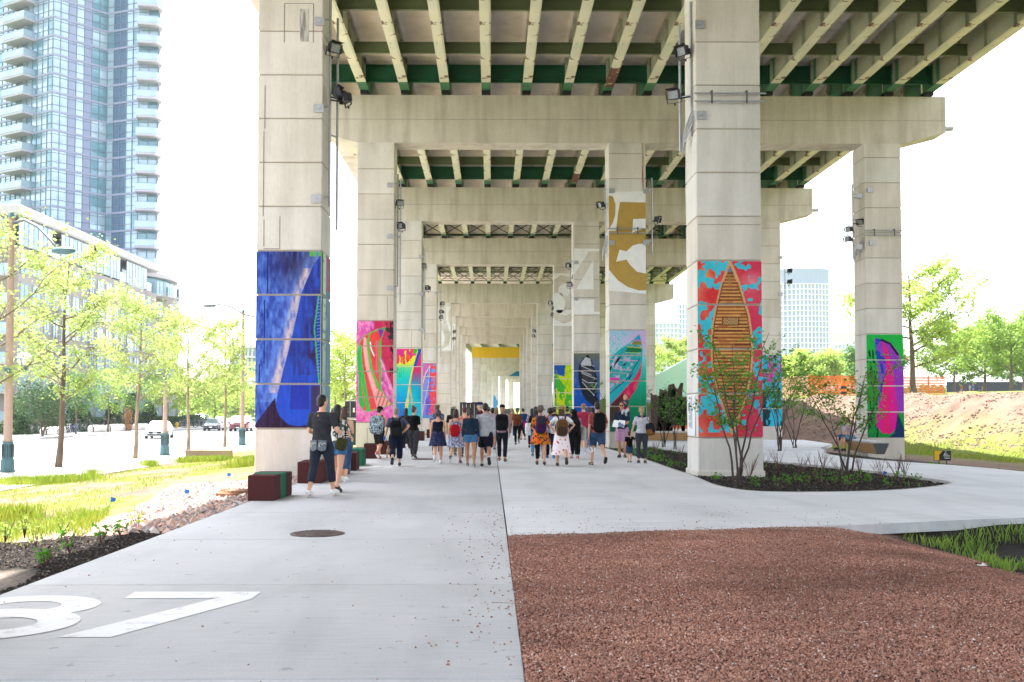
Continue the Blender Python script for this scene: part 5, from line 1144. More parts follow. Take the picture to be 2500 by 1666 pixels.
F_w = mat('far_white', (.74, .74, .76), .7); F_g = mat('far_glass', (.25, .31, .48), .6, c2=(.21, .27, .44), scale=.1); F_g2 = mat('far_glass_pale', (.34, .42, .50), .6, c2=(.3, .38, .46), scale=.1); F_pk = mat('far_pink', (.62, .50, .50), .7); F_b = mat('far_roof_blue', (.24, .30, .42), .6)
far_block('curved_tower', 1909, 2029, 657, 550, 20, 24, 'broad curved apartment slab beyond the park, between two right piers', F_g, F_w, 4, 13, ph=9, phm=F_b)
far_block('distant_tower', 2034, 2105, 812, 620, 20, 14, 'distant pale green glass block right of the curved slab', F_g2, F_w, 0, 8, ph=8, phm=F_pk)
far_block('distant_tower', 1596, 1660, 778, 560, 20, 18, 'distant block with pale brick strip, left of the wooden canoe pier', F_g2, F_w, 0, 7, ph=3)
far_block('distant_tower', 1655, 1700, 745, 640, 20, 22, 'distant taller tower just behind the wooden canoe pier', F_g, F_w, 0, 6)
far_block('street_end_building', 560, 650, 850, 240, 15, 7, 'glass-fronted building at the end of the street, left of the blue canoe pier', F_g2, F_w, 0, 9)
# crane
t = empty('crane', D(2384, 760, 700), 0, 'tiny distant tower crane against the white sky at the right', 'crane'); b0 = D(2384, 760, 700)
M_cr = mat('crane_grey', (.55, .55, .58), .6)
MB().tube([D(2376, 690, 700) - b0, D(2392, 642, 700) - b0, D(2412, 626, 700) - b0], .5, 5).build('jib', M_cr, t); MB().tube([D(2376, 690, 700) - b0, Vector((D(2376, 690, 700).x - b0.x, 0, -D(2376, 690, 700).z * .3))], .6, 5).build('mast', M_cr, t)
MB().tube([D(2410, 627, 700) - b0, D(2410, 678, 700) - b0], .12, 4).ell(D(2410, 683, 700) - b0, (1.4, .8, 1.2), 8, 6).build('hook_block', mat('hook_dark', (.12, .08, .08)), t)
# ================================================================ street lamps
M_pole = mat('lamp_pole_concrete', (.42, .29, .23), .8, c2=(.37, .26, .21), scale=6); M_ped = mat('lamp_base_green', (.07, .15, .17), .5, c2=(.05, .12, .14), scale=5); M_globe = mat('globe_white', (.8, .8, .78), .3)
def lamp(x, y, h, globe, arms, lab, z=-.6, rp=.085, ped=True):
    p = G(x, y, z); t = empty('street_lamp', p, 0, lab, 'street lamp', 'street lamps along the road')
    if ped:
        mb = MB(); mb.tube([(0, 0, 0), (0, 0, .08)], [.27, .27], 8, smooth=False); mb.tube([(0, 0, .08), (0, 0, .42), (0, 0, .46)], [.235, .225, .20], 8, smooth=False); mb.tube([(0, 0, .46), (0, 0, 1.0), (0, 0, 1.06)], [.19, .185, .20], 8, smooth=False)
        for k in range(16): a = k * math.pi / 8; mb.box((.19 * math.cos(a), .19 * math.sin(a), .74), (.02, .015, .46), 1, rot=(0, 0, a))
        mb.build('pedestal', [M_ped, M_black], t)
    MB().tube([(0, 0, 0 if not ped else 1.061), (0, 0, h)], [rp * 1.2, rp * .75], 8).build('pole', M_pole, t); MB().tube([(0, 0, h), (0, 0, h + .18)], [rp, rp * .5], 8).build('cap', M_ped, t)
    for sgn in globe:
        zg = 3.9; mb = MB(); mb.tube([(0, 0, zg - .35), (sgn * .5, 0, zg - .38), (sgn * .52, 0, zg - .2)], .03, 6); mb.tube([(0, 0, zg - .45), (0, 0, zg - .27)], rp * 1.25, 10); mb.tube([(sgn * .52, 0, zg - .36), (sgn * .52, 0, zg - .20)], [.1, .12], 10)
        for k in range(8): a = k * math.pi / 4; mb.tube([(sgn * .52 + .1 * math.cos(a), .1 * math.sin(a), zg - .24), (sgn * .52 + .22 * math.cos(a), .22 * math.sin(a), zg - .14), (sgn * .52 + .275 * math.cos(a), .275 * math.sin(a), zg + .03)], .012, 4)
        mb.tube([(sgn * .52 + .275 * math.cos(a), .275 * math.sin(a), zg + .03) for a in [k * math.pi / 10 for k in range(21)]], .014, 4)
        mb.build('globe_bracket', M_ped, t); MB().ell((sgn * .52, 0, zg + .02), (.26, .26, .25), 16, 12).build('globe', M_globe, t)
    for (pts, hs) in arms:
        m = MB(); m.tube([Vector(q) for q in pts], .05, 6); a = Vector(pts[0]); m.build('arm', mat('arm_grey', (.14, .16, .18), .5), t); e = Vector(pts[-1])
        MB().tube([(0, 0, h - 1.0), Vector(pts[0]).lerp(Vector(pts[len(pts) // 2]), 1)], .008, 4).build('stay_rod', M_galv, t)
        MB().ell(e + Vector((hs * .2, 0, -.03)), (.42, .18, .13), 12, 8).build('lamp_head', mat('arm_grey', (.14, .16, .18), .5) if hs < 0 else M_ped, t)
lamp(18, 1153, 8.9, [1], [([(0, 0, 8.7), (.6, -.3, 8.75), (1.2, -.6, 8.45), (1.9, -.9, 7.8), (2.05, -1.0, 7.6)], 1)], 'tall street lamp with a white caged globe at the left edge', rp=.13)
lamp(402, 1112, 3.5, [], [], 'short brown street lamp post between two street trees', rp=.10)
t_ = GS(402, 1112)
lamp(591, 1088, 8.2, [1], [([(0, 0, 8.1), (-.7, 0, 8.55), (-1.5, 0, 8.72), (-1.9, 0, 8.65)], -1), ([(0, 0, 8.1), (.9, 0, 7.9), (1.8, 0, 7.3)], 1)], 'tall street lamp with curved arms close to the blue canoe pier', rp=.11)
lamp(373, 1030, 8.5, [-1], [], 'tall pale street lamp on the far pavement behind the white car', rp=.13, ped=False)
lamp(535, 1022, 7.5, [-1], [], 'distant street lamp behind the dark car', rp=.13, ped=False)
# concrete bench block
p = G(507, 1119, -.5); M_blkc = mat('sand_concrete', (.40, .29, .20), .85, c2=(.34, .25, .18), scale=5)
t = empty('concrete_bench', (p.x, p.y, -.62), R(4), 'low sand-coloured concrete bench block beside the lawn', 'bench'); MB().bb(-.95, .95, 0, .6, 0, .46, 0, bev=.015).build('block', M_blkc, t)
# ================================================================ cars
def car(name, loc, rz, c, lab, L=4.7, W=1.83, Hh=1.45, van=False):
    t = empty(name, loc, rz, lab, 'car'); M = mat('car_paint_' + lab[:8], c, .25, c2=c, spec=.7); MG = glass('car_glass', (.12, .17, .17), .06); hw = W / 2
    # stations along y: (y, z_low, z_belt, half width)
    if van: prof = [(0, .35, .75, .80), (.15, .28, .98, .86), (.9, .25, 1.08, .93), (2.0, .24, 1.12, .96), (3.6, .24, 1.14, .96), (4.7, .28, 1.10, .93), (5.0, .4, .9, .86)]; roof = [(.75, 1.06), (1.75, Hh - .05), (2.4, Hh), (4.3, Hh), (4.85, 1.10)]
    else: prof = [(0, .32, .62, .78), (.12, .22, .74, .84), (.8, .2, .84, .90), (1.5, .2, .90, .915), (2.6, .2, .93, .92), (3.8, .22, .95, .90), (4.5, .26, .93, .85), (4.7, .4, .80, .80)]; roof = [(1.35, .90), (2.15, Hh - .06), (2.7, Hh), (3.4, Hh - .03), (4.25, .95)]
    mb = MB(); vs = []; sc = L / prof[-1][0]
    for (y, zl, zb, w_) in prof:
        w2 = w_ * hw / .92; vs += [(-w2 * .92, y * sc, zl), (-w2, y * sc, zl + .12), (-w2, y * sc, (zl + zb) / 2 + .1), (-w2 * .93, y * sc, zb), (w2 * .93, y * sc, zb), (w2, y * sc, (zl + zb) / 2 + .1), (w2, y * sc, zl + .12), (w2 * .92, y * sc, zl)]
    fs = []; n = len(prof)
    for i in range(n - 1):
        for k in range(8): k2 = (k + 1) % 8; fs.append([i * 8 + k, i * 8 + 8 + k, i * 8 + 8 + k2, i * 8 + k2][::-1])
    fs += [[0, 1, 2, 3, 4, 5, 6, 7][::-1], [(n - 1) * 8 + k for k in range(8)]]
    mb.add(vs, fs, 0, False)
    # cabin
    cb = []; wr = hw * .72
    for (y, z) in roof: f = 0 if z < 1.12 and y in (roof[0][0], roof[-1][0]) else 1; w2 = hw * .90 if not f else wr; cb += [(-w2, y * sc, z), (w2, y * sc, z)]
    m = len(roof); mb.add(cb, [[2 * i, 2 * i + 1, 2 * i + 3, 2 * i + 2] for i in range(1, m - 2)], 0)
    low = [(-hw * .90, y * sc, roof[0][1]) for y, z in roof]
    body = mb.build('body', M, t)
    mb = MB(); mb.add([cb[0], cb[1], cb[3], cb[2]], [[0, 1, 2, 3]]); mb.build('windscreen', MG, t)
    mb = MB(); mb.add([cb[-4], cb[-3], cb[-1], cb[-2]], [[0, 1, 2, 3]]); mb.build('rear_window', MG, t)
    for sx in (-1, 1):
        mb = MB(); pts = [(sx * (hw * .90 if i in (0, m - 1) else wr), roof[i][0] * sc, roof[i][1]) for i in range(m)]; mb.add(pts, [list(range(m))]); mb.build('side_window', MG, t)
        mb = MB(); mb.box((sx * (wr + .06), 2.62 * sc, (1 + Hh) / 2 - .02), (.05, .07, Hh - 1.0), rot=(0, R(-sx * 22), 0)); mb.build('door_pillar', M, t)
        mb = MB(); mb.ell((sx * (hw + .06), roof[0][0] * sc + .45, 1.0), (.12, .07, .08), 8, 6); mb.build('mirror', M, t)
        mb = MB(); mb.box((sx * hw * .66, .12, prof[1][2] - .10), (.42, .14, .13), rot=(0, 0, R(sx * 18)), bev=.03); mb.build('headlight', mat('headlight_glass', (.75, .77, .78), .15), t)
        for y in (L * .19, L * .80):
            w_ = MB(); w_.tube([(sx * (hw - .22), y, .33), (sx * (hw + .005), y, .33)], .33, 20, 0, smooth=False); w_.tube([(sx * (hw + .006), y, .33), (sx * (hw + .014), y, .33)], .21, 12, 1, smooth=False); w_.build('wheel', [mat('tyre', (.02, .02, .02), .8), M_galv], t)
    mb = MB(); mb.box((0, -.005, prof[0][2] - .10), (hw * 1.05, .05, .17), bev=.02); mb.box((0, -.0, .34), (hw * 1.3, .05, .10), bev=.02); mb.build('grille', M_black, t)
    MB().box((0, -.04, .45), (.32, .02, .12)).build('number_plate', M_globe, t)
    return t
for (x, y, rz, c, lab, kw) in ((378, 1072, 10, (.55, .57, .60), 'silver white saloon car driving towards the viewer', {}), (514, 1053, 6, (.025, .03, .06), 'dark navy car following the silver one', {}), (580, 1054.5, 5, (.14, .01, .03), 'dark red van behind the lamp post', dict(L=5.0, W=2.0, Hh=1.75, van=True))):
    p = G(x, y, -.75); car('car', p, R(rz), c, lab, **kw)
for (x, Y, c, lab, kw) in ((482, 150, (.05, .06, .08), 'dark parked car behind the bicycles, far down the street', dict(L=5.0, W=2.0, Hh=1.8, van=True)), (531, 150, (.6, .6, .6), 'white parked car above the navy car', {}), (570, 158, (.65, .65, .66), 'white car just above the red van', {})):
    p = D(x, 1030, Y); car('car', (p.x, Y, -.75), R(4), c, lab, **kw)
p = D(1243, 1000, 150); car('car', (p.x, 150, 0.0), 0, (.7, .7, .72), 'white service car far down the passage under the viaduct', 5, 2.0, 1.9, True)
# ================================================================ bicycles, planters
M_tyre = MC['tyre']
def bike_mesh(c, nm):
    M = mat(nm, c, .4, c2=c); mb = MB()
    for y in (0, 1.05): mb.tube([(0, y + .33 * math.cos(a), .34 + .33 * math.sin(a)) for a in [k * math.pi / 9 for k in range(19)]], .02, 5, 0); 
    for y in (0, 1.05):
        for k in range(8): a = k * math.pi / 8; mb.tube([(0, y + .31 * math.cos(a), .34 + .31 * math.sin(a)), (0, y - .31 * math.cos(a), .34 - .31 * math.sin(a))], .004, 3, 2)
    w_ = MB(); f = MB()
    for a, b_ in (((0, 0, .34), (0, .12, .92)), ((0, .1, .82), (0, .72, .84)), ((0, .1, .75), (0, .52, .32)), ((0, .52, .32), (0, .70, .92)), ((0, .52, .32), (0, 1.05, .34)), ((0, 1.05, .34), (0, .70, .82)), ((0, .12, .92), (0, .08, 1.02))): f.tube([a, b_], .022, 6)
    f.tube([(-.26, .16, 1.02), (-.1, .08, 1.03), (.1, .08, 1.03), (.26, .16, 1.02)], .018, 6)
    s_ = MB(); s_.ell((0, .74, .95), (.07, .14, .035), 8, 6)
    return mb.mesh('wheels', [M_tyre, M, M_galv]), f.mesh('frame', M), s_.mesh('saddle', M_black)
BM = [bike_mesh((.02, .02, .025), 'bike_black'), bike_mesh((.10, .16, .30), 'bike_blue'), bike_mesh((.5, .5, .52), 'bike_silver')]
def bike(x, y, z, rz, k, lab):
    t = empty('bicycle', (x, y, z), R(rz), lab, 'bicycle', 'bicycles parked across the street'); a, b_, c = BM[k]; link(a, 'wheels', t); link(b_, 'frame', t); link(c, 'saddle', t)
p = G(172, 1066, -.6); bike(p.x, p.y, -.6, 70, 2, 'silver bicycle standing on the kerb behind the near street tree'); bike(p.x + .6, p.y + .2, -.6, 84, 1, 'blue bicycle standing beside the silver one on the kerb')
q = random.Random(4)
for k in range(9): bike(-40.0 + q.uniform(-.3, .3), 88 + k * 2.9 + q.uniform(-.4, .4), -.3, q.uniform(-25, 25), 0, 'black bicycle in the racks in front of the hedge')
for k in range(16): bike(-37.6 + q.uniform(-1.2, 1.2), 124 + k * 1.3, -.6, q.uniform(60, 120), k % 3, 'one of the many bicycles crowded at the far kerb by the navy car')
M_wc = mat('planter_concrete', (.60, .59, .58), .8, c2=(.5, .49, .48), scale=2)
for k, (y, L) in enumerate(((87.2, 4.2), (97.5, 3.4), (101.8, 4.4), (109.5, 4), (116, 4))):
    t = empty('planter_bench', (-39.0, y, -.6), 0, 'rounded white concrete planter bench, %s from the left across the street' % ORD[k], 'planter', 'rounded concrete planter benches')
    MB().tube([(0, 0, .32), (0, .12, .32), (0, L - .12, .32), (0, L, .32)], [(.20, .16), (.42, .32), (.42, .32), (.20, .16)], 14).build('body', M_wc, t)
    MB().tube([(.45, -.25, .0), (.35, -.1, .5), (-.1, .05, 1.2), (-.2, .1, 1.35)], [(.05, .09)] * 4, 6, smooth=False).build('rack_blade', M_black, t)
t = empty('plant_pot', (-38.6, 106.5, -.6), 0, 'orange clay pot with a dry orange shrub', 'plant pot'); MB().tube([(0, 0, 0), (0, 0, .7), (0, 0, .75)], [.35, .5, .5], 14).build('pot', M_rsty, t)
Pq = np.random.RandomState(2); n = 900; P = Pq.randn(n, 3) * [.2, .2, .4] + [0, 0, 1.5]; V, F = leaf_quads(P, .12, 2); link(np_mesh('foliage', V, F, mat('dry_leaf', (.45, .25, .12), .8)), 'foliage', t)
p = G(432, 1046, -.6); t = empty('fire_hydrant', p, 0, 'small yellow fire hydrant at the far kerb', 'hydrant'); MB().tube([(0, 0, 0), (0, 0, .55), (0, 0, .6), (0, 0, .75)], [.16, .15, .2, .08], 10).build('body', M_yel, t); MB().tube([(-.25, 0, .5), (.25, 0, .5)], .07, 8).build('outlets', M_yel, t)
# ================================================================ right side furniture
M_org = mat('orange_mesh', (.85, .17, .03), .6, c2=(.75, .14, .02)); M_orgw = mat('orange_white_mesh', (.85, .45, .32), .6)
def fence(x0, x1, Y0, Y1, h, lab, m=M_org):
    a, b_ = D(x0, 960, Y0), D(x1, 960, Y1); L = math.hypot(b_.x - a.x, Y1 - Y0); z = min(hz(a.x, Y0), hz(b_.x, Y1)); t = empty('snow_fence', (a.x, Y0, z), math.atan2(Y1 - Y0, b_.x - a.x), lab, 'fence', 'orange mesh fence panels on the bank')
    mb = MB(); n = 12
    for k in range(n): mb.bb(.02, L - .02, -.01, .01, .1 + (h - .12) * k / n, .1 + (h - .12) * (k + .72) / n)
    mb.build('slats', m, t)
    for k in range(int(L / 2.4) + 1): MB().bb(min(k * 2.4, L) - .05, min(k * 2.4, L) + .05, .012, .07, -.4, h + .06).build('post', M_org, t)
fence(1900, 1975, 88, 84, 1.9, 'pale orange slatted fence panel left of the tall orange post', M_orgw); fence(1977, 2055, 84, 84, 1.9, 'orange mesh fence panel behind the slender multi-stem tree'); fence(2058, 2130, 84, 84, 1.85, 'orange mesh fence panel just left of the magenta canoe pier'); fence(2200, 2308, 86, 86, 1.75, 'orange slatted fence panel behind the big lime-green tree')
p = D(2060, 958, 80); t = empty('traffic_drum', (p.x, 80, hz(p.x, 80)), 0, 'orange and black striped traffic drum before the fence', 'traffic drum')
for k in range(5): MB().tube([(0, 0, .22 * k), (0, 0, .22 * k + .218)], .26 - .01 * k, 12, smooth=False).build('band', M_org if k % 2 == 0 else M_black, t)
# hoarding behind the strollers
p0, p1 = D(2312, 960, 190), D(2560, 960, 190); t = empty('dark_hoarding', (p0.x, 190, hz(p0.x, 190)), 0, 'dark blue-black screened fence behind the strollers', 'fence'); MB().bb(0, p1.x - p0.x, 0, .2, 0, 3.2).build('screen', mat('dark_screen', (.02, .025, .045), .8), t)
# bench with grey top
M_wood = mat('bench_wood', (.46, .27, .11), .6, c2=(.36, .20, .08), scale=4, stretch=(1, 8, 8)); M_btop = mat('bench_top', (.50, .50, .50), .7)
def bench(pts, lab, h=.50, w_=.62, z=-.1):
    t = empty('long_bench', (pts[0][0], pts[0][1], z), 0, lab, 'bench', 'long wooden benches along the curved path'); o = Vector((*pts[0], 0)); P = [Vector((*p, 0)) - o for p in pts]
    def sweep(prof, m, name, ext=0):
        vs = []; n = len(prof)
        for i, p in enumerate(P):
            d = (P[min(i + 1, len(P) - 1)] - P[max(i - 1, 0)]).normalized(); s_ = Vector((d.y, -d.x, 0))
            if i == 0: p = p - d * ext
            if i == len(P) - 1: p = p + d * ext
            vs += [p + s_ * a + Vector((0, 0, b_)) for a, b_ in prof]
        fs = [[i * n + k, i * n + (k + 1) % n, (i + 1) * n + (k + 1) % n, (i + 1) * n + k] for i in range(len(P) - 1) for k in range(n)] + [list(range(n))[::-1], [(len(P) - 1) * n + k for k in range(n)]]
        MB().add(vs, fs).build(name, m, t)
    W = w_ / 2
    sweep([(-W, h - .06), (W, h - .06), (W, h), (-W, h)], M_btop, 'seat', .03); sweep([(-W + .02, h - .063), (-W * .45, 0.04), (W * .45, 0.04), (W - .02, h - .063)], mat('dark_bench_base', (.07, .08, .09), .6), 'base')
    for k in range(4):
        f = k / 4; x1_, x2_ = W - .01 - (W * .55) * f, W - .01 - (W * .55) * (f + .22); z1_, z2_ = h - .07 - (h - .12) * f, h - .07 - (h - .12) * (f + .22)
        sweep([(x2_ + .02, z2_), (x1_ + .02, z1_), (x1_ - .0, z1_), (x2_ - .0, z2_)], M_wood, 'board'); sweep([(-x1_ - .02, z1_), (-x2_ - .02, z2_), (-x2_, z2_), (-x1_, z1_)], M_wood, 'board')
bench([(14.25, 36.3), (14.35, 38), (14.7, 40), (15.3, 42), (16.0, 43.6)], 'wooden bench with a grey top where the two men sit')
bench([(7.4, 50.5), (9.2, 49.8), (11.2, 49.8)], 'wooden bench behind the bed, between the two right piers', z=0)
# sign
p = G(2301, 1137, -.12); t = empty('notice_sign', p, R(-3), 'small yellow and black notice sign on short legs beside the path', 'sign')
MB().box((0, 0, .30), (.50, .03, .30)).build('panel', M_black, t); MB().prism([(-.24, .16), (-.24, .44), (.0, .44), (-.10, .32), (-.10, .16)], -.0185, -.0155, 0, 'y').build('yellow_field', M_yel, t)
mb = MB(); mb.tube([(.04, -.02, .33), (.10, -.02, .43), (.16, -.02, .33), (.04, -.02, .33)], .008, 4, smooth=False); mb.tube([(.08, -.02, .33), (.10, -.02, .37), (.12, -.02, .33)], .006, 4, smooth=False); mb.build('triangle_mark', M_globe, t)
mb = MB()
for k in range(3): mb.bb(.02 + .02 * k, .22, -.019, -.016, .29 - .04 * k, .305 - .04 * k)
mb.build('text_lines', M_globe, t)
for sx in (-.1, .12): MB().bb(sx - .012, sx + .012, 0, .02, 0, .15).build('leg', M_black, t)
# ramp wall, screens, cones
M_grw = mat('pale_green_panel', (.40, .62, .50), .7, c2=(.35, .55, .45), scale=.4)
t = empty('sloping_wall', D(1600, 1000, 130), 0, 'long pale green wall sloping up towards the wooden canoe pier', 'wall'); b0 = D(1600, 1000, 130)
MB().prism([((D(x, y, 130) - b0).x, (D(x, y, 130) - b0).z) for x, y in ((1500, 1010), (1500, 985), (1600, 918), (1700, 862), (1790, 830), (1790, 1010))], 0, .5, 0, 'y').build('panels', M_grw, t)
t = empty('site_wall', D(1560, 1020, 100), 0, 'grey site wall low behind the twiggy trees', 'wall'); b0 = D(1560, 1020, 100)
MB().prism([((D(x, y, 100) - b0).x, (D(x, y, 100) - b0).z) for x, y in ((1500, 1040), (1500, 985), (1790, 958), (1790, 1040))], 0, .3, 0, 'y').build('panels', mat('grey_site_wall', (.36, .37, .40), .8, c2=(.28, .29, .32), scale=.6), t)
M_brn = mat('dead_bark', (.11, .07, .055), .95, c2=(.06, .04, .035), scale=5, bump=.8, bscale=14, stretch=(1, 1, .3))
for k, (x, yb, yt, w_, ln) in enumerate(((1608, 1042, 962, .9, .0), (1622, 1040, 950, 1.0, .25), (1638, 1042, 940, .9, .35), (1655, 1040, 968, .8, .2), (1672, 1040, 972, .8, .1))):
    p = D(x, yb, 62); h = (yb - yt) / 2431 * 62; t = empty('weathered_slab', (p.x, 62, p.z - .4), 0, 'dark brown weathered timber slab behind the twiggy tree, %s from the left' % ORD[k], 'timber slab', 'leaning weathered timber slabs'); q = random.Random(k)
    mb = MB(); pts = [(-w_ / 2, 0), (w_ / 2, 0)] + [(w_ / 2 - w_ * j / 6 + ln, h + .4 + q.uniform(-.25, .15)) for j in range(7)]; mb.prism(pts, 0, .25, 0, 'y'); mb.build('slab', M_brn, t)
for k, x in enumerate((1645, 1652, 1660, 1676)):
    p = G(x, 1052, 0); t = empty('traffic_cone', (p.x, 58, 0), 0, 'orange traffic cone behind the bench, %s from the left' % ORD[k], 'traffic cone', 'orange traffic cones'); p = D(x, 1052, 58); t.location = (p.x, 58, 0.0)
    MB().tube([(0, 0, .04), (0, 0, .7)], [.15, .03], 12).build('cone', M_org, t); MB().bb(-.2, .2, -.2, .2, 0, .04).build('foot', M_black, t); MB().tube([(0, 0, .35), (0, 0, .48)], [.097, .07], 12, smooth=False).build('reflective_band', M_globe, t)
# stage cases on the left, black container in the distance
t = empty('black_cabinet', (-7.6, 52, .0), 0, 'black cabinet with a metal rod, standing on a dark green box between the left piers', 'cabinet')
MB().bb(0, 2.6, 0, 1.2, 1.18, 2.06, 0, bev=.02).build('case', M_black, t); MB().tube([(.28, -.03, 1.22), (.28, -.03, 2.0)], .02, 6).build('lock_rod', M_galv, t); MB().bb(.42, .52, -.01, -.002, 1.45, 1.68).build('notice', M_globe, t); MB().bb(-.15, 2.6, -.15, 1.3, 1.08, 1.175).build('ledge', M_par, t)
t = empty('green_container', (-7.6, 51.9, -.45), 0, 'dark green box below the black cabinet', 'container'); MB().bb(0, 2.6, 0, 1.3, 0, 1.50).build('body', mat('dark_green_metal', (.02, .055, .03), .4), t)
p = D(1117, 1004, 140); t = empty('black_container', (p.x, 140, 0), 0, 'black shipping container with four white rods, far behind the crowd', 'container'); MB().bb(0, 3.2, 0, 6, 0, 2.75).build('body', mat('container_black', (.03, .03, .035), .6), t)
for k in range(4): mb = MB(); mb.tube([(.7 + .55 * k, -.06, .3), (.7 + .55 * k, -.06, 2.5)], .03, 6); mb.build('door_rod', M_globe, t)
p = D(1089, 1040, 62); t = empty('yellow_barrier', (p.x - .2, 62, 0), 0, 'small yellow barrier frame beside the flat-capped man', 'barrier'); mb = MB(); mb.tube([(0, 0, 0), (0, 0, 1.1), (.45, 0, 1.1), (.45, 0, 0)], .04, 6, smooth=False); mb.tube([(0, 0, .6), (.45, 0, .6)], .04, 6); mb.build('frame', M_yel, t)
p = D(1205, 1000, 225); t = empty('feather_banner', (p.x, 225, 0), 0, 'light blue feather banner far down the viaduct', 'banner'); mb = MB(); mb.prism([(0, .6), (.7, .8), (.65, 4.2), (.3, 5.2), (0, 4.6)], 0, .05, 0, 'y'); mb.build('banner', mat('banner_blue', (.05, .35, .75), .6), t); MB().tube([(-.03, 0, 0), (-.03, 0, 6.5)], .04, 6).build('pole', M_galv, t)
p = D(1228, 985, 240); t = empty('blue_canopy', (p.x, 240, 0), 0, 'blue triangular canopy in the far distance under the viaduct', 'canopy'); b0 = Vector((p.x, 240, 0)); MB().prism([((D(x, y, 240) - b0).x, (D(x, y, 240) - b0).z) for x, y in ((1242, 919), (1268, 919), (1268, 902))], 0, .3, 0, 'y').build('canopy_cloth', mat('canopy_blue', (.01, .16, .38), .7), t); MB().prism([((D(x, y, 240) - b0).x, (D(x, y, 240) - b0).z) for x, y in ((1203, 990), (1215, 990), (1215, 975))], 0, .3, 0, 'y').build('canopy_flap', mat('canopy_blue2', (.02, .22, .6), .7), t)
# lit orange strip and parked machines seen at the end are omitted; pale far wall closes the passage
# ================================================================ loose ground cover
def chips(name, P, sz, seed, m, lab=None, cat=None, flat=.6, cols=None, elong=1.0):
    """many small irregular stones: deformed octahedra"""
    r = np.random.RandomState(seed); n = len(P)
    base = np.array([[1, 0, -.3], [0, 1, -.3], [-1, 0, -.3], [0, -1, -.3], [0, 0, 1]], float)
    V = base[None] * (1 + .45 * (r.rand(n, 5, 1) - .5)) * np.array([1, 1 / elong, flat])[None, None]; V += (r.rand(n, 5, 3) - .5) * .35
    a = r.rand(n) * 6.283; b_ = (r.rand(n) - .5) * .9; ca, sa = np.cos(a), np.sin(a); cb, sb = np.cos(b_), np.sin(b_)
    x = V[..., 0] * cb[:, None] + V[..., 2] * sb[:, None]; z = -V[..., 0] * sb[:, None] + V[..., 2] * cb[:, None]; y = V[..., 1]
    X = x * ca[:, None] - y * sa[:, None]; Y = x * sa[:, None] + y * ca[:, None]
    s_ = (sz * (.55 + .9 * r.rand(n)))[:, None] * .5; V = np.stack([X * s_, Y * s_, z * s_], -1) + P[:, None, :]
    f = np.array([[0, 1, 4], [1, 2, 4], [2, 3, 4], [3, 0, 4]]); F = (f[None] + (np.arange(n) * 5)[:, None, None]).reshape(-1, 3)
    C = None
    if cols is not None: k = r.choice(len(cols), n, p=[c[1] for c in cols]); base_c = np.array([c[0] for c in cols])[k] * (.75 + .5 * r.rand(n, 1))
    if cols is not None and name == 'red_gravel': base_c = base_c * (.50 + 1.0 * fbm(P[:, 0] * .8 + 5, P[:, 1] * 1.5, 66))[:, None]
    if cols is not None: C = np.repeat(base_c, 5, axis=0)
    o = link(np_mesh(name, V.reshape(-1, 3), F, m, cols=C), name); return tag(o, lab, cat, kind='stuff')
M_stone_v = vcol_mat('loose_stone', .9, 0, 60, .12, .25)
def scat(n, x0, x1, y0, y1, seed, keep=None, pw=1.0):
    r = np.random.RandomState(seed); X = x0 + r.rand(n) * (x1 - x0); Y = y0 + (y1 - y0) * r.rand(n) ** pw
    if keep is not None: k = keep(X, Y); X, Y = X[k], Y[k]
    return X, Y, r
def groundz(X, Y): return HH(X, Y) + (fbm(X * 1.7, Y * 1.7, 3) - .5) * .05
gedge = lambda X: np.interp(X, [.2, 4.87, 7.6, 12], [12.2, 13.25, 14.1, 15.3])
kg = lambda X, Y: (Y < gedge(X)) & (X < 5.35 + .8 * (vnoise(X * 1.2, Y * 1.2, 5) - .5) - .5 * np.clip(Y - 12.3, 0, 1)) & (X > .2)
X, Y, r = scat(330000, .2, 8.5, 4.9, 13.5, 31, lambda X, Y: kg(X, Y) & (Y > X * 1.75 - .5), 1.4)
Zg = groundz(X, Y) + .004 + .02 * r.rand(len(X)) + .05
# fill bed surface so the pebbles sit on it
xs = np.linspace(.2, 8.6, 90); ys = np.linspace(4.4, 14.2, 100); A, B = np.meshgrid(xs, ys)
ZB = groundz(A, B) + .045
redc = [((.32, .155, .110), .38), ((.38, .210, .155), .27), ((.235, .11, .078), .24), ((.43, .28, .22), .04), ((.10, .07, .06), .05), ((.5, .45, .42), .02)]
dip = lambda X, Y: np.clip(5.2 - X, 0, 1.0)
Zg = np.minimum(groundz(X, Y) + .012 + .055 * dip(X, Y) + .014 * r.rand(len(X)), .01 + .012 * r.rand(len(X)))
ZB = np.minimum(groundz(A, B) + .055 * dip(A, B), .003); inside_ = kg(A, B)
idx = np.arange(A.size).reshape(A.shape); F = np.stack([idx[:-1, :-1], idx[:-1, 1:], idx[1:, 1:], idx[1:, :-1]], -1).reshape(-1, 4); kc = (B < gedge(A) - .02).reshape(-1); F = F[kc[F].all(1)]
M_rg = pattern('red_gravel_base', [s2l((.40, .22, .19)), s2l((.56, .36, .31)), s2l((.62, .42, .37)), s2l((.50, .30, .26))], 55, 'cell', .95)
bcol = lambda A, B: None
o = link(np_mesh('gravel_bed', np.stack([A, B, np.where(A > 5.2, ZB - .04, ZB)], -1).reshape(-1, 3), F, M_rg, True), 'gravel_bed'); tag(o, kind='structure')
chips('red_gravel', np.stack([X, Y, Zg], 1), .0175, 31, M_stone_v, 'bed of reddish crushed stone in the right foreground', 'gravel', .65, redc)
X, Y, r = scat(650, -.9, .19, 6, 15, 32); Y2 = Y; k = r.rand(len(X)) < np.clip((X + 1.0) / 1.1, 0, 1) ** 3
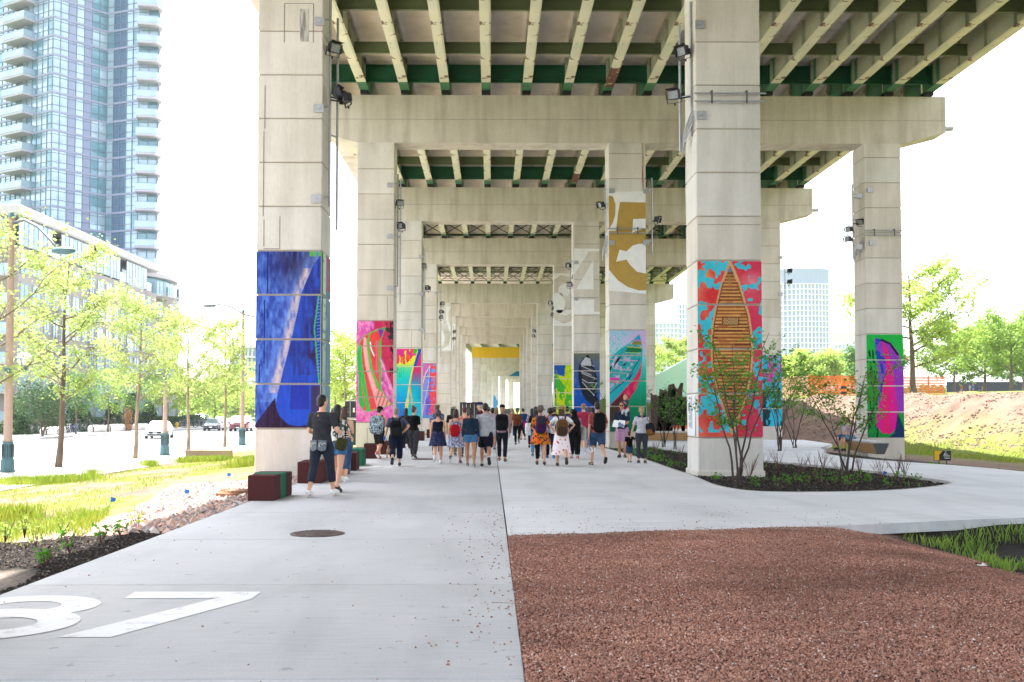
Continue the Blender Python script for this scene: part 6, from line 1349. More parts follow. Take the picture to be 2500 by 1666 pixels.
X, Y = X[k], Y[k]; chips('stray_gravel', np.stack([X, Y, 0 * X + .006], 1), .02, 33, M_stone_v, 'stray red stones scattered on the grey path', 'gravel', .65, redc)
X, Y, r = scat(130, -4, .19, 5.5, 16, 34); chips('stray_gravel', np.stack([X, Y, 0 * X + .005], 1), .016, 35, M_stone_v, 'few single stones lying about the grey path', 'gravel', .65, redc)
X, Y, r = scat(500, .25, 5.5, 12.25, 16, 36, lambda X, Y: Y > gedge(X) + .03, 3.0); chips('stray_gravel', np.stack([X, Y, 0 * X + .005], 1), .018, 37, M_stone_v, 'red stones spilled over the front edge of the pale path', 'gravel', .65, redc)
# mulch
mc = [((.020, .017, .015), .5), ((.035, .028, .024), .3), ((.07, .05, .038), .15), ((.16, .13, .11), .05)]
km = lambda X, Y: (~inside(pp_, X, Y)) & (X < -4.07) & (Y < 13.2 + .5 * (vnoise(X * 2, Y * 2, 4) - .5) + (X + 4.07) * .12) & (X > -8.9 - .38 * (Y - 9))
X, Y, r = scat(46000, -9, -4.07, 6.6, 13.4, 41, km); chips('mulch', np.stack([X, Y, groundz(X, Y) + .012 * r.rand(len(X)) + .015], 1), .045, 42, M_stone_v, 'black wood mulch beside the path on the left', 'mulch', .35, mc, 2.2)
def in_bed(X, Y):
    u = inside([tuple(p) for p in inn], X, Y); return u
X, Y, r = scat(60000, 4.4, 10.2, 18, 46, 43, in_bed, 1.6); chips('mulch', np.stack([X, Y, groundz(X, Y) + .03 * r.rand(len(X)) + .02], 1), .07, 44, M_stone_v, 'black wood mulch filling the right planting bed', 'mulch', .35, mc, 2.0)
# rocks
rkc = [((.42, .27, .22), .35), ((.50, .36, .30), .25), ((.30, .26, .25), .2), ((.22, .20, .20), .12), ((.55, .48, .44), .08)]
kr = lambda X, Y: (X < -4.07) & (X > -5.0 - .22 * (Y - 12.6)) & (Y > 13.0 + (X + 4.07) * .1)
X, Y, r = scat(7500, -7.5, -4.07, 12.8, 23.5, 45, kr); chips('river_rocks', np.stack([X, Y, groundz(X, Y) + .03 + .03 * r.rand(len(X))], 1), .13, 46, M_stone_v, 'pinkish broken rocks filling the drain strip beside the path', 'rocks', .6, rkc)
# grass blades
def blades(name, X, Y, h, w_, seed, m, lab, zoff=0, cat='grass'):
    r = np.random.RandomState(seed); n = len(X); z = groundz(X, Y) + zoff; a = r.rand(n) * 6.283; hh = h * (.5 + r.rand(n)); lx, ly = (r.rand(n) - .5) * hh * .9, (r.rand(n) - .5) * hh * .9; wx, wy = np.cos(a) * w_ / 2, np.sin(a) * w_ / 2
    V = np.stack([np.stack([X - wx, Y - wy, z - .02], -1), np.stack([X + wx, Y + wy, z - .02], -1), np.stack([X + wx * .7 + lx * .4, Y + wy * .7 + ly * .4, z + hh * .6], -1), np.stack([X + lx, Y + ly, z + hh], -1)], 1).reshape(-1, 3)
    return tag(link(np_mesh(name, V, np.arange(4 * n).reshape(n, 4), m), name), lab, cat, kind='stuff')
def kgr(X, Y): return (fbm(X * .9, Y * .5, 5) > .42 + .05 * np.sin(Y)) & (X < -5.2 - .25 * np.clip(Y - 12, 0, 12)) & (Y > 12.2)
X, Y, r = scat(46000, -13.1, -4.1, 11.8, 45, 51, kgr); blades('grass', X, Y, .055, .009, 52, L_grass, 'patchy young grass of the lawn strip on the left')
X, Y, r = scat(7000, -9.5, -5.0, 12.2, 17, 53, lambda X, Y: (vnoise(X * 3, Y * 3, 6) > .35) & (Y > 12.5 + .1 * np.abs(X)) & (X < -5.1 - .28 * (Y - 12.4))); blades('tall_grass', X, Y, .12, .008, 54, L_grass, 'taller bright grass along the near side of the lawn strip')
cl = []
for (x, y, s_, n) in ((60, 1168, .9, 1600), (150, 1166, 1.0, 1400), (460, 1119, .5, 900), (485, 1122, .6, 1100), (367, 1128, .35, 500), (530, 1124, .5, 600), (590, 1150, .5, 700), (612, 1135, .5, 700), (224, 1150, .25, 250), (10, 1290, .5, 900)):
    p = G(x, y, -.45); r = np.random.RandomState(int(x)); cl.append(np.stack([p.x + r.randn(n) * s_ * .5, p.y + r.randn(n) * s_ * .6], 1))
cl = np.concatenate(cl); blades('tall_grass', cl[:, 0], cl[:, 1], .19, .014, 55, L_grass, 'tufts of tall bright grass along the pavement edge')
X, Y, r = scat(11000, 5.2, 9.6, 9.0, 15.2, 56, lambda X, Y: (Y < gedge(X) - .08) & (vnoise(X * 2.2, Y * 2.2, 7) > .66 - .22 * (Y > gedge(X) - .9)) & (X > 5.5)); blades('wet_grass', X, Y, .11, .006, 57, L_green, 'thin grass in the dark ditch at the right edge', 0.0)
X, Y, r = scat(90000, 12, 40, 26, 64, 58, lambda X, Y: (X > 16) & (Y < 61) & (np.abs(np.sqrt(((X - 9) / 14.5) ** 2 + ((Y - 40) / 31.0) ** 2) - 1.10 + .2 * (fbm(X * .16, Y * .16, 31) - .5)) < .13)); blades('bank_grass', X, Y, .14, .03, 59, L_grass, 'new grass at the foot of the bank')
X, Y, r = scat(2200, 4.9, 9.9, 20.5, 44, 60, in_bed); k = vnoise(X * 1.6, Y * 1.2, 9) > .72; blades('bed_groundcover', X[k], Y[k], .12, .03, 61, L_shrub, 'low leafy groundcover in the right bed', 0, 'groundcover')
X, Y, r = scat(7000, 4.7, 9.0, 27, 45, 62, in_bed); k = (vnoise(X * 1.3, Y * .9, 19) > .60) & (Y > 26); P = np.stack([X[k], Y[k], groundz(X[k], Y[k]) + .04 + .16 * r.rand(k.sum())], 1); V, F = leaf_quads(P, .06, 7, up=1); tag(link(np_mesh('bed_groundcover', V, F, L_shrub), 'bed_groundcover'), 'leafy groundcover between the two right piers', 'groundcover', kind='stuff')
X, Y, r = scat(5000, 12.5, 18, 26, 36, 63, lambda X, Y: vnoise(X, Y, 23) > .7); P = np.stack([X, Y, groundz(X, Y) + .05 + .06 * r.rand(len(X))], 1); V, F = leaf_quads(P, .07, 8, up=1); tag(link(np_mesh('bed_groundcover', V, F, L_shrub), 'bed_groundcover'), 'small leafy weeds along the far edge of the curved path', 'groundcover', kind='stuff')
X, Y, r = scat(30000, 14, 45, 40, 92, 64, lambda X, Y: (lambda q_: (q_ > 1.12) & (q_ < 1.72))(np.sqrt(((X - 9) / 14.5) ** 2 + ((Y - 40) / 31.0) ** 2)) & (vnoise(X * .8, Y * .8, 29) > .35))
chips('soil_clods', np.stack([X, Y, HH(X, Y) + ((fbm(X * .35, Y * .35, 77) - .5) * 1.1 + (fbm(X * 1.1, Y * 1.1, 78) - .5) * .25) * np.clip((np.sqrt(((X - 9) / 14.5) ** 2 + ((Y - 40) / 31.0) ** 2) - 1) * 3, 0, 1) + (fbm(X * 1.7, Y * 1.7, 3) - .5) * .05], 1), .16, 65, M_stone_v, 'clods of bare earth on the slope of the bank', 'soil', .55, [((.15, .10, .075), .5), ((.10, .068, .05), .3), ((.20, .14, .11), .2)])
# litter: paper scrap, twigs
t = empty('paper_scrap', (*G(2398, 1385, -.12)[:2], -.12), R(30), 'white paper scrap lying at the edge of the ditch', 'litter'); MB().box((0, 0, .02), (.14, .03, .004), rot=(.1, .1, 0)).box((.05, .02, .023), (.05, .03, .004), rot=(.3, -.2, .4)).build('paper', M_globe, t)
for k, (x, y, L, a) in enumerate(((1545, 1303, .3, .1), (1735, 1295, .2, 2.9), (2010, 1558, .25, .3), (1290, 1485, .3, 2.7))):
    p = G(x, y, .01); t = empty('twig', p, a, ['dry twig at the edge of the pale path', 'second dry twig on the gravel edge, right of the first', 'pale dry twig lying on the red gravel', 'thin straw near the path joint in the gravel'][k], 'twig'); MB().tube([(0, 0, .015), (L * .5, .02, .03), (L, 0, .02)], .003, 4).build('stick', mat('dry_twig', (.35, .27, .2)), t)
t = empty('pale_soil_patch', (0, 0, 0)); bpy.data.objects.remove(t)
# ================================================================ people
def remesh(mb, vox, it=3, amp=0.0, seed=0, fr=9.0, name='m', mats=None):
    me = mb.mesh(name + '_src', mats or [M_black]); o = bpy.data.objects.new('tmp', me); col.objects.link(o)
    m = o.modifiers.new('r', 'REMESH'); m.mode = 'VOXEL'; m.voxel_size = vox; m.use_smooth_shade = True
    s_ = o.modifiers.new('s', 'SMOOTH'); s_.iterations = it; s_.factor = .5
    dg = bpy.context.evaluated_depsgraph_get(); ev = o.evaluated_get(dg); nm = bpy.data.meshes.new_from_object(ev, depsgraph=dg); nm.name = name
    bpy.data.objects.remove(o); bpy.data.meshes.remove(me)
    if amp:
        n = len(nm.vertices); co = np.empty(n * 3, np.float32); no = np.empty(n * 3, np.float32); nm.vertices.foreach_get('co', co); nm.vertices.foreach_get('normal', no); co = co.reshape(-1, 3); no = no.reshape(-1, 3)
        f = fbm(co[:, 0] * fr + co[:, 1] * fr * .7 + 3, co[:, 2] * fr * 1.6 + co[:, 0] * fr * .6, seed, 3) - .5; co = co + no * (f * 2 * amp)[:, None]; nm.vertices.foreach_set('co', co.ravel()); nm.update()
    nm.materials.clear(); return nm
SK = {'l': mat('skin_light', hexc('d6a68c'), .55, c2=hexc('cb9678'), scale=5, spec=.3), 'm': mat('skin_tan', hexc('b98262'), .55, c2=hexc('ab7455'), scale=5, spec=.3), 'd': mat('skin_brown', hexc('8a5c42'), .55, c2=hexc('7c5038'), scale=5, spec=.3)}
def hairm(h): return mat('hair_' + h, hexc(h), .45, c2=tuple(x * .45 for x in hexc(h)), scale=9, stretch=(5, 5, .6), bump=.6, bscale=70, spec=.4)
def ik(a, b, l1, l2, pole):
    d = b - a; L = min(d.length, (l1 + l2) * .995); d.normalize(); b = a + d * L; x = (l1 * l1 - l2 * l2 + L * L) / (2 * L); h = math.sqrt(max(l1 * l1 - x * x, 0)); p = Vector(pole); p = (p - d * p.dot(d)).normalized(); return a + d * x + p * h, b
def rbox(mb, c, sz, p=.45, m=0, seg=20, rings=12, rot=None):
    M = Euler(rot).to_matrix() if rot else None; vs = []; f = lambda v: math.copysign(abs(v) ** p, v)
    for i in range(rings + 1):
        th = math.pi * i / rings - math.pi / 2
        for k in range(seg):
            ph = 2 * math.pi * k / seg; v = Vector((f(math.cos(th)) * f(math.cos(ph)) * sz[0] / 2, f(math.cos(th)) * f(math.sin(ph)) * sz[1] / 2, f(math.sin(th)) * sz[2] / 2)); vs.append((M @ v if M else v) + Vector(c))
    mb.add(vs, [[i * seg + k, i * seg + (k + 1) % seg, (i + 1) * seg + (k + 1) % seg, (i + 1) * seg + k] for i in range(rings) for k in range(seg)], m, True); return mb
ARM = {'down': (.235, .03, .84), 'fwd': (.22, .20, .90), 'back': (.24, -.17, .90), 'phone': (.07, .30, 1.20), 'akimbo': (.19, -.05, 1.03), 'strap': (.12, .15, 1.30), 'bent': (.20, .27, 1.06), 'cross': (-.02, .22, 1.12), 'paper': (.12, .28, 1.05), 'lap': (.08, .33, .80), 'face': (.03, .20, 1.40), 'hold': (.33, .06, .86), 'headhold': (.02, .16, 1.30), 'behind': (.16, -.20, 1.06)}
WALK = {'a': ((24, 8), (-14, 14), -2, 22), 'b': ((-16, 42), (20, 6), 50, -2), 'c': ((20, 6), (-16, 42), -2, 50), 'stand': ((2, 3), (-2, 3), 0, 0), 'sit': ((84, 84), (80, 90), 0, 0), 'ride': ((62, 100), (62, 100), 20, 20), 'step': ((18, 10), (-10, 10), 0, 10), 's2': ((-10, 12), (16, 6), 14, 0)}
def hash_(t_): return sum((i + 1) * ord(ch) for i, ch in enumerate(t_))
def person(pos, H, hd, lab, skin='l', sex='m', walk='step', arms=('down', 'down'), top=('tee', '333333', 1.0, .92), bot=('pants', '222233', 1.9, .014), shoes='222222', sole='dddddd', hair=('short', '1a1210'), hat=None, build=1.0, vox=.011, face=False, headturn=0, z=None, hipz=None, tm=None, bm2=None, lean=0, socks=None, sandal=False, belly=0, head_down=0, child=False, grp=None, spread=.0):
    s = H / 1.75; f = sex == 'f'; V3 = Vector
    if walk not in ('sit', 'ride', 'stand') and grp: hd = hd + (hash_(lab) % 15 - 7)
    t = empty('person', (pos[0], pos[1], 0.0), R(hd), lab, 'person', grp)
    sk = SK[skin]; hz0 = .93 * s; hw = (.092 if not f else .095) * s; legs = []; low = 9
    (aL, bL), (aR, bR), fL, fR = WALK[walk]
    for sx, a, b_, fp in ((-1, aL, bL, fL), (1, aR, bR, fR)):
        a, b_ = R(a), R(b_); hp = V3((sx * hw, 0, hz0)); kn = hp + V3((sx * (.012 + spread) * s, math.sin(a), -math.cos(a)))* (.44 * s); an = kn + V3((sx * (spread - .01), math.sin(a - b_), -math.cos(a - b_))) * (.415 * s)
        fr_ = R(-fp); toe = an + V3((sx * .02, math.cos(fr_) * .165, math.sin(fr_) * .165 - .045 * math.cos(fr_))) * s; heel = an + V3((0, -math.cos(fr_) * .05, -math.sin(fr_) * .05 - .05)) * s
        legs.append((hp, kn, an, toe, heel)); low = min(low, toe.z - .028 * s, heel.z - .028 * s)
    dz = -low if hipz is None else hipz - hz0
    up = V3((0, 0, dz)); legs = [tuple(p + up for p in L) for L in legs]
    B = build; LF = R(lean)
    def T(x, y, zz):   # torso point with forward lean about the hips
        v = V3((x, y, zz - .93)); return V3((v.x, v.y * math.cos(LF) + v.z * math.sin(LF), v.z * math.cos(LF) - v.y * math.sin(LF) + .93)) * s + up
    if f: tor = [(.86, .135, .10), (.92, .172, .122), (1.0, .158, .11), (1.10, .122, .092), (1.20, .132, .10), (1.30, .152, .115), (1.38, .155, .10), (1.43, .12, .075), (1.47, .065, .06)]
    else: tor = [(.86, .13, .10), (.92, .160, .118), (1.0, .155, .112), (1.10, .150, .108), (1.20, .160, .112), (1.30, .178, .12), (1.38, .178, .108), (1.43, .14, .08), (1.48, .068, .062)]
    tor = [(a, b_ * B * s, (c + belly * .05 * (a < 1.25)) * B * s) for a, b_, c in tor]
    body = MB(); tp = [T(0, 0, a) for a, _, _ in tor]; body.tube(tp, [(b_, c) for _, b_, c in tor], 16)
    shx = (.168 if f else .188) * (.5 + .5 * B); nk = T(0, .005, 1.46); hc = T(0, .02 + .05 * math.sin(R(head_down)), 1.635 if not child else 1.60)
    hk = 1.0 if not child else 1.32
    body.tube([nk, nk.lerp(hc, .6)], [.055 * s * (.85 if f else 1)] * 2, 10)
    hr = (.076 * s * hk, .092 * s * hk, .112 * s * hk); hrz = R(headturn); hdn = R(-head_down)
    HM = Matrix.Translation(hc) @ Euler((hdn, 0, hrz)).to_matrix().to_4x4()
    def HP(x, y, zz): return HM @ (V3((x, y, zz)) * s * hk)
    e3 = Euler((hdn, 0, hrz))
    body.ell(HP(0, 0, .01), hr, 14, 10, rot=e3); body.ell(HP(0, .022, -.06), (.052 * s * hk, .06 * s * hk, .055 * s * hk), 12, 8, rot=e3)
    body.ell(HP(0, .098, -.012), (.013 * s * hk, .018 * s * hk, .024 * s * hk), 6, 5, rot=e3)
    for sx in (-1, 1): body.ell(HP(sx * .078, -.005, -.008), (.010 * s * hk, .018 * s * hk, .030 * s * hk), 6, 5, rot=e3)
    arm_j = []
    for k, sx in enumerate((-1, 1)):
        sh = T(sx * shx, 0, 1.40); tx, ty, tz = (ARM[arms[k]] if isinstance(arms[k], str) else arms[k]); tg = T(sx * tx * (.6 + .4 * B), ty, tz)
        pole = (sx * 1.0, -.5, -.1) if arms[k] in ('akimbo', 'behind') else (sx * .45, -1, -.35)
        el, wr = ik(sh, tg, .285 * s, .255 * s, pole); arm_j.append((sh, el, wr)); q = .045 * B * s * (.84 if f else 1)
        body.tube([T(sx * shx * .55, 0, 1.40), sh, sh.lerp(el, .4), el, el.lerp(wr, .35), wr], [q * 1.05, q * 1.12, q * 1.0, q * .80, q * .82, q * .56], 10)
        d = (wr - el).normalized(); ax = V3((0, 1, 0)) if abs(d.y) < .8 else V3((0, 0, 1)); bx = d.cross(ax).normalized(); ay = bx.cross(d).normalized(); inn_ = bx * (-sx) if (bx.x * -sx) * 1 > 0 else bx
        inn_ = V3((-sx, 0, 0)) - d * d.x * -sx; inn_ = inn_.normalized() if inn_.length > .1 else V3((0, 0, 1)); wd = d.cross(inn_).normalized(); wd = wd if wd.y > 0 else -wd
        pc = wr + d * .045 * s; body.tube([wr - d * .01, wr + d * .03 * s, wr + d * .085 * s], [(.020 * s, .020 * s), (.036 * s, .015 * s), (.038 * s, .013 * s)], 8, flat=inn_)
        for j, (o_, L) in enumerate(((-.029, .060), (-.010, .070), (.010, .076), (.029, .068))):
            b0 = wr + d * .078 * s + wd * o_ * s; b1 = b0 + (d * .9 + inn_ * .25 + wd * o_ * 2).normalized() * L * .55 * s; b2 = b1 + (d * .6 + inn_ * .75).normalized() * L * .5 * s
            body.tube([b0, b1, b2], [.0092 * s, .0088 * s, .0074 * s], 6)
        b0 = wr + d * .03 * s + wd * .03 * s; b1 = b0 + (d * .6 + wd * .7 + inn_ * .3).normalized() * .035 * s; body.tube([b0, b1, b1 + (d * .9 + inn_ * .5).normalized() * .03 * s], [.012 * s, .010 * s, .008 * s], 6)
    lr = B * s * (1.04 if f else 1)
    for hp, kn, an, toe, heel in legs:
        body.tube([hp + V3((0, 0, .02)), hp.lerp(kn, .2), hp.lerp(kn, .6), kn, kn.lerp(an, .28), kn.lerp(an, .65), an, an - V3((0, 0, .035 * s))], [.085 * lr, .088 * lr, .070 * lr, .052 * lr, .056 * lr, .043 * lr, .032 * s, .036 * s], 10)
        body.tube([heel, an.lerp(toe, .35) - V3((0, 0, .02 * s)), toe.lerp(heel, .2), toe], [(.030 * s, .026 * s), (.036 * s, .034 * s), (.043 * s, .024 * s), (.034 * s, .016 * s)], 10)
    bo = link(remesh(body, vox, 2, name='body'), 'body', t); bo.data.materials.append(sk)
    # ---- top
    kind, tc, sl, hem = top; TM = tm or cloth(tc); cl = MB(); e = .014 * s
    zs_ = [z_ for z_ in (.80, .86, .92, .96, 1.0, 1.05, 1.10, 1.20, 1.30, 1.38, 1.43, 1.465) if z_ >= hem]
    if kind in ('tank', 'strap'): zs_ = [z_ for z_ in zs_ if z_ <= (1.40 if kind == 'tank' else 1.28)]
    zs_ = sorted(set([hem] + zs_)); ar = np.array(tor)
    R2 = [(float(np.interp(max(z_, .92), ar[:, 0], ar[:, 1])) + e * (1.5 if z_ < 1.05 else 1), float(np.interp(max(z_, .92), ar[:, 0], ar[:, 2])) + e * (1.4 if z_ < 1.05 else 1)) for z_ in zs_]
    if hem < .9 and kind != 'dress': R2[0] = (R2[0][0] + .012, R2[0][1] + .014)
    cl.tube([T(0, 0, z_) for z_ in zs_], R2, 18)
    if kind in ('tank', 'strap'):
        for sx in (-1, 1): cl.tube([T(sx * .09, .10, 1.28), T(sx * .09, .06, 1.40), T(sx * .085, 0, 1.455), T(sx * .09, -.08, 1.38), T(sx * .09, -.115, 1.26)], (.028 if kind == 'tank' else .009) * s, 6)
    if sl > 0:
        for (sh, el, wr), sx in zip(arm_j, (-1, 1)):
            q = .045 * B * s * (.84 if f else 1) + .011 * s; pts = [T(sx * shx * .5, 0, 1.405), sh + V3((0, 0, .004)), sh.lerp(el, .5)]; rr_ = [q * 1.1, q * 1.22, q * 1.16]
            if sl <= 1: pts.append(sh.lerp(el, max(sl, .55))); rr_.append(q * 1.18)
            else: pts += [el, el.lerp(wr, (sl - 1) * .5), el.lerp(wr, sl - 1)]; rr_ += [q * .95, q * .9, q * .80]
            cl.tube(pts, rr_, 10)
    if kind == 'collar': cl.tube([T(0, -.0, 1.45), T(0, 0, 1.505)], [(.075 * s, .07 * s), (.066 * s, .066 * s)], 12)
    me = remesh(cl, .016, 3, .007 * s, int(H * 1000) % 97, 9, 'shirt'); so = link(me, 'shirt' if kind != 'dress' else 'dress_top', t); me.materials.append(TM)
    # ---- bottom
    bk, bc, end, loose = bot; BM_ = bm2 or cloth(bc); bl = MB(); l2 = loose * s
    if bk in ('pants', 'shorts'):
        bl.tube([T(0, 0, .83), T(0, 0, .90), T(0, 0, .97), T(0, 0, 1.015)], [(.12 * B * s, .10 * B * s), (tor[1][1] + .014 * s, tor[1][2] + .016 * s), (tor[2][1] + .012 * s, tor[2][2] + .012 * s), (tor[2][1] + .006 * s, tor[2][2] + .008 * s)], 16)
        for hp, kn, an, toe, heel in legs:
            if end <= 1: e0 = hp.lerp(kn, end); bl.tube([hp + V3((0, 0, .03)), hp.lerp(kn, .25), hp.lerp(kn, .5 * end + .1), e0], [.088 * lr + l2 * .6, .094 * lr + l2, .085 * lr + l2 * 1.2, .082 * lr * (1.1 - .3 * end) + l2 * 1.4], 12)
            else:
                e0 = kn.lerp(an, end - 1); g = end - 1; bl.tube([hp + V3((0, 0, .03)), hp.lerp(kn, .25), hp.lerp(kn, .65), kn, kn.lerp(an, .35 * g + .05), e0.lerp(kn, .12), e0], [.088 * lr + l2 * .5, .092 * lr + l2, .072 * lr + l2, .056 * lr + l2, .057 * lr + l2, .045 * lr + l2 * 1.15, .043 * lr + l2 * 1.3], 12)
        me = remesh(bl, .016, 2, .008 * s, 5, 7, 'trousers'); me.materials.append(BM_); link(me, 'trousers' if end > 1 else 'shorts', t)
    else:   # skirt: flared and rippled
        z1, z0 = (1.06, end); seg = 48; N = 12; vs = []
        for i in range(N + 1):
            u = i / N; zz = z1 + (z0 - z1) * u; rx = (tor[2][1] + .02 * s) * (1 - .10 * max(0, .35 - u)) + loose * u ** 1.1 * s; ry = (tor[2][2] + .02 * s) + loose * u ** 1.1 * s * .9; c = T(0, 0, zz) if lean else T(0, 0, zz)
            for k in range(seg): a = 2 * math.pi * k / seg; w_ = 1 + .10 * u * math.sin(a * 9 + 2 * math.sin(a * 2)) * min(1, loose * 8); vs.append(c + V3((math.cos(a) * rx * w_, math.sin(a) * ry * w_, 0)))
        bl.add(vs, [[i * seg + k, i * seg + (k + 1) % seg, (i + 1) * seg + (k + 1) % seg, (i + 1) * seg + k][::-1] for i in range(N) for k in range(seg)], 0, True); bl.build('skirt', BM_, t)
    # ---- shoes
    SM, SO = mat('shoe_' + shoes, hexc(shoes), .6, c2=tuple(x * .8 for x in hexc(shoes))), mat('sole_' + sole, hexc(sole), .7)
    for hp, kn, an, toe, heel in legs:
        m = MB(); d = (toe - heel).normalized(); k9 = an.lerp(toe, .3)
        if not sandal: m.tube([heel - d * .018 * s, heel + d * .03 * s + V3((0, 0, .014 * s)), k9 - V3((0, 0, .004 * s)), toe.lerp(heel, .25) + V3((0, 0, .006)), toe + d * .012 * s], [(.034 * s, .040 * s), (.042 * s, .052 * s), (.043 * s, .046 * s), (.049 * s, .030 * s), (.036 * s, .020 * s)], 12, 0); m.tube([an + V3((0, 0, .018 * s)), an - V3((0, 0, .05 * s))], [.042 * s, .046 * s], 10, 0)
        else:
            for w_ in (.35, .75): c = heel.lerp(toe, w_); m.tube([c + V3((-.05 * s, 0, -.015)), c + V3((-.035 * s, 0, .028 * s)), c + V3((.035 * s, 0, .028 * s)), c + V3((.05 * s, 0, -.015))], .011 * s, 6, 0)
            m.tube([an + V3((-.04 * s, 0, -.01)), an + V3((0, -.045 * s, -.01)), an + V3((.04 * s, 0, -.01))], .010 * s, 6, 0)
        m.tube([heel - d * .028 * s - V3((0, 0, .021 * s)), heel.lerp(toe, .4) - V3((0, 0, .020 * s)), toe.lerp(heel, .2) - V3((0, 0, .018 * s)), toe + d * .02 * s - V3((0, 0, .012 * s))], [(.040 * s, .014 * s), (.042 * s, .013 * s), (.052 * s, .012 * s), (.036 * s, .009 * s)], 12, 1)
        m.build('shoe', [SM, SO], t)
        if socks: MB().tube([an - V3((0, 0, .03 * s)), an + (kn - an).normalized() * socks[1] * s], [.043 * s, .046 * s], 10).build('sock', cloth(socks[0]), t)
    # ---- hair, hat, face
    if hair:
        st_, hcx = hair; h = MB(); rr_ = lambda x, y, zz: (x * s * hk, y * s * hk, zz * s * hk)
        if st_ != 'none':
            h.ell(HP(0, -.020, .030), rr_(.086, .094, .104), 14, 10, rot=e3); h.ell(HP(0, -.045, -.02), rr_(.076, .062, .075), 12, 8, rot=e3)
            if st_ == 'long': h.tube([HP(0, -.05, .03), HP(0, -.085, -.09), HP(0, -.10, -.20), HP(.01, -.11, -.34)], [rr_(.085, .07, 0)[:2], rr_(.095, .055, 0)[:2], rr_(.085, .045, 0)[:2], rr_(.045, .025, 0)[:2]], 12)
            if st_ == 'mid': h.tube([HP(0, -.03, .03), HP(0, -.05, -.06), HP(0, -.05, -.16)], [rr_(.088, .08, 0)[:2], rr_(.10, .075, 0)[:2], rr_(.085, .06, 0)[:2]], 12)
            if st_ == 'pony': h.tube([HP(0, -.09, .04), HP(0, -.14, .0), HP(0, -.15, -.12), HP(.01, -.13, -.27)], [rr_(.03, .03, 0)[:2], rr_(.038, .03, 0)[:2], rr_(.036, .028, 0)[:2], rr_(.014, .012, 0)[:2]], 10)
            if st_ == 'bun': h.ell(HP(0, -.07, .12), rr_(.05, .05, .045), 10, 8)
            if st_ == 'curly': h.ell(HP(0, -.03, .02), rr_(.115, .115, .12), 14, 10)
            if st_ == 'hijab': h.ell(HP(0, -.01, .02), rr_(.10, .105, .13), 14, 10); h.tube([HP(0, -.02, -.05), HP(0, -.03, -.16), T(0, -.04, 1.33)], [rr_(.10, .10, 0)[:2], rr_(.12, .10, 0)[:2], rr_(.19, .13, 0)[:2]], 14)
            me = remesh(h, .012 if vox < .02 else .016, 2, (.012 if st_ in ('curly',) else .005) * s, 3, 22, 'hair'); me.materials.append(hairm(hcx) if st_ != 'hijab' else cloth(hcx)); link(me, 'hair' if st_ != 'hijab' else 'headscarf', t)
    if hat:
        hk2, hcl, band = hat; m = MB(); M4 = HM; seg = 28
        def ringp(r, y0, zz, el_=1.12, tilt=0): return [HM @ (V3((math.cos(2 * math.pi * k / seg) * r, y0 + math.sin(2 * math.pi * k / seg) * r * el_, zz + tilt * math.sin(2 * math.pi * k / seg))) * s * hk) for k in range(seg)]
        if hk2 == 'cap': prof = [(.092, .045), (.093, .08), (.080, .115), (.05, .138), (.004, .145)]
        elif hk2 == 'flat': prof = [(.088, .055), (.105, .085), (.09, .115), (.05, .125), (.004, .128)]
        elif hk2 == 'bucket': prof = [(.165, .005), (.15, .02), (.10, .045), (.094, .09), (.078, .13), (.04, .148), (.004, .15)]
        elif hk2 == 'straw': prof = [(.215, .038), (.20, .048), (.105, .055), (.094, .06), (.088, .12), (.06, .15), (.004, .158)]
        else: prof = [(.15, .045), (.14, .05), (.098, .055), (.094, .06), (.088, .12), (.05, .14), (.004, .138)]
        vs = []; 
        for r_, z_ in prof: vs += ringp(r_, -.008, z_)
        m.add(vs, [[i * seg + k, i * seg + (k + 1) % seg, (i + 1) * seg + (k + 1) % seg, (i + 1) * seg + k] for i in range(len(prof) - 1) for k in range(seg)], 0, True)
        if hk2 in ('cap', 'flat'):
            br = 1.0 if hk2 == 'cap' else .5; a_ = [HM @ (V3((math.sin(x) * .088, math.cos(x) * .098, .052)) * s * hk) for x in np.linspace(-1.1, 1.1, 9)]; b_ = [HM @ (V3((math.sin(x) * .078, .04 + math.cos(x) * (.07 + .10 * br), .040)) * s * hk) for x in np.linspace(-1.1, 1.1, 9)]
            m.add(a_ + b_, [[i, i + 1, 10 + i, 9 + i] for i in range(8)], 0); m.add([v - V3((0, 0, .004)) for v in a_ + b_], [[i + 9, i + 10, i + 1, i] for i in range(8)], 0)
        if band and hk2 in ('straw', 'fedora'): m.add(ringp(.0965, -.008, .058) + ringp(.0945, -.008, .082), [[k, (k + 1) % seg, seg + (k + 1) % seg, seg + k] for k in range(seg)], 1, True)
        m.build('hat', [cloth(hcl), cloth(band or '111111')], t)
    if face:
        for sx in (-1, 1): MB().ell(HP(sx * .030, .082, .012), (.010 * s * hk, .006 * s * hk, .006 * s * hk), 8, 6, 0).build('eye', mat('eye_dark', (.03, .02, .015), .3), t); MB().ell(HP(sx * .030, .084, .032), (.016 * s * hk, .006 * s * hk, .004 * s * hk), 8, 6, 0).build('eyebrow', mat('eye_dark', (.03, .02, .015), .3), t)
        MB().ell(HP(0, .079, -.058), (.024 * s * hk, .008 * s * hk, .007 * s * hk), 8, 6).build('mouth', mat('lips', hexc('b05a50'), .5), t)
    t['_h'] = 0; del t['_h']
    info = dict(t=t, T=T, s=s, arm=arm_j, hd=hd, pos=pos, HP=HP, hc=hc)
    return info
def W_(inf, v):
    a = R(inf['hd']); v = Vector(v); return Vector((inf['pos'][0] + v.x * math.cos(a) - v.y * math.sin(a), inf['pos'][1] + v.x * math.sin(a) + v.y * math.cos(a), v.z))
def onto(inf, name, lab, cat, ref):
    w_ = W_(inf, ref); e = empty(name, w_, R(inf['hd']), lab, cat); return e
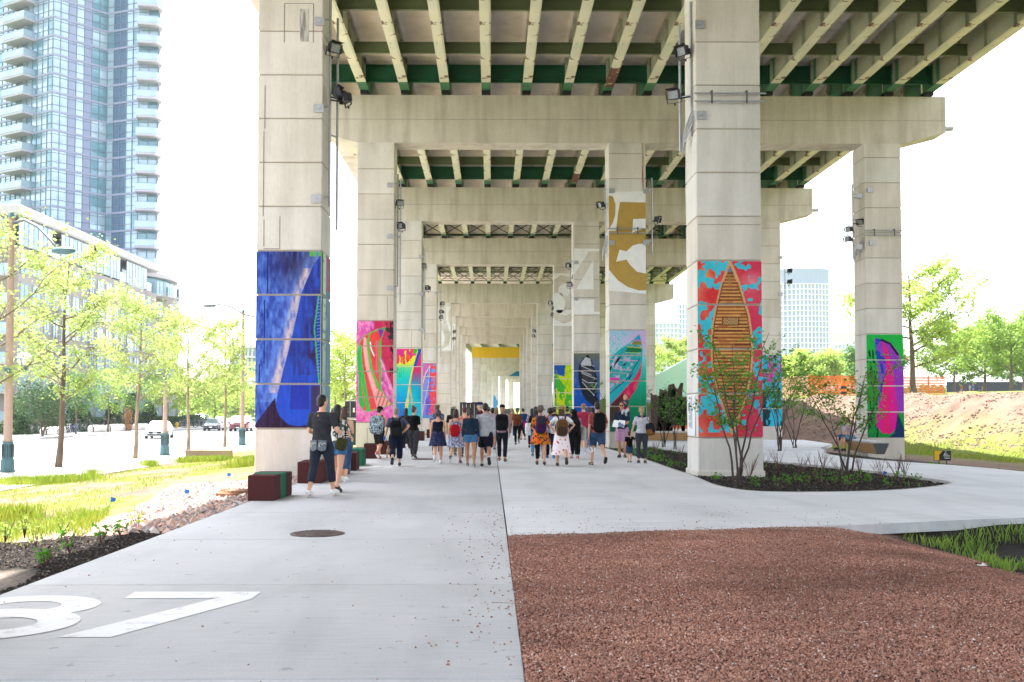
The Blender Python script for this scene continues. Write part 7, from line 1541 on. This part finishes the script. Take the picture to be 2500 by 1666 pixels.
def backpack(inf, lab, c, c2=None, w=.30, h=.44, d=.17, zc=1.22, m=None, m2=None, drop=False, handle=True, straps=True, cs=None, p=.5, tilt=0):
    T, s = inf['T'], inf['s']; ref = T(0, -.11 * 1 - d / 2 - .015, zc); e = onto(inf, 'backpack', lab, 'backpack', ref); M1 = m or cloth(c); M2 = m2 or cloth(c2 or c); Ms = cloth(cs or c2 or c)
    r0 = lambda v: Vector(v) - ref
    mb = MB(); rbox(mb, (0, 0, 0), (w, d, h), p, rot=(0, R(tilt), 0)); mb.build('bag_body', M1, e)
    if not drop: mb = MB(); rbox(mb, (0, -d * .5, -h * .17), (w * .8, d * .45, h * .5), p, rot=(0, R(tilt), 0)); mb.build('front_pocket', M2, e); mb = MB(); rbox(mb, (0, -d * .32, h * .30), (w * .86, d * .5, h * .26), p, rot=(0, R(tilt), 0)); mb.build('top_flap', M1, e)
    if handle: MB().tube([(-.04, d * .35, h * .46), (-.03, d * .35, h * .56), (.03, d * .35, h * .56), (.04, d * .35, h * .46)], .010, 6).build('handle', Ms, e)
    if straps:
        for sx in (-1, 1):
            pts = [Vector((sx * (.05 if drop else .08), d * .3, h * .42)), r0(T(sx * .10, -.10, 1.43)), r0(T(sx * .115, -.01, 1.475)), r0(T(sx * .125, .09, 1.41)), r0(T(sx * .13, .145, 1.28)), r0(T(sx * .175, .06, 1.10)), r0(T(sx * .15, -.12, 1.03))]
            MB().tube(pts, [((.008 if drop else .024) * s, .009 * s)] * 7, 8, flat=(0, 1, 0)).build('shoulder_strap', Ms, e)
    return e
def bag(inf, lab, c, side, z=.95, w=.30, h=.26, d=.10, m=None, c2=None, name='shoulder_bag', y=-.08, p=.5, strapc=None, tilt=0, x=.24):
    T, s = inf['T'], inf['s']; ref = T(side * x, y, z); e = onto(inf, name, lab, 'bag', ref); mb = MB(); rbox(mb, (0, 0, 0), (d, w, h), p, rot=(R(tilt), 0, R(side * 40))); mb.build('bag_body', m or cloth(c), e)
    if c2: mb = MB(); rbox(mb, (0, 0, -h * .22), (d * 1.06, w * 1.02, h * .58), p, rot=(R(tilt), 0, R(side * 40))); mb.build('lower_panel', cloth(c2), e)
    MB().tube([Vector((0, .08, h * .45)), T(side * .17, .08, 1.30) - ref, T(side * .165, .0, 1.475) - ref, T(side * .17, -.10, 1.36) - ref, Vector((0, -.08, h * .45))], .010, 6).build('strap', cloth(strapc or c), e); return e
def FT(x, y): p = G(x, y, 0); return (p.x, p.y)
P_leaf = pattern('blue_print', [s2l((.10, .12, .25)), s2l((.62, .64, .74)), s2l((.12, .14, .27)), s2l((.70, .71, .80))], 26, 'voronoi', pos=[0, .22, .38, .55])
P_skirt = pattern('navy_print_skirt', [s2l((.50, .56, .70)), s2l((.10, .12, .25)), s2l((.13, .15, .30))], 34, 'voronoi', pos=[0, .26, .6])
P_orange = pattern('orange_print', [s2l((.13, .12, .12)), s2l((.30, .30, .18)), s2l((.72, .52, .20)), s2l((.90, .38, .08)), s2l((.93, .42, .10))], 24, 'cell')
P_floral = pattern('floral_skirt', [s2l((.78, .12, .32)), s2l((.86, .62, .15)), s2l((.93, .88, .90)), s2l((.88, .80, .86))], 8.5, 'voronoi', pos=[0, .20, .26, .75])
P_flower2 = pattern('floral_top', [s2l((.80, .70, .86)), s2l((.93, .90, .92)), s2l((.74, .86, .84))], 5, 'noise', pos=[0, .42, .60])
P_camo = pattern('camouflage', [s2l((.07, .10, .13)), s2l((.15, .30, .38)), s2l((.78, .84, .86)), s2l((.12, .20, .26)), s2l((.60, .72, .76))], 15, 'noise', pos=[0, .40, .48, .54, .62], stretch=(1, 1, 1.8))
P_stripe = pattern('striped_knit', [s2l((.12, .12, .14)), s2l((.85, .85, .86))], 7, 'wave', pos=[0, .80])
P_hawaii = pattern('patterned_shirt', [s2l((.22, .25, .38)), s2l((.55, .58, .68)), s2l((.30, .33, .46))], 22, 'cell')
P_dots = pattern('dotted_tote', [s2l((.05, .05, .05)), s2l((.90, .90, .90))], 26, 'voronoi', pos=[0, .28])
P_denim = mat('denim_dark', hexc('1c2436'), .9, c2=hexc('141a28'), scale=8, bump=.3, bscale=30); P_denimb = mat('denim_blue', hexc('2d4a6c'), .9, c2=hexc('203650'), scale=7, bump=.3, bscale=30); P_denims = mat('denim_shorts', hexc('3f6f9c'), .9, c2=hexc('2c5278'), scale=9, bump=.3)
GP_ = 'group of visitors walking away under the viaduct'
def PP(*a, **k): return person(*a, grp=GP_, **k)
# 1 man in grey tee
i1 = PP(FT(785, 1213), 1.80, -24, 'nearest man, in a charcoal tee and cropped dark jeans with pale printed pockets', 'l', 'm', 's2', ('bent', (.24, .24, 1.10)), ('tee', '3c3e44', .75, .93), ('pants', '1c2436', 1.62, .018), 'e8e8e8', 'e0d8c8', ('short', '15100e'), bm2=P_denim, build=1.0, vox=.0085, headturn=-25, spread=.035)
T, s = i1['T'], i1['s']
for sx in (-1, 1):
    e = MB(); 
    e.prism([(-.075, -.09), (.0, -.115), (.075, -.09), (.075, .08), (-.075, .08)], 0, .012, 0, 'y'); e.tube([(-.045, -.004, -.04), (-.05, -.004, .02), (-.025, -.004, .04), (0, -.004, .0), (.03, -.004, .035), (.06, -.004, .02)], .007, 6, 1)
    o = e.build('printed_pocket', [cloth('7c8690'), cloth('eeeee0')], i1['t'], T(sx * .082, -.160, .90)); o.rotation_euler = (R(-4), R(4 * sx), R(sx * 18))
MB().box(T(-.0, -.152, 1.40), (.030, .006, .035)).build('label_patch', cloth('c08058'), i1['t'])
for L in (0,):
    pass
w_ = i1['arm'][0][2]; e = onto(i1, 'water_bottle', 'clear white plastic bottle in the left hand of the man in the charcoal tee', 'bottle', w_ + Vector((-.03, .06, -.03)))
o = MB().tube([(.06, 0, .05), (-.10, -.02, -.11)], [.034, .036], 12).tube([(.06, 0, .05), (.085, .003, .075)], [.034, .014], 12).build('bottle_body', mat('bottle_plastic', (.75, .78, .82), .15, spec=.8), e); MB().tube([(.085, .003, .075), (.105, .005, .095)], .015, 10).build('cap', cloth('dddddd'), e)
PP((FT(823, 1201)[0], FT(823, 1201)[1]), 1.64, -10, 'woman with long black hair and olive bag, mostly behind the charcoal tee', 'l', 'f', 'step', ('down', 'bent'), ('tee', 'd8d8cc', .6, .98), ('shorts', '3f6f9c', .42, .02), '2a2a30', 'dddddd', ('long', '120e0d'), tm=pattern('grey_print_top', [s2l((.3, .32, .3)), s2l((.85, .85, .82))], 18, 'cell'), bm2=P_denims, vox=.009)
i2 = dict(); 
i3 = PP(FT(841, 1175), 1.62, -6, 'woman in a striped strappy top and blue jeans with wavy brown hair', 'l', 'f', 'step', ('phone', 'phone'), ('strap', '222222', 0, 1.02), ('pants', '2d4a6c', 1.55, .012), 'f0f0f0', 'f2f2f2', ('long', '4a2c20'), tm=P_stripe, bm2=P_denimb, vox=.0095, build=1.02)
PP((FT(815, 1166)[0], FT(815, 1166)[1]), 1.58, -5, 'person in denim shorts hidden between the charcoal tee and the striped top', 'm', 'f', 's2', ('down', 'phone'), ('tee', '4a4a52', .7, .95), ('shorts', '3f6f9c', .6, .02), '222222', 'cccccc', ('long', '2a1a14'), bm2=P_denims)
p = FT(868, 1140)
e = onto(dict(T=i1['T'], hd=0, pos=(FT(833, 1201)[0], FT(833, 1201)[1])), 'handbag', 'olive handbag at the hip of the woman behind the man in the charcoal tee', 'bag', (.02, -.16, .90)); mb = MB(); rbox(mb, (0, 0, 0), (.22, .12, .24), .6, rot=(0, R(20), 0)); mb.build('bag_body', cloth('4a4a28'), e); MB().tube([(-.08, 0, .1), (-.04, .05, .5), (.06, .05, .5), (.08, 0, .1)], .01, 6).build('strap', cloth('222218'), e)
# 4
i4 = PP(FT(926, 1122), 1.68, -20, 'man in a black cap and black tank top with a large camouflage backpack', 'l', 'm', 'c', ('phone', 'phone'), ('tank', '1c1c1e', 0, .93), ('shorts', '242426', .92, .028), 'c02030', 'f0f0f0', ('short', '1a1210'), ('cap', '18181a', None), headturn=-25, head_down=12)
backpack(i4, 'large camouflage rucksack on the man in the black tank top', '405060', w=.42, h=.58, d=.26, zc=1.16, m=P_camo, m2=P_camo, cs='2a3a44', tilt=6)
i5 = PP(FT(967, 1139), 1.64, 0, 'grey-haired person in a blue-grey tee and navy cropped trousers', 'l', 'm', 'b', ('hold', 'akimbo'), ('tee', '5a617c', .8, .92), ('pants', '1c2238', 1.62, .034), '1e2230', '2a2a2a', ('short', '8a8a88'), build=1.06)
backpack(i5, 'black daypack hanging on one shoulder of the grey-haired person', '1c1d20', '26282c', w=.32, h=.46, d=.18, zc=1.14, tilt=-6, cs='24262a')
# dog and leash
p = FT(953, 1119); t = empty('dog', (p[0], p[1], 0), R(-10), 'small fluffy beige dog seen from behind on a blue lead', 'dog'); mb = MB()
mb.tube([(0, -.20, .24), (0, -.12, .26), (0, .05, .25), (0, .18, .27), (0, .24, .32)], [(.05, .06), (.085, .095), (.08, .09), (.075, .09), (.05, .05)], 12); mb.tube([(0, .20, .30), (0, .27, .40)], [.055, .045], 10); mb.ell((0, .31, .43), (.058, .065, .055), 12, 8); mb.tube([(0, .35, .42), (0, .41, .40)], [.028, .018], 8)
for sx in (-1, 1): mb.tube([(sx * .055, -.15, .24), (sx * .06, -.12, .15), (sx * .06, -.19, .09), (sx * .06, -.18, .02), (sx * .06, -.15, .01)], [.05, .036, .022, .02, .022], 8); mb.tube([(sx * .05, .17, .24), (sx * .05, .18, .13), (sx * .05, .17, .02), (sx * .05, .20, .01)], [.04, .026, .02, .022], 8); mb.ell((sx * .05, .29, .43), (.018, .03, .045), 8, 6)
mb.tube([(0, -.20, .28), (0, -.27, .36), (0, -.22, .42)], [.026, .03, .02], 8)
me = remesh(mb, .011, 2, .012, 3, 26, 'body'); me.materials.append(mat('dog_fur', hexc('c8b090'), .95, c2=hexc('9a7048'), scale=7, bump=.8, bscale=60)); link(me, 'body', t)
a = W_(i5, i5['arm'][0][2]); b_ = Vector((p[0] + .05, p[1] + .24, .38)); t = empty('dog_lead', a, 0, 'blue dog lead running down from the grey-haired person to the dog', 'lead'); MB().tube([(0, 0, 0), (b_ - a) * .5 + Vector((0, 0, -.05)), b_ - a], .008, 5).build('strap', cloth('1c50b0'), t); mb = MB(); rbox(mb, (-.01, -.03, -.02), (.05, .09, .12), .6); mb.build('handle', cloth('2080e0'), t)
PP(FT(991, 1101), 1.66, -5, 'person with black hair in dark clothes, hidden behind the grey-haired person', 'm', 'f', 'c', ('fwd', 'down'), ('tee', '26262a', 1.8, .92), ('pants', '22242a', 1.9, .016), 'e0e0e0', 'f0f0f0', ('long', '141010'))
PP(FT(1010, 1119), 1.66, -15, 'woman with a bun in a black tee and flared grey trousers', 'l', 'f', 'step', ('phone', 'phone'), ('tee', '131315', .9, .95), ('pants', '46474c', 1.93, .026), '222222', 'f0f0f0', ('bun', '5a3a28'), head_down=10, headturn=-30)
PP(FT(1067, 1113), 1.73, 5, 'man in a beige flat cap and blue patterned shirt', 'm', 'm', 'step', ('down', 'phone'), ('tee', '5a607a', .9, .9), ('pants', '2a2c34', 1.9, .02), '222222', 'cccccc', ('short', '5a4a3c'), ('flat', '8a7a5c', None), tm=P_hawaii)
PP(FT(1069, 1132), 1.57, 0, 'grey-haired lady in a navy sleeveless top and printed knee-length skirt', 'l', 'f', 'b', ('down', 'down'), ('tank', '181d38', 0, 1.02), ('skirt', '20284a', .60, .09), 'f0f0f0', 'e8e8e8', ('curly', '4a4644'), bm2=P_skirt, build=1.12)
i = PP(FT(1106, 1113), 1.68, 0, 'woman in a pale straw trilby and black top, left of the patterned-dress woman', 'l', 'f', 'step', ('down', 'down'), ('tee', '1a1a1c', .8, .95), ('pants', '8a8468', 1.9, .014), '333333', 'dddddd', ('long', '1c1412'), ('fedora', 'e0d8c0', '222222'))
i = PP(FT(1113, 1133), 1.60, 0, 'woman in a blue and white patterned sleeveless dress', 'l', 'f', 'b', ('down', 'down'), ('tank', '8088a8', 0, 1.02), ('skirt', '8088a8', .56, .085), '3a3a40', 'f0f0f0', ('mid', '3a241c'), tm=P_leaf, bm2=P_leaf, build=1.08)
backpack(i, 'red drawstring bag on the back of the patterned-dress woman', 'c81828', w=.28, h=.36, d=.10, zc=1.08, drop=True, handle=False, cs='b01424', p=.6)
PP(FT(1134, 1119), 1.66, -8, 'red-haired woman in a pink sleeveless top photographing with a phone', 'l', 'f', 'step', ('phone', 'phone'), ('tank', 'e07a78', 0, .95), ('pants', '2d4a6c', 1.9, .012), '222222', 'dddddd', ('bun', '5a1c1c'), bm2=P_denimb)
PP(FT(1149, 1141), 1.60, -6, 'woman with a long black ponytail in a navy sweater and denim shorts', 'm', 'f', 'step', ('down', 'down'), ('tee', '24384e', 1.85, .96), ('shorts', '3f6f9c', .42, .022), '6a7a74', 'd8d8c8', ('pony', '100c0c'), bm2=P_denims, build=1.05)
PP(FT(1173, 1117), 1.80, 70, 'bearded man in a blue cap and maroon jacket looking sideways', 'l', 'm', 'step', ('bent', 'bent'), ('collar', '5a1c28', 1.9, .9), ('pants', '24406a', 1.9, .018), 'c8c8c0', 'dddddd', ('short', 'b8b0a0'), ('cap', '1f3a68', None), face=True)
PP(FT(1185, 1140), 1.76, -3, 'man in a white long-sleeved shirt and navy shorts', 'm', 'm', 'c', ('down', 'down'), ('collar', 'c4c4cc', 1.95, .86), ('shorts', '141a2c', .85, .026), '18181a', '222222', ('short', '1c1412'), build=1.05, socks=('e8e8e8', .07))
PP(FT(1203, 1098), 1.66, 0, 'woman with black hair and dark red trousers behind the man in the white shirt', 'm', 'f', 'b', ('down', 'bent'), ('tee', '6a1c28', .8, .92), ('pants', '6a1420', 1.9, .014), '3a3a3a', 'bbbbbb', ('curly', '141010'))
PP(FT(1192, 1092), 1.70, 0, 'dark-haired person in a grey top far behind the man in the white shirt', 'm', 'm', 'step', ('down', 'down'), ('tee', '50505a', .8, .9), ('pants', '22242c', 1.9, .016), '222222', 'bbbbbb', ('short', '141010'))
PP(FT(1212, 1099), 1.66, 0, 'woman with wavy dark-blond hair in a grey tee and black shorts', 'l', 'f', 'step', ('down', 'down'), ('tee', '6a6e86', .9, .93), ('shorts', '161619', .55, .02), '2a2a2a', 'cccccc', ('mid', '8a6a48'), socks=('c8c8cc', .08))
i = PP(FT(1226, 1127), 1.70, -4, 'man in a black cap, pink shirt and dark trousers with strappy sandals', 'm', 'm', 'step', ('bent', 'down'), ('collar', 'd0a0b0', .85, .90), ('pants', '1e2230', 1.88, .014), '141414', '141414', ('short', 'c8a070'), ('cap', '18181a', None), sandal=True)
backpack(i, 'black roll-top backpack on the man in the pink shirt', '16171c', '1a1b20', w=.38, h=.50, d=.20, zc=1.22, p=.4)
i = PP(FT(1263, 1087), 1.68, 0, 'woman in a grey hat, olive tee and black leggings walking ahead alone', 'l', 'f', 'c', ('down', 'down'), ('tee', '5a6050', .8, .92), ('pants', '16161a', 1.9, .006), '2a2a2a', 'bbbbbb', ('short', '8a6a48'), ('fedora', '8a8c96', '50525c'))
backpack(i, 'rust-brown backpack on the woman in the grey hat', '8a4428', '7a3a20', w=.30, h=.44, d=.16, zc=1.20)
e = onto(i, 'jacket', 'dark jacket carried at the side of the woman in the grey hat', 'jacket', (.26, -.02, .95)); me = remesh(MB().tube([(0, 0, .12), (.02, 0, -.1), (.05, 0, -.42), (.09, 0, -.62)], [(.05, .08), (.08, .10), (.07, .08), (.01, .02)], 10), .016, 2, .015, 4, 9, 'cloth'); me.materials.append(cloth('34343c')); link(me, 'cloth', e)
PP(FT(1277, 1076), 1.66, 0, 'man in a royal blue tee just beyond the woman in the grey hat', 'l', 'm', 'step', ('down', 'down'), ('tee', '1c4478', .8, .9), ('shorts', '22242c', .9, .02), '222222', 'dddddd', ('short', '2a1c14'))
PP(FT(1250, 1069), 1.70, 0, 'distant person in blue jeans left of the woman in the grey hat', 'l', 'm', 'b', ('down', 'down'), ('tee', 'b08050', .8, .9), ('pants', '2a4a78', 1.9, .014), 'f0f0f0', 'f0f0f0', ('short', 'a07a50'))
i = PP(FT(1299, 1094), 1.62, 4, 'woman with long black hair and dark red trousers, leftmost of the right-hand group', 'm', 'f', 'step', ('down', 'bent'), ('tee', 'c0c8d4', .9, .92), ('pants', '5a1c30', 1.85, .012), '222222', '444444', ('long', '15100f'))
bag(i, 'magenta tote bag of the leftmost woman in the right-hand group', 'b01878', -1, 1.02, .34, .30, .12, name='tote_bag', x=.27)
i = PP(FT(1308, 1116), 1.66, 0, 'woman in a black top and light blue jeans behind the orange-print tunic', 'm', 'f', 'step', ('bent', 'down'), ('tee', '17171a', 1.6, .9), ('pants', '7aa8d0', 1.86, .012), '4a5868', 'cccccc', ('long', '15100f'))
bag(i, 'white tote with black dots beside the orange-print dress', 'e8e8e8', -1, .98, .30, .42, .10, m=P_dots, name='tote_bag', strapc='15151a', x=.26)
i = PP(FT(1320, 1136), 1.66, -5, 'woman in a bucket hat and orange print tunic over leggings', 'l', 'f', 'step', ('bent', 'bent'), ('tee', 'c86a20', 1.05, .98), ('skirt', 'c86a20', .62, .10), '4a3c34', '2a2422', ('short', '6a5040'), ('bucket', '7a6c66', None), tm=P_orange, bm2=P_orange, build=1.12, headturn=-15)
lg = MB()
backpack(i, 'purple and grey backpack on the woman in the orange-print tunic', '3c3e50', '4a2058', w=.30, h=.50, d=.20, zc=1.20, cs='8a2890', tilt=5)
for L in (-1, 1):
    T = i['T']; s = i['s']; hx = .095 * L; MB().tube([T(hx, .02 * L, .80), T(hx, .03 * L + .02, .50), T(hx, .02, .20)], [.10, .066, .050], 12).build('legging', cloth('16161c'), i['t'])
i = PP(FT(1371, 1139), 1.68, 3, 'woman in a wide straw hat and long white floral skirt with hands on hips', 'l', 'f', 'c', ('akimbo', 'akimbo'), ('tee', 'd8d4e0', .65, 1.0), ('skirt', 'f0eaf0', .36, .085), '5a4030', '3a2c24', ('mid', '5a3a28'), ('straw', 'd0ac70', '40342c'), tm=P_flower2, bm2=P_floral, build=1.08)
backpack(i, 'brown leather backpack on the woman in the straw hat', '7a5230', '4e4030', w=.32, h=.46, d=.17, zc=1.14, cs='5a4030')
i = PP(FT(1344, 1120), 1.62, 0, 'curly-haired person in a blue shirt between the bucket hat and straw hat', 'd', 'f', 'step', ('down', 'down'), ('tee', '8aa4d8', 1.5, .9), ('pants', '1c2436', 1.93, .022), '2a6088', '4aa0c0', ('curly', '15100f'))
bag(i, 'cream canvas bag in front of the straw-hat woman, left side', 'd8d2c4', 1, 1.0, .30, .26, .12, x=.12, y=-.2)
i = PP(FT(1403, 1122), 1.56, 0, 'woman in a black headscarf, black overalls, floral sleeves and red shoes', 'd', 'f', 'step', ('down', 'down'), ('tee', 'a06a90', 1.5, .95), ('pants', '15151b', 1.78, .034), 'b01830', 'f0f0f0', ('hijab', '121216'), tm=pattern('floral_sleeve', [s2l((.55, .2, .4)), s2l((.75, .65, .75)), s2l((.3, .25, .4))], 22, 'cell'), build=1.15, socks=('e8e8e8', .06))
backpack(i, 'black backpack with a tiny yellow badge on the headscarf woman', '15161c', '1a1b22', w=.36, h=.44, d=.18, zc=1.16)
bag(i, 'long white canvas tote on the right shoulder of the headscarf woman', 'd4d0c8', 1, .92, .26, .44, .08, name='tote_bag', x=.29)
PP(FT(1425, 1111), 1.78, 0, 'man in a crimson tee, pale grey shorts and white socks', 'l', 'm', 's2', ('down', 'phone'), ('tee', 'c03858', .8, .90), ('shorts', '9aa0b0', .9, .024), 'd8d8e0', 'e8e8f0', ('short', 'a07c58'), socks=('e8e8ee', .16), build=1.05)
i = PP(FT(1459, 1137), 1.80, 2, 'man in a salmon tee and denim shorts walking barefoot-like in flip-flops', 'l', 'm', 'c', ('down', (.21, .1, .92)), ('tee', 'b86058', .85, .92), ('shorts', '2d4a6c', .80, .024), '5a4a40', '2a2624', ('short', '201412'), bm2=P_denimb, sandal=True)
i['t']['label'] = 'man in a salmon tee and denim shorts with a plain black backpack'
backpack(i, 'plain black backpack on the man in the salmon tee', '131418', '17181c', w=.34, h=.56, d=.17, zc=1.20)
a = W_(i, i['arm'][0][2] + Vector((.03, .06, -.12))); t = empty('newspaper', a, R(20), 'folded white newspaper in the left hand of the man in the salmon tee', 'newspaper'); M_news = pattern('newsprint', [s2l((.92, .92, .93)), s2l((.45, .5, .62))], 9, 'cell', pos=[0, .72]); MB().box((.05, 0, -.16), (.16, .03, .40), rot=(R(8), R(-22), 0)).build('sheets', M_news, t)
for k, (x, y, H_, hc_, tc_, lb) in enumerate(((1438, 1096, 1.68, '5a3a28', 'a0b0c0', 'brown-haired person seen only as a head behind the crimson tee'), (1447, 1094, 1.66, '15100f', '303038', 'black-haired person right behind the salmon-tee man, head only'), (1385, 1098, 1.70, '100c0c', '404858', 'black-haired person behind the right shoulder of the straw-hat woman'), (1353, 1096, 1.68, '15100f', '2a2c34', 'black-haired person behind the straw hat, left side'), (1397, 1104, 1.60, '3a3634', '50545c', 'person with short dark grey hair just behind the black headscarf'))):
    PP(FT(x, y), H_, 0, lb, 'm', 'm' if k % 2 else 'f', 'step', ('down', 'down'), ('tee', tc_, .8, .9), ('pants', '22262e', 1.9, .016), '222222', 'bbbbbb', ('short', hc_), vox=.014)
# family on the right
i = PP(FT(1519, 1118), 1.80, 158, 'smiling man in sunglasses and pink shorts carrying a girl on his shoulders', 'm', 'm', 'stand', ('paper', 'paper'), ('collar', '26344a', .85, .90), ('shorts', 'd8a8c8', .92, .026), '2a2024', 'c8a898', ('short', '15100f'), face=True, build=1.06, headturn=8)
HPm = i['HP']; m = MB()
for sx in (-1, 1): m.ell(HPm(sx * .032, .086, .012), (.027, .010, .019), 10, 8)
m.tube([HPm(-.078, .0, .02), HPm(-.06, .08, .016), HPm(0, .094, .016), HPm(.06, .08, .016), HPm(.078, .0, .02)], .004, 5); m.build('sunglasses', mat('sunglass_black', (.008, .008, .01), .15), i['t'])
a = W_(i, (i['arm'][0][2] + i['arm'][1][2]) * .5 + Vector((0, .11, .03))); t = empty('leaflet', a, R(158), 'open white leaflet held by the man in sunglasses', 'leaflet'); MB().box((-.09, 0, 0), (.20, .006, .24), rot=(R(25), R(-8), R(6))).box((.105, .0, .0), (.19, .006, .24), rot=(R(25), R(-8), R(-6))).build('sheets', M_news, t)
a = i['pos']; hdp = R(158); gp = (a[0] + .13, a[1] + .05)
g = person(gp, 1.02, 158, 'small blond girl in white tights riding on the shoulders of the man in sunglasses', 'l', 'f', 'ride', ('headhold', 'bent'), ('tee', '4a5064', .5, .95), ('pants', 'e8e8f0', 1.95, .010), 'e0d0d8', 'f0f0f0', ('mid', '9a7a50'), face=True, child=True, hipz=1.58, vox=.009, grp=GP_, lean=8)
MB().tube([g['T'](0, .0, .86), g['T'](0, 0, .97), g['T'](0, 0, 1.05)], [(.15, .12), (.12, .10), (.085, .07)], 14).build('dress_skirt', cloth('d01850'), g['t'])
PP(FT(1537, 1131), .93, 5, 'toddler in a black tee and denim shorts holding the hand of the ponytail woman', 'l', 'm', 's2', ('down', (.30, .04, 1.22)), ('tee', '141416', .8, .88), ('shorts', '2f4864', .9, .03), '1c2430', 'f0f0f0', ('short', '3a2018'), child=True, vox=.009, bm2=P_denimb)
i = PP(FT(1567, 1132), 1.64, -5, 'woman with a blond ponytail in a white tee, navy scarf and grey trousers', 'l', 'f', 'stand', ('hold', 'down'), ('tee', 'e4e4ee', .8, .93), ('pants', '454a56', 1.8, .010), '1c1c22', 'e8e8e8', ('pony', 'b89468'))
me = remesh(MB().tube([i['T'](.0 + .105 * math.cos(a), .0 + .09 * math.sin(a), 1.455) for a in [k * math.pi / 8 for k in range(17)]], .035, 8), .014, 2, .01, 4, 14, 'scarf'); me.materials.append(cloth('2c3c68')); link(me, 'scarf', i['t'])
bag(i, 'black and tan shoulder bag of the blond ponytail woman', '22252e', 1, 1.06, .34, .36, .14, c2='8a5c34', x=.25, y=-.10, strapc='1c2030', tilt=-8)
# seated men
p = D(2058, 1060, 41.2); q = person((14.72, 41.05), 1.76, 95, 'bearded man in a white tee and denim shorts seated on the bench, farther one', 'l', 'm', 'sit', ('lap', 'face'), ('tee', 'e0dce0', .8, .93), ('shorts', '3a5a80', .95, .03), '222222', 'cccccc', ('short', '6a4630'), face=True, lean=14, hipz=.47, grp='men seated on the bench')
q = person((14.55, 39.9), 1.76, 100, 'man in a pink tee and pale denim shorts on the bench, nearer one', 'l', 'm', 'sit', ('lap', 'lap'), ('tee', 'd8b4c0', .8, .93), ('shorts', '6a90a8', .95, .03), '444444', 'dddddd', ('short', '1c1412'), face=True, lean=18, hipz=.47, grp='men seated on the bench')
# strollers on the bank
for k, (x, Y, tc_, H_, lb) in enumerate(((2348, 150, 'e08030', 1.75, 'far stroller in orange clothes on top of the bank'), (2368, 150, 'f0f0f4', 1.7, 'far stroller in white on top of the bank'), (2376, 154, '2858b8', 1.85, 'tall far stroller in blue on top of the bank'), (2390, 150, '3868b8', 1.4, 'short far stroller with blue top on the bank'), (2399, 150, 'd8a8b0', 1.4, 'short far stroller in pale pink at the right on the bank'))):
    p = D(x, 960, Y); a = person((p.x, Y), H_, 90, lb, 'm', 'm' if k % 2 else 'f', 'step', ('down', 'down'), ('tee', tc_, .8, .9), ('pants', 'c0b0a0' if k != 2 else '404858', 1.8, .02), 'dddddd', 'dddddd', ('short', '5a3a28'), vox=.03, grp='far strollers on the bank'); a['t'].location.z = hz(p.x, Y)
# ================================================================ haze: thin air volume added round the scene to pale far things like glare
hm = bpy.data.materials.new('haze_air'); hm.use_nodes = True; n = hm.node_tree.nodes; n.remove(n['Principled BSDF']); pv = n.new('ShaderNodeVolumePrincipled')
pv.inputs['Color'].default_value = (.93, .95, 1, 1); pv.inputs['Density'].default_value = .00018; pv.inputs['Anisotropy'].default_value = .2
hm.node_tree.links.new(pv.outputs[0], n['Material Output'].inputs['Volume'])
tag(MB().bb(-905, 905, -65, 1905, -2.4, 135).build('haze', hm), kind='stuff')
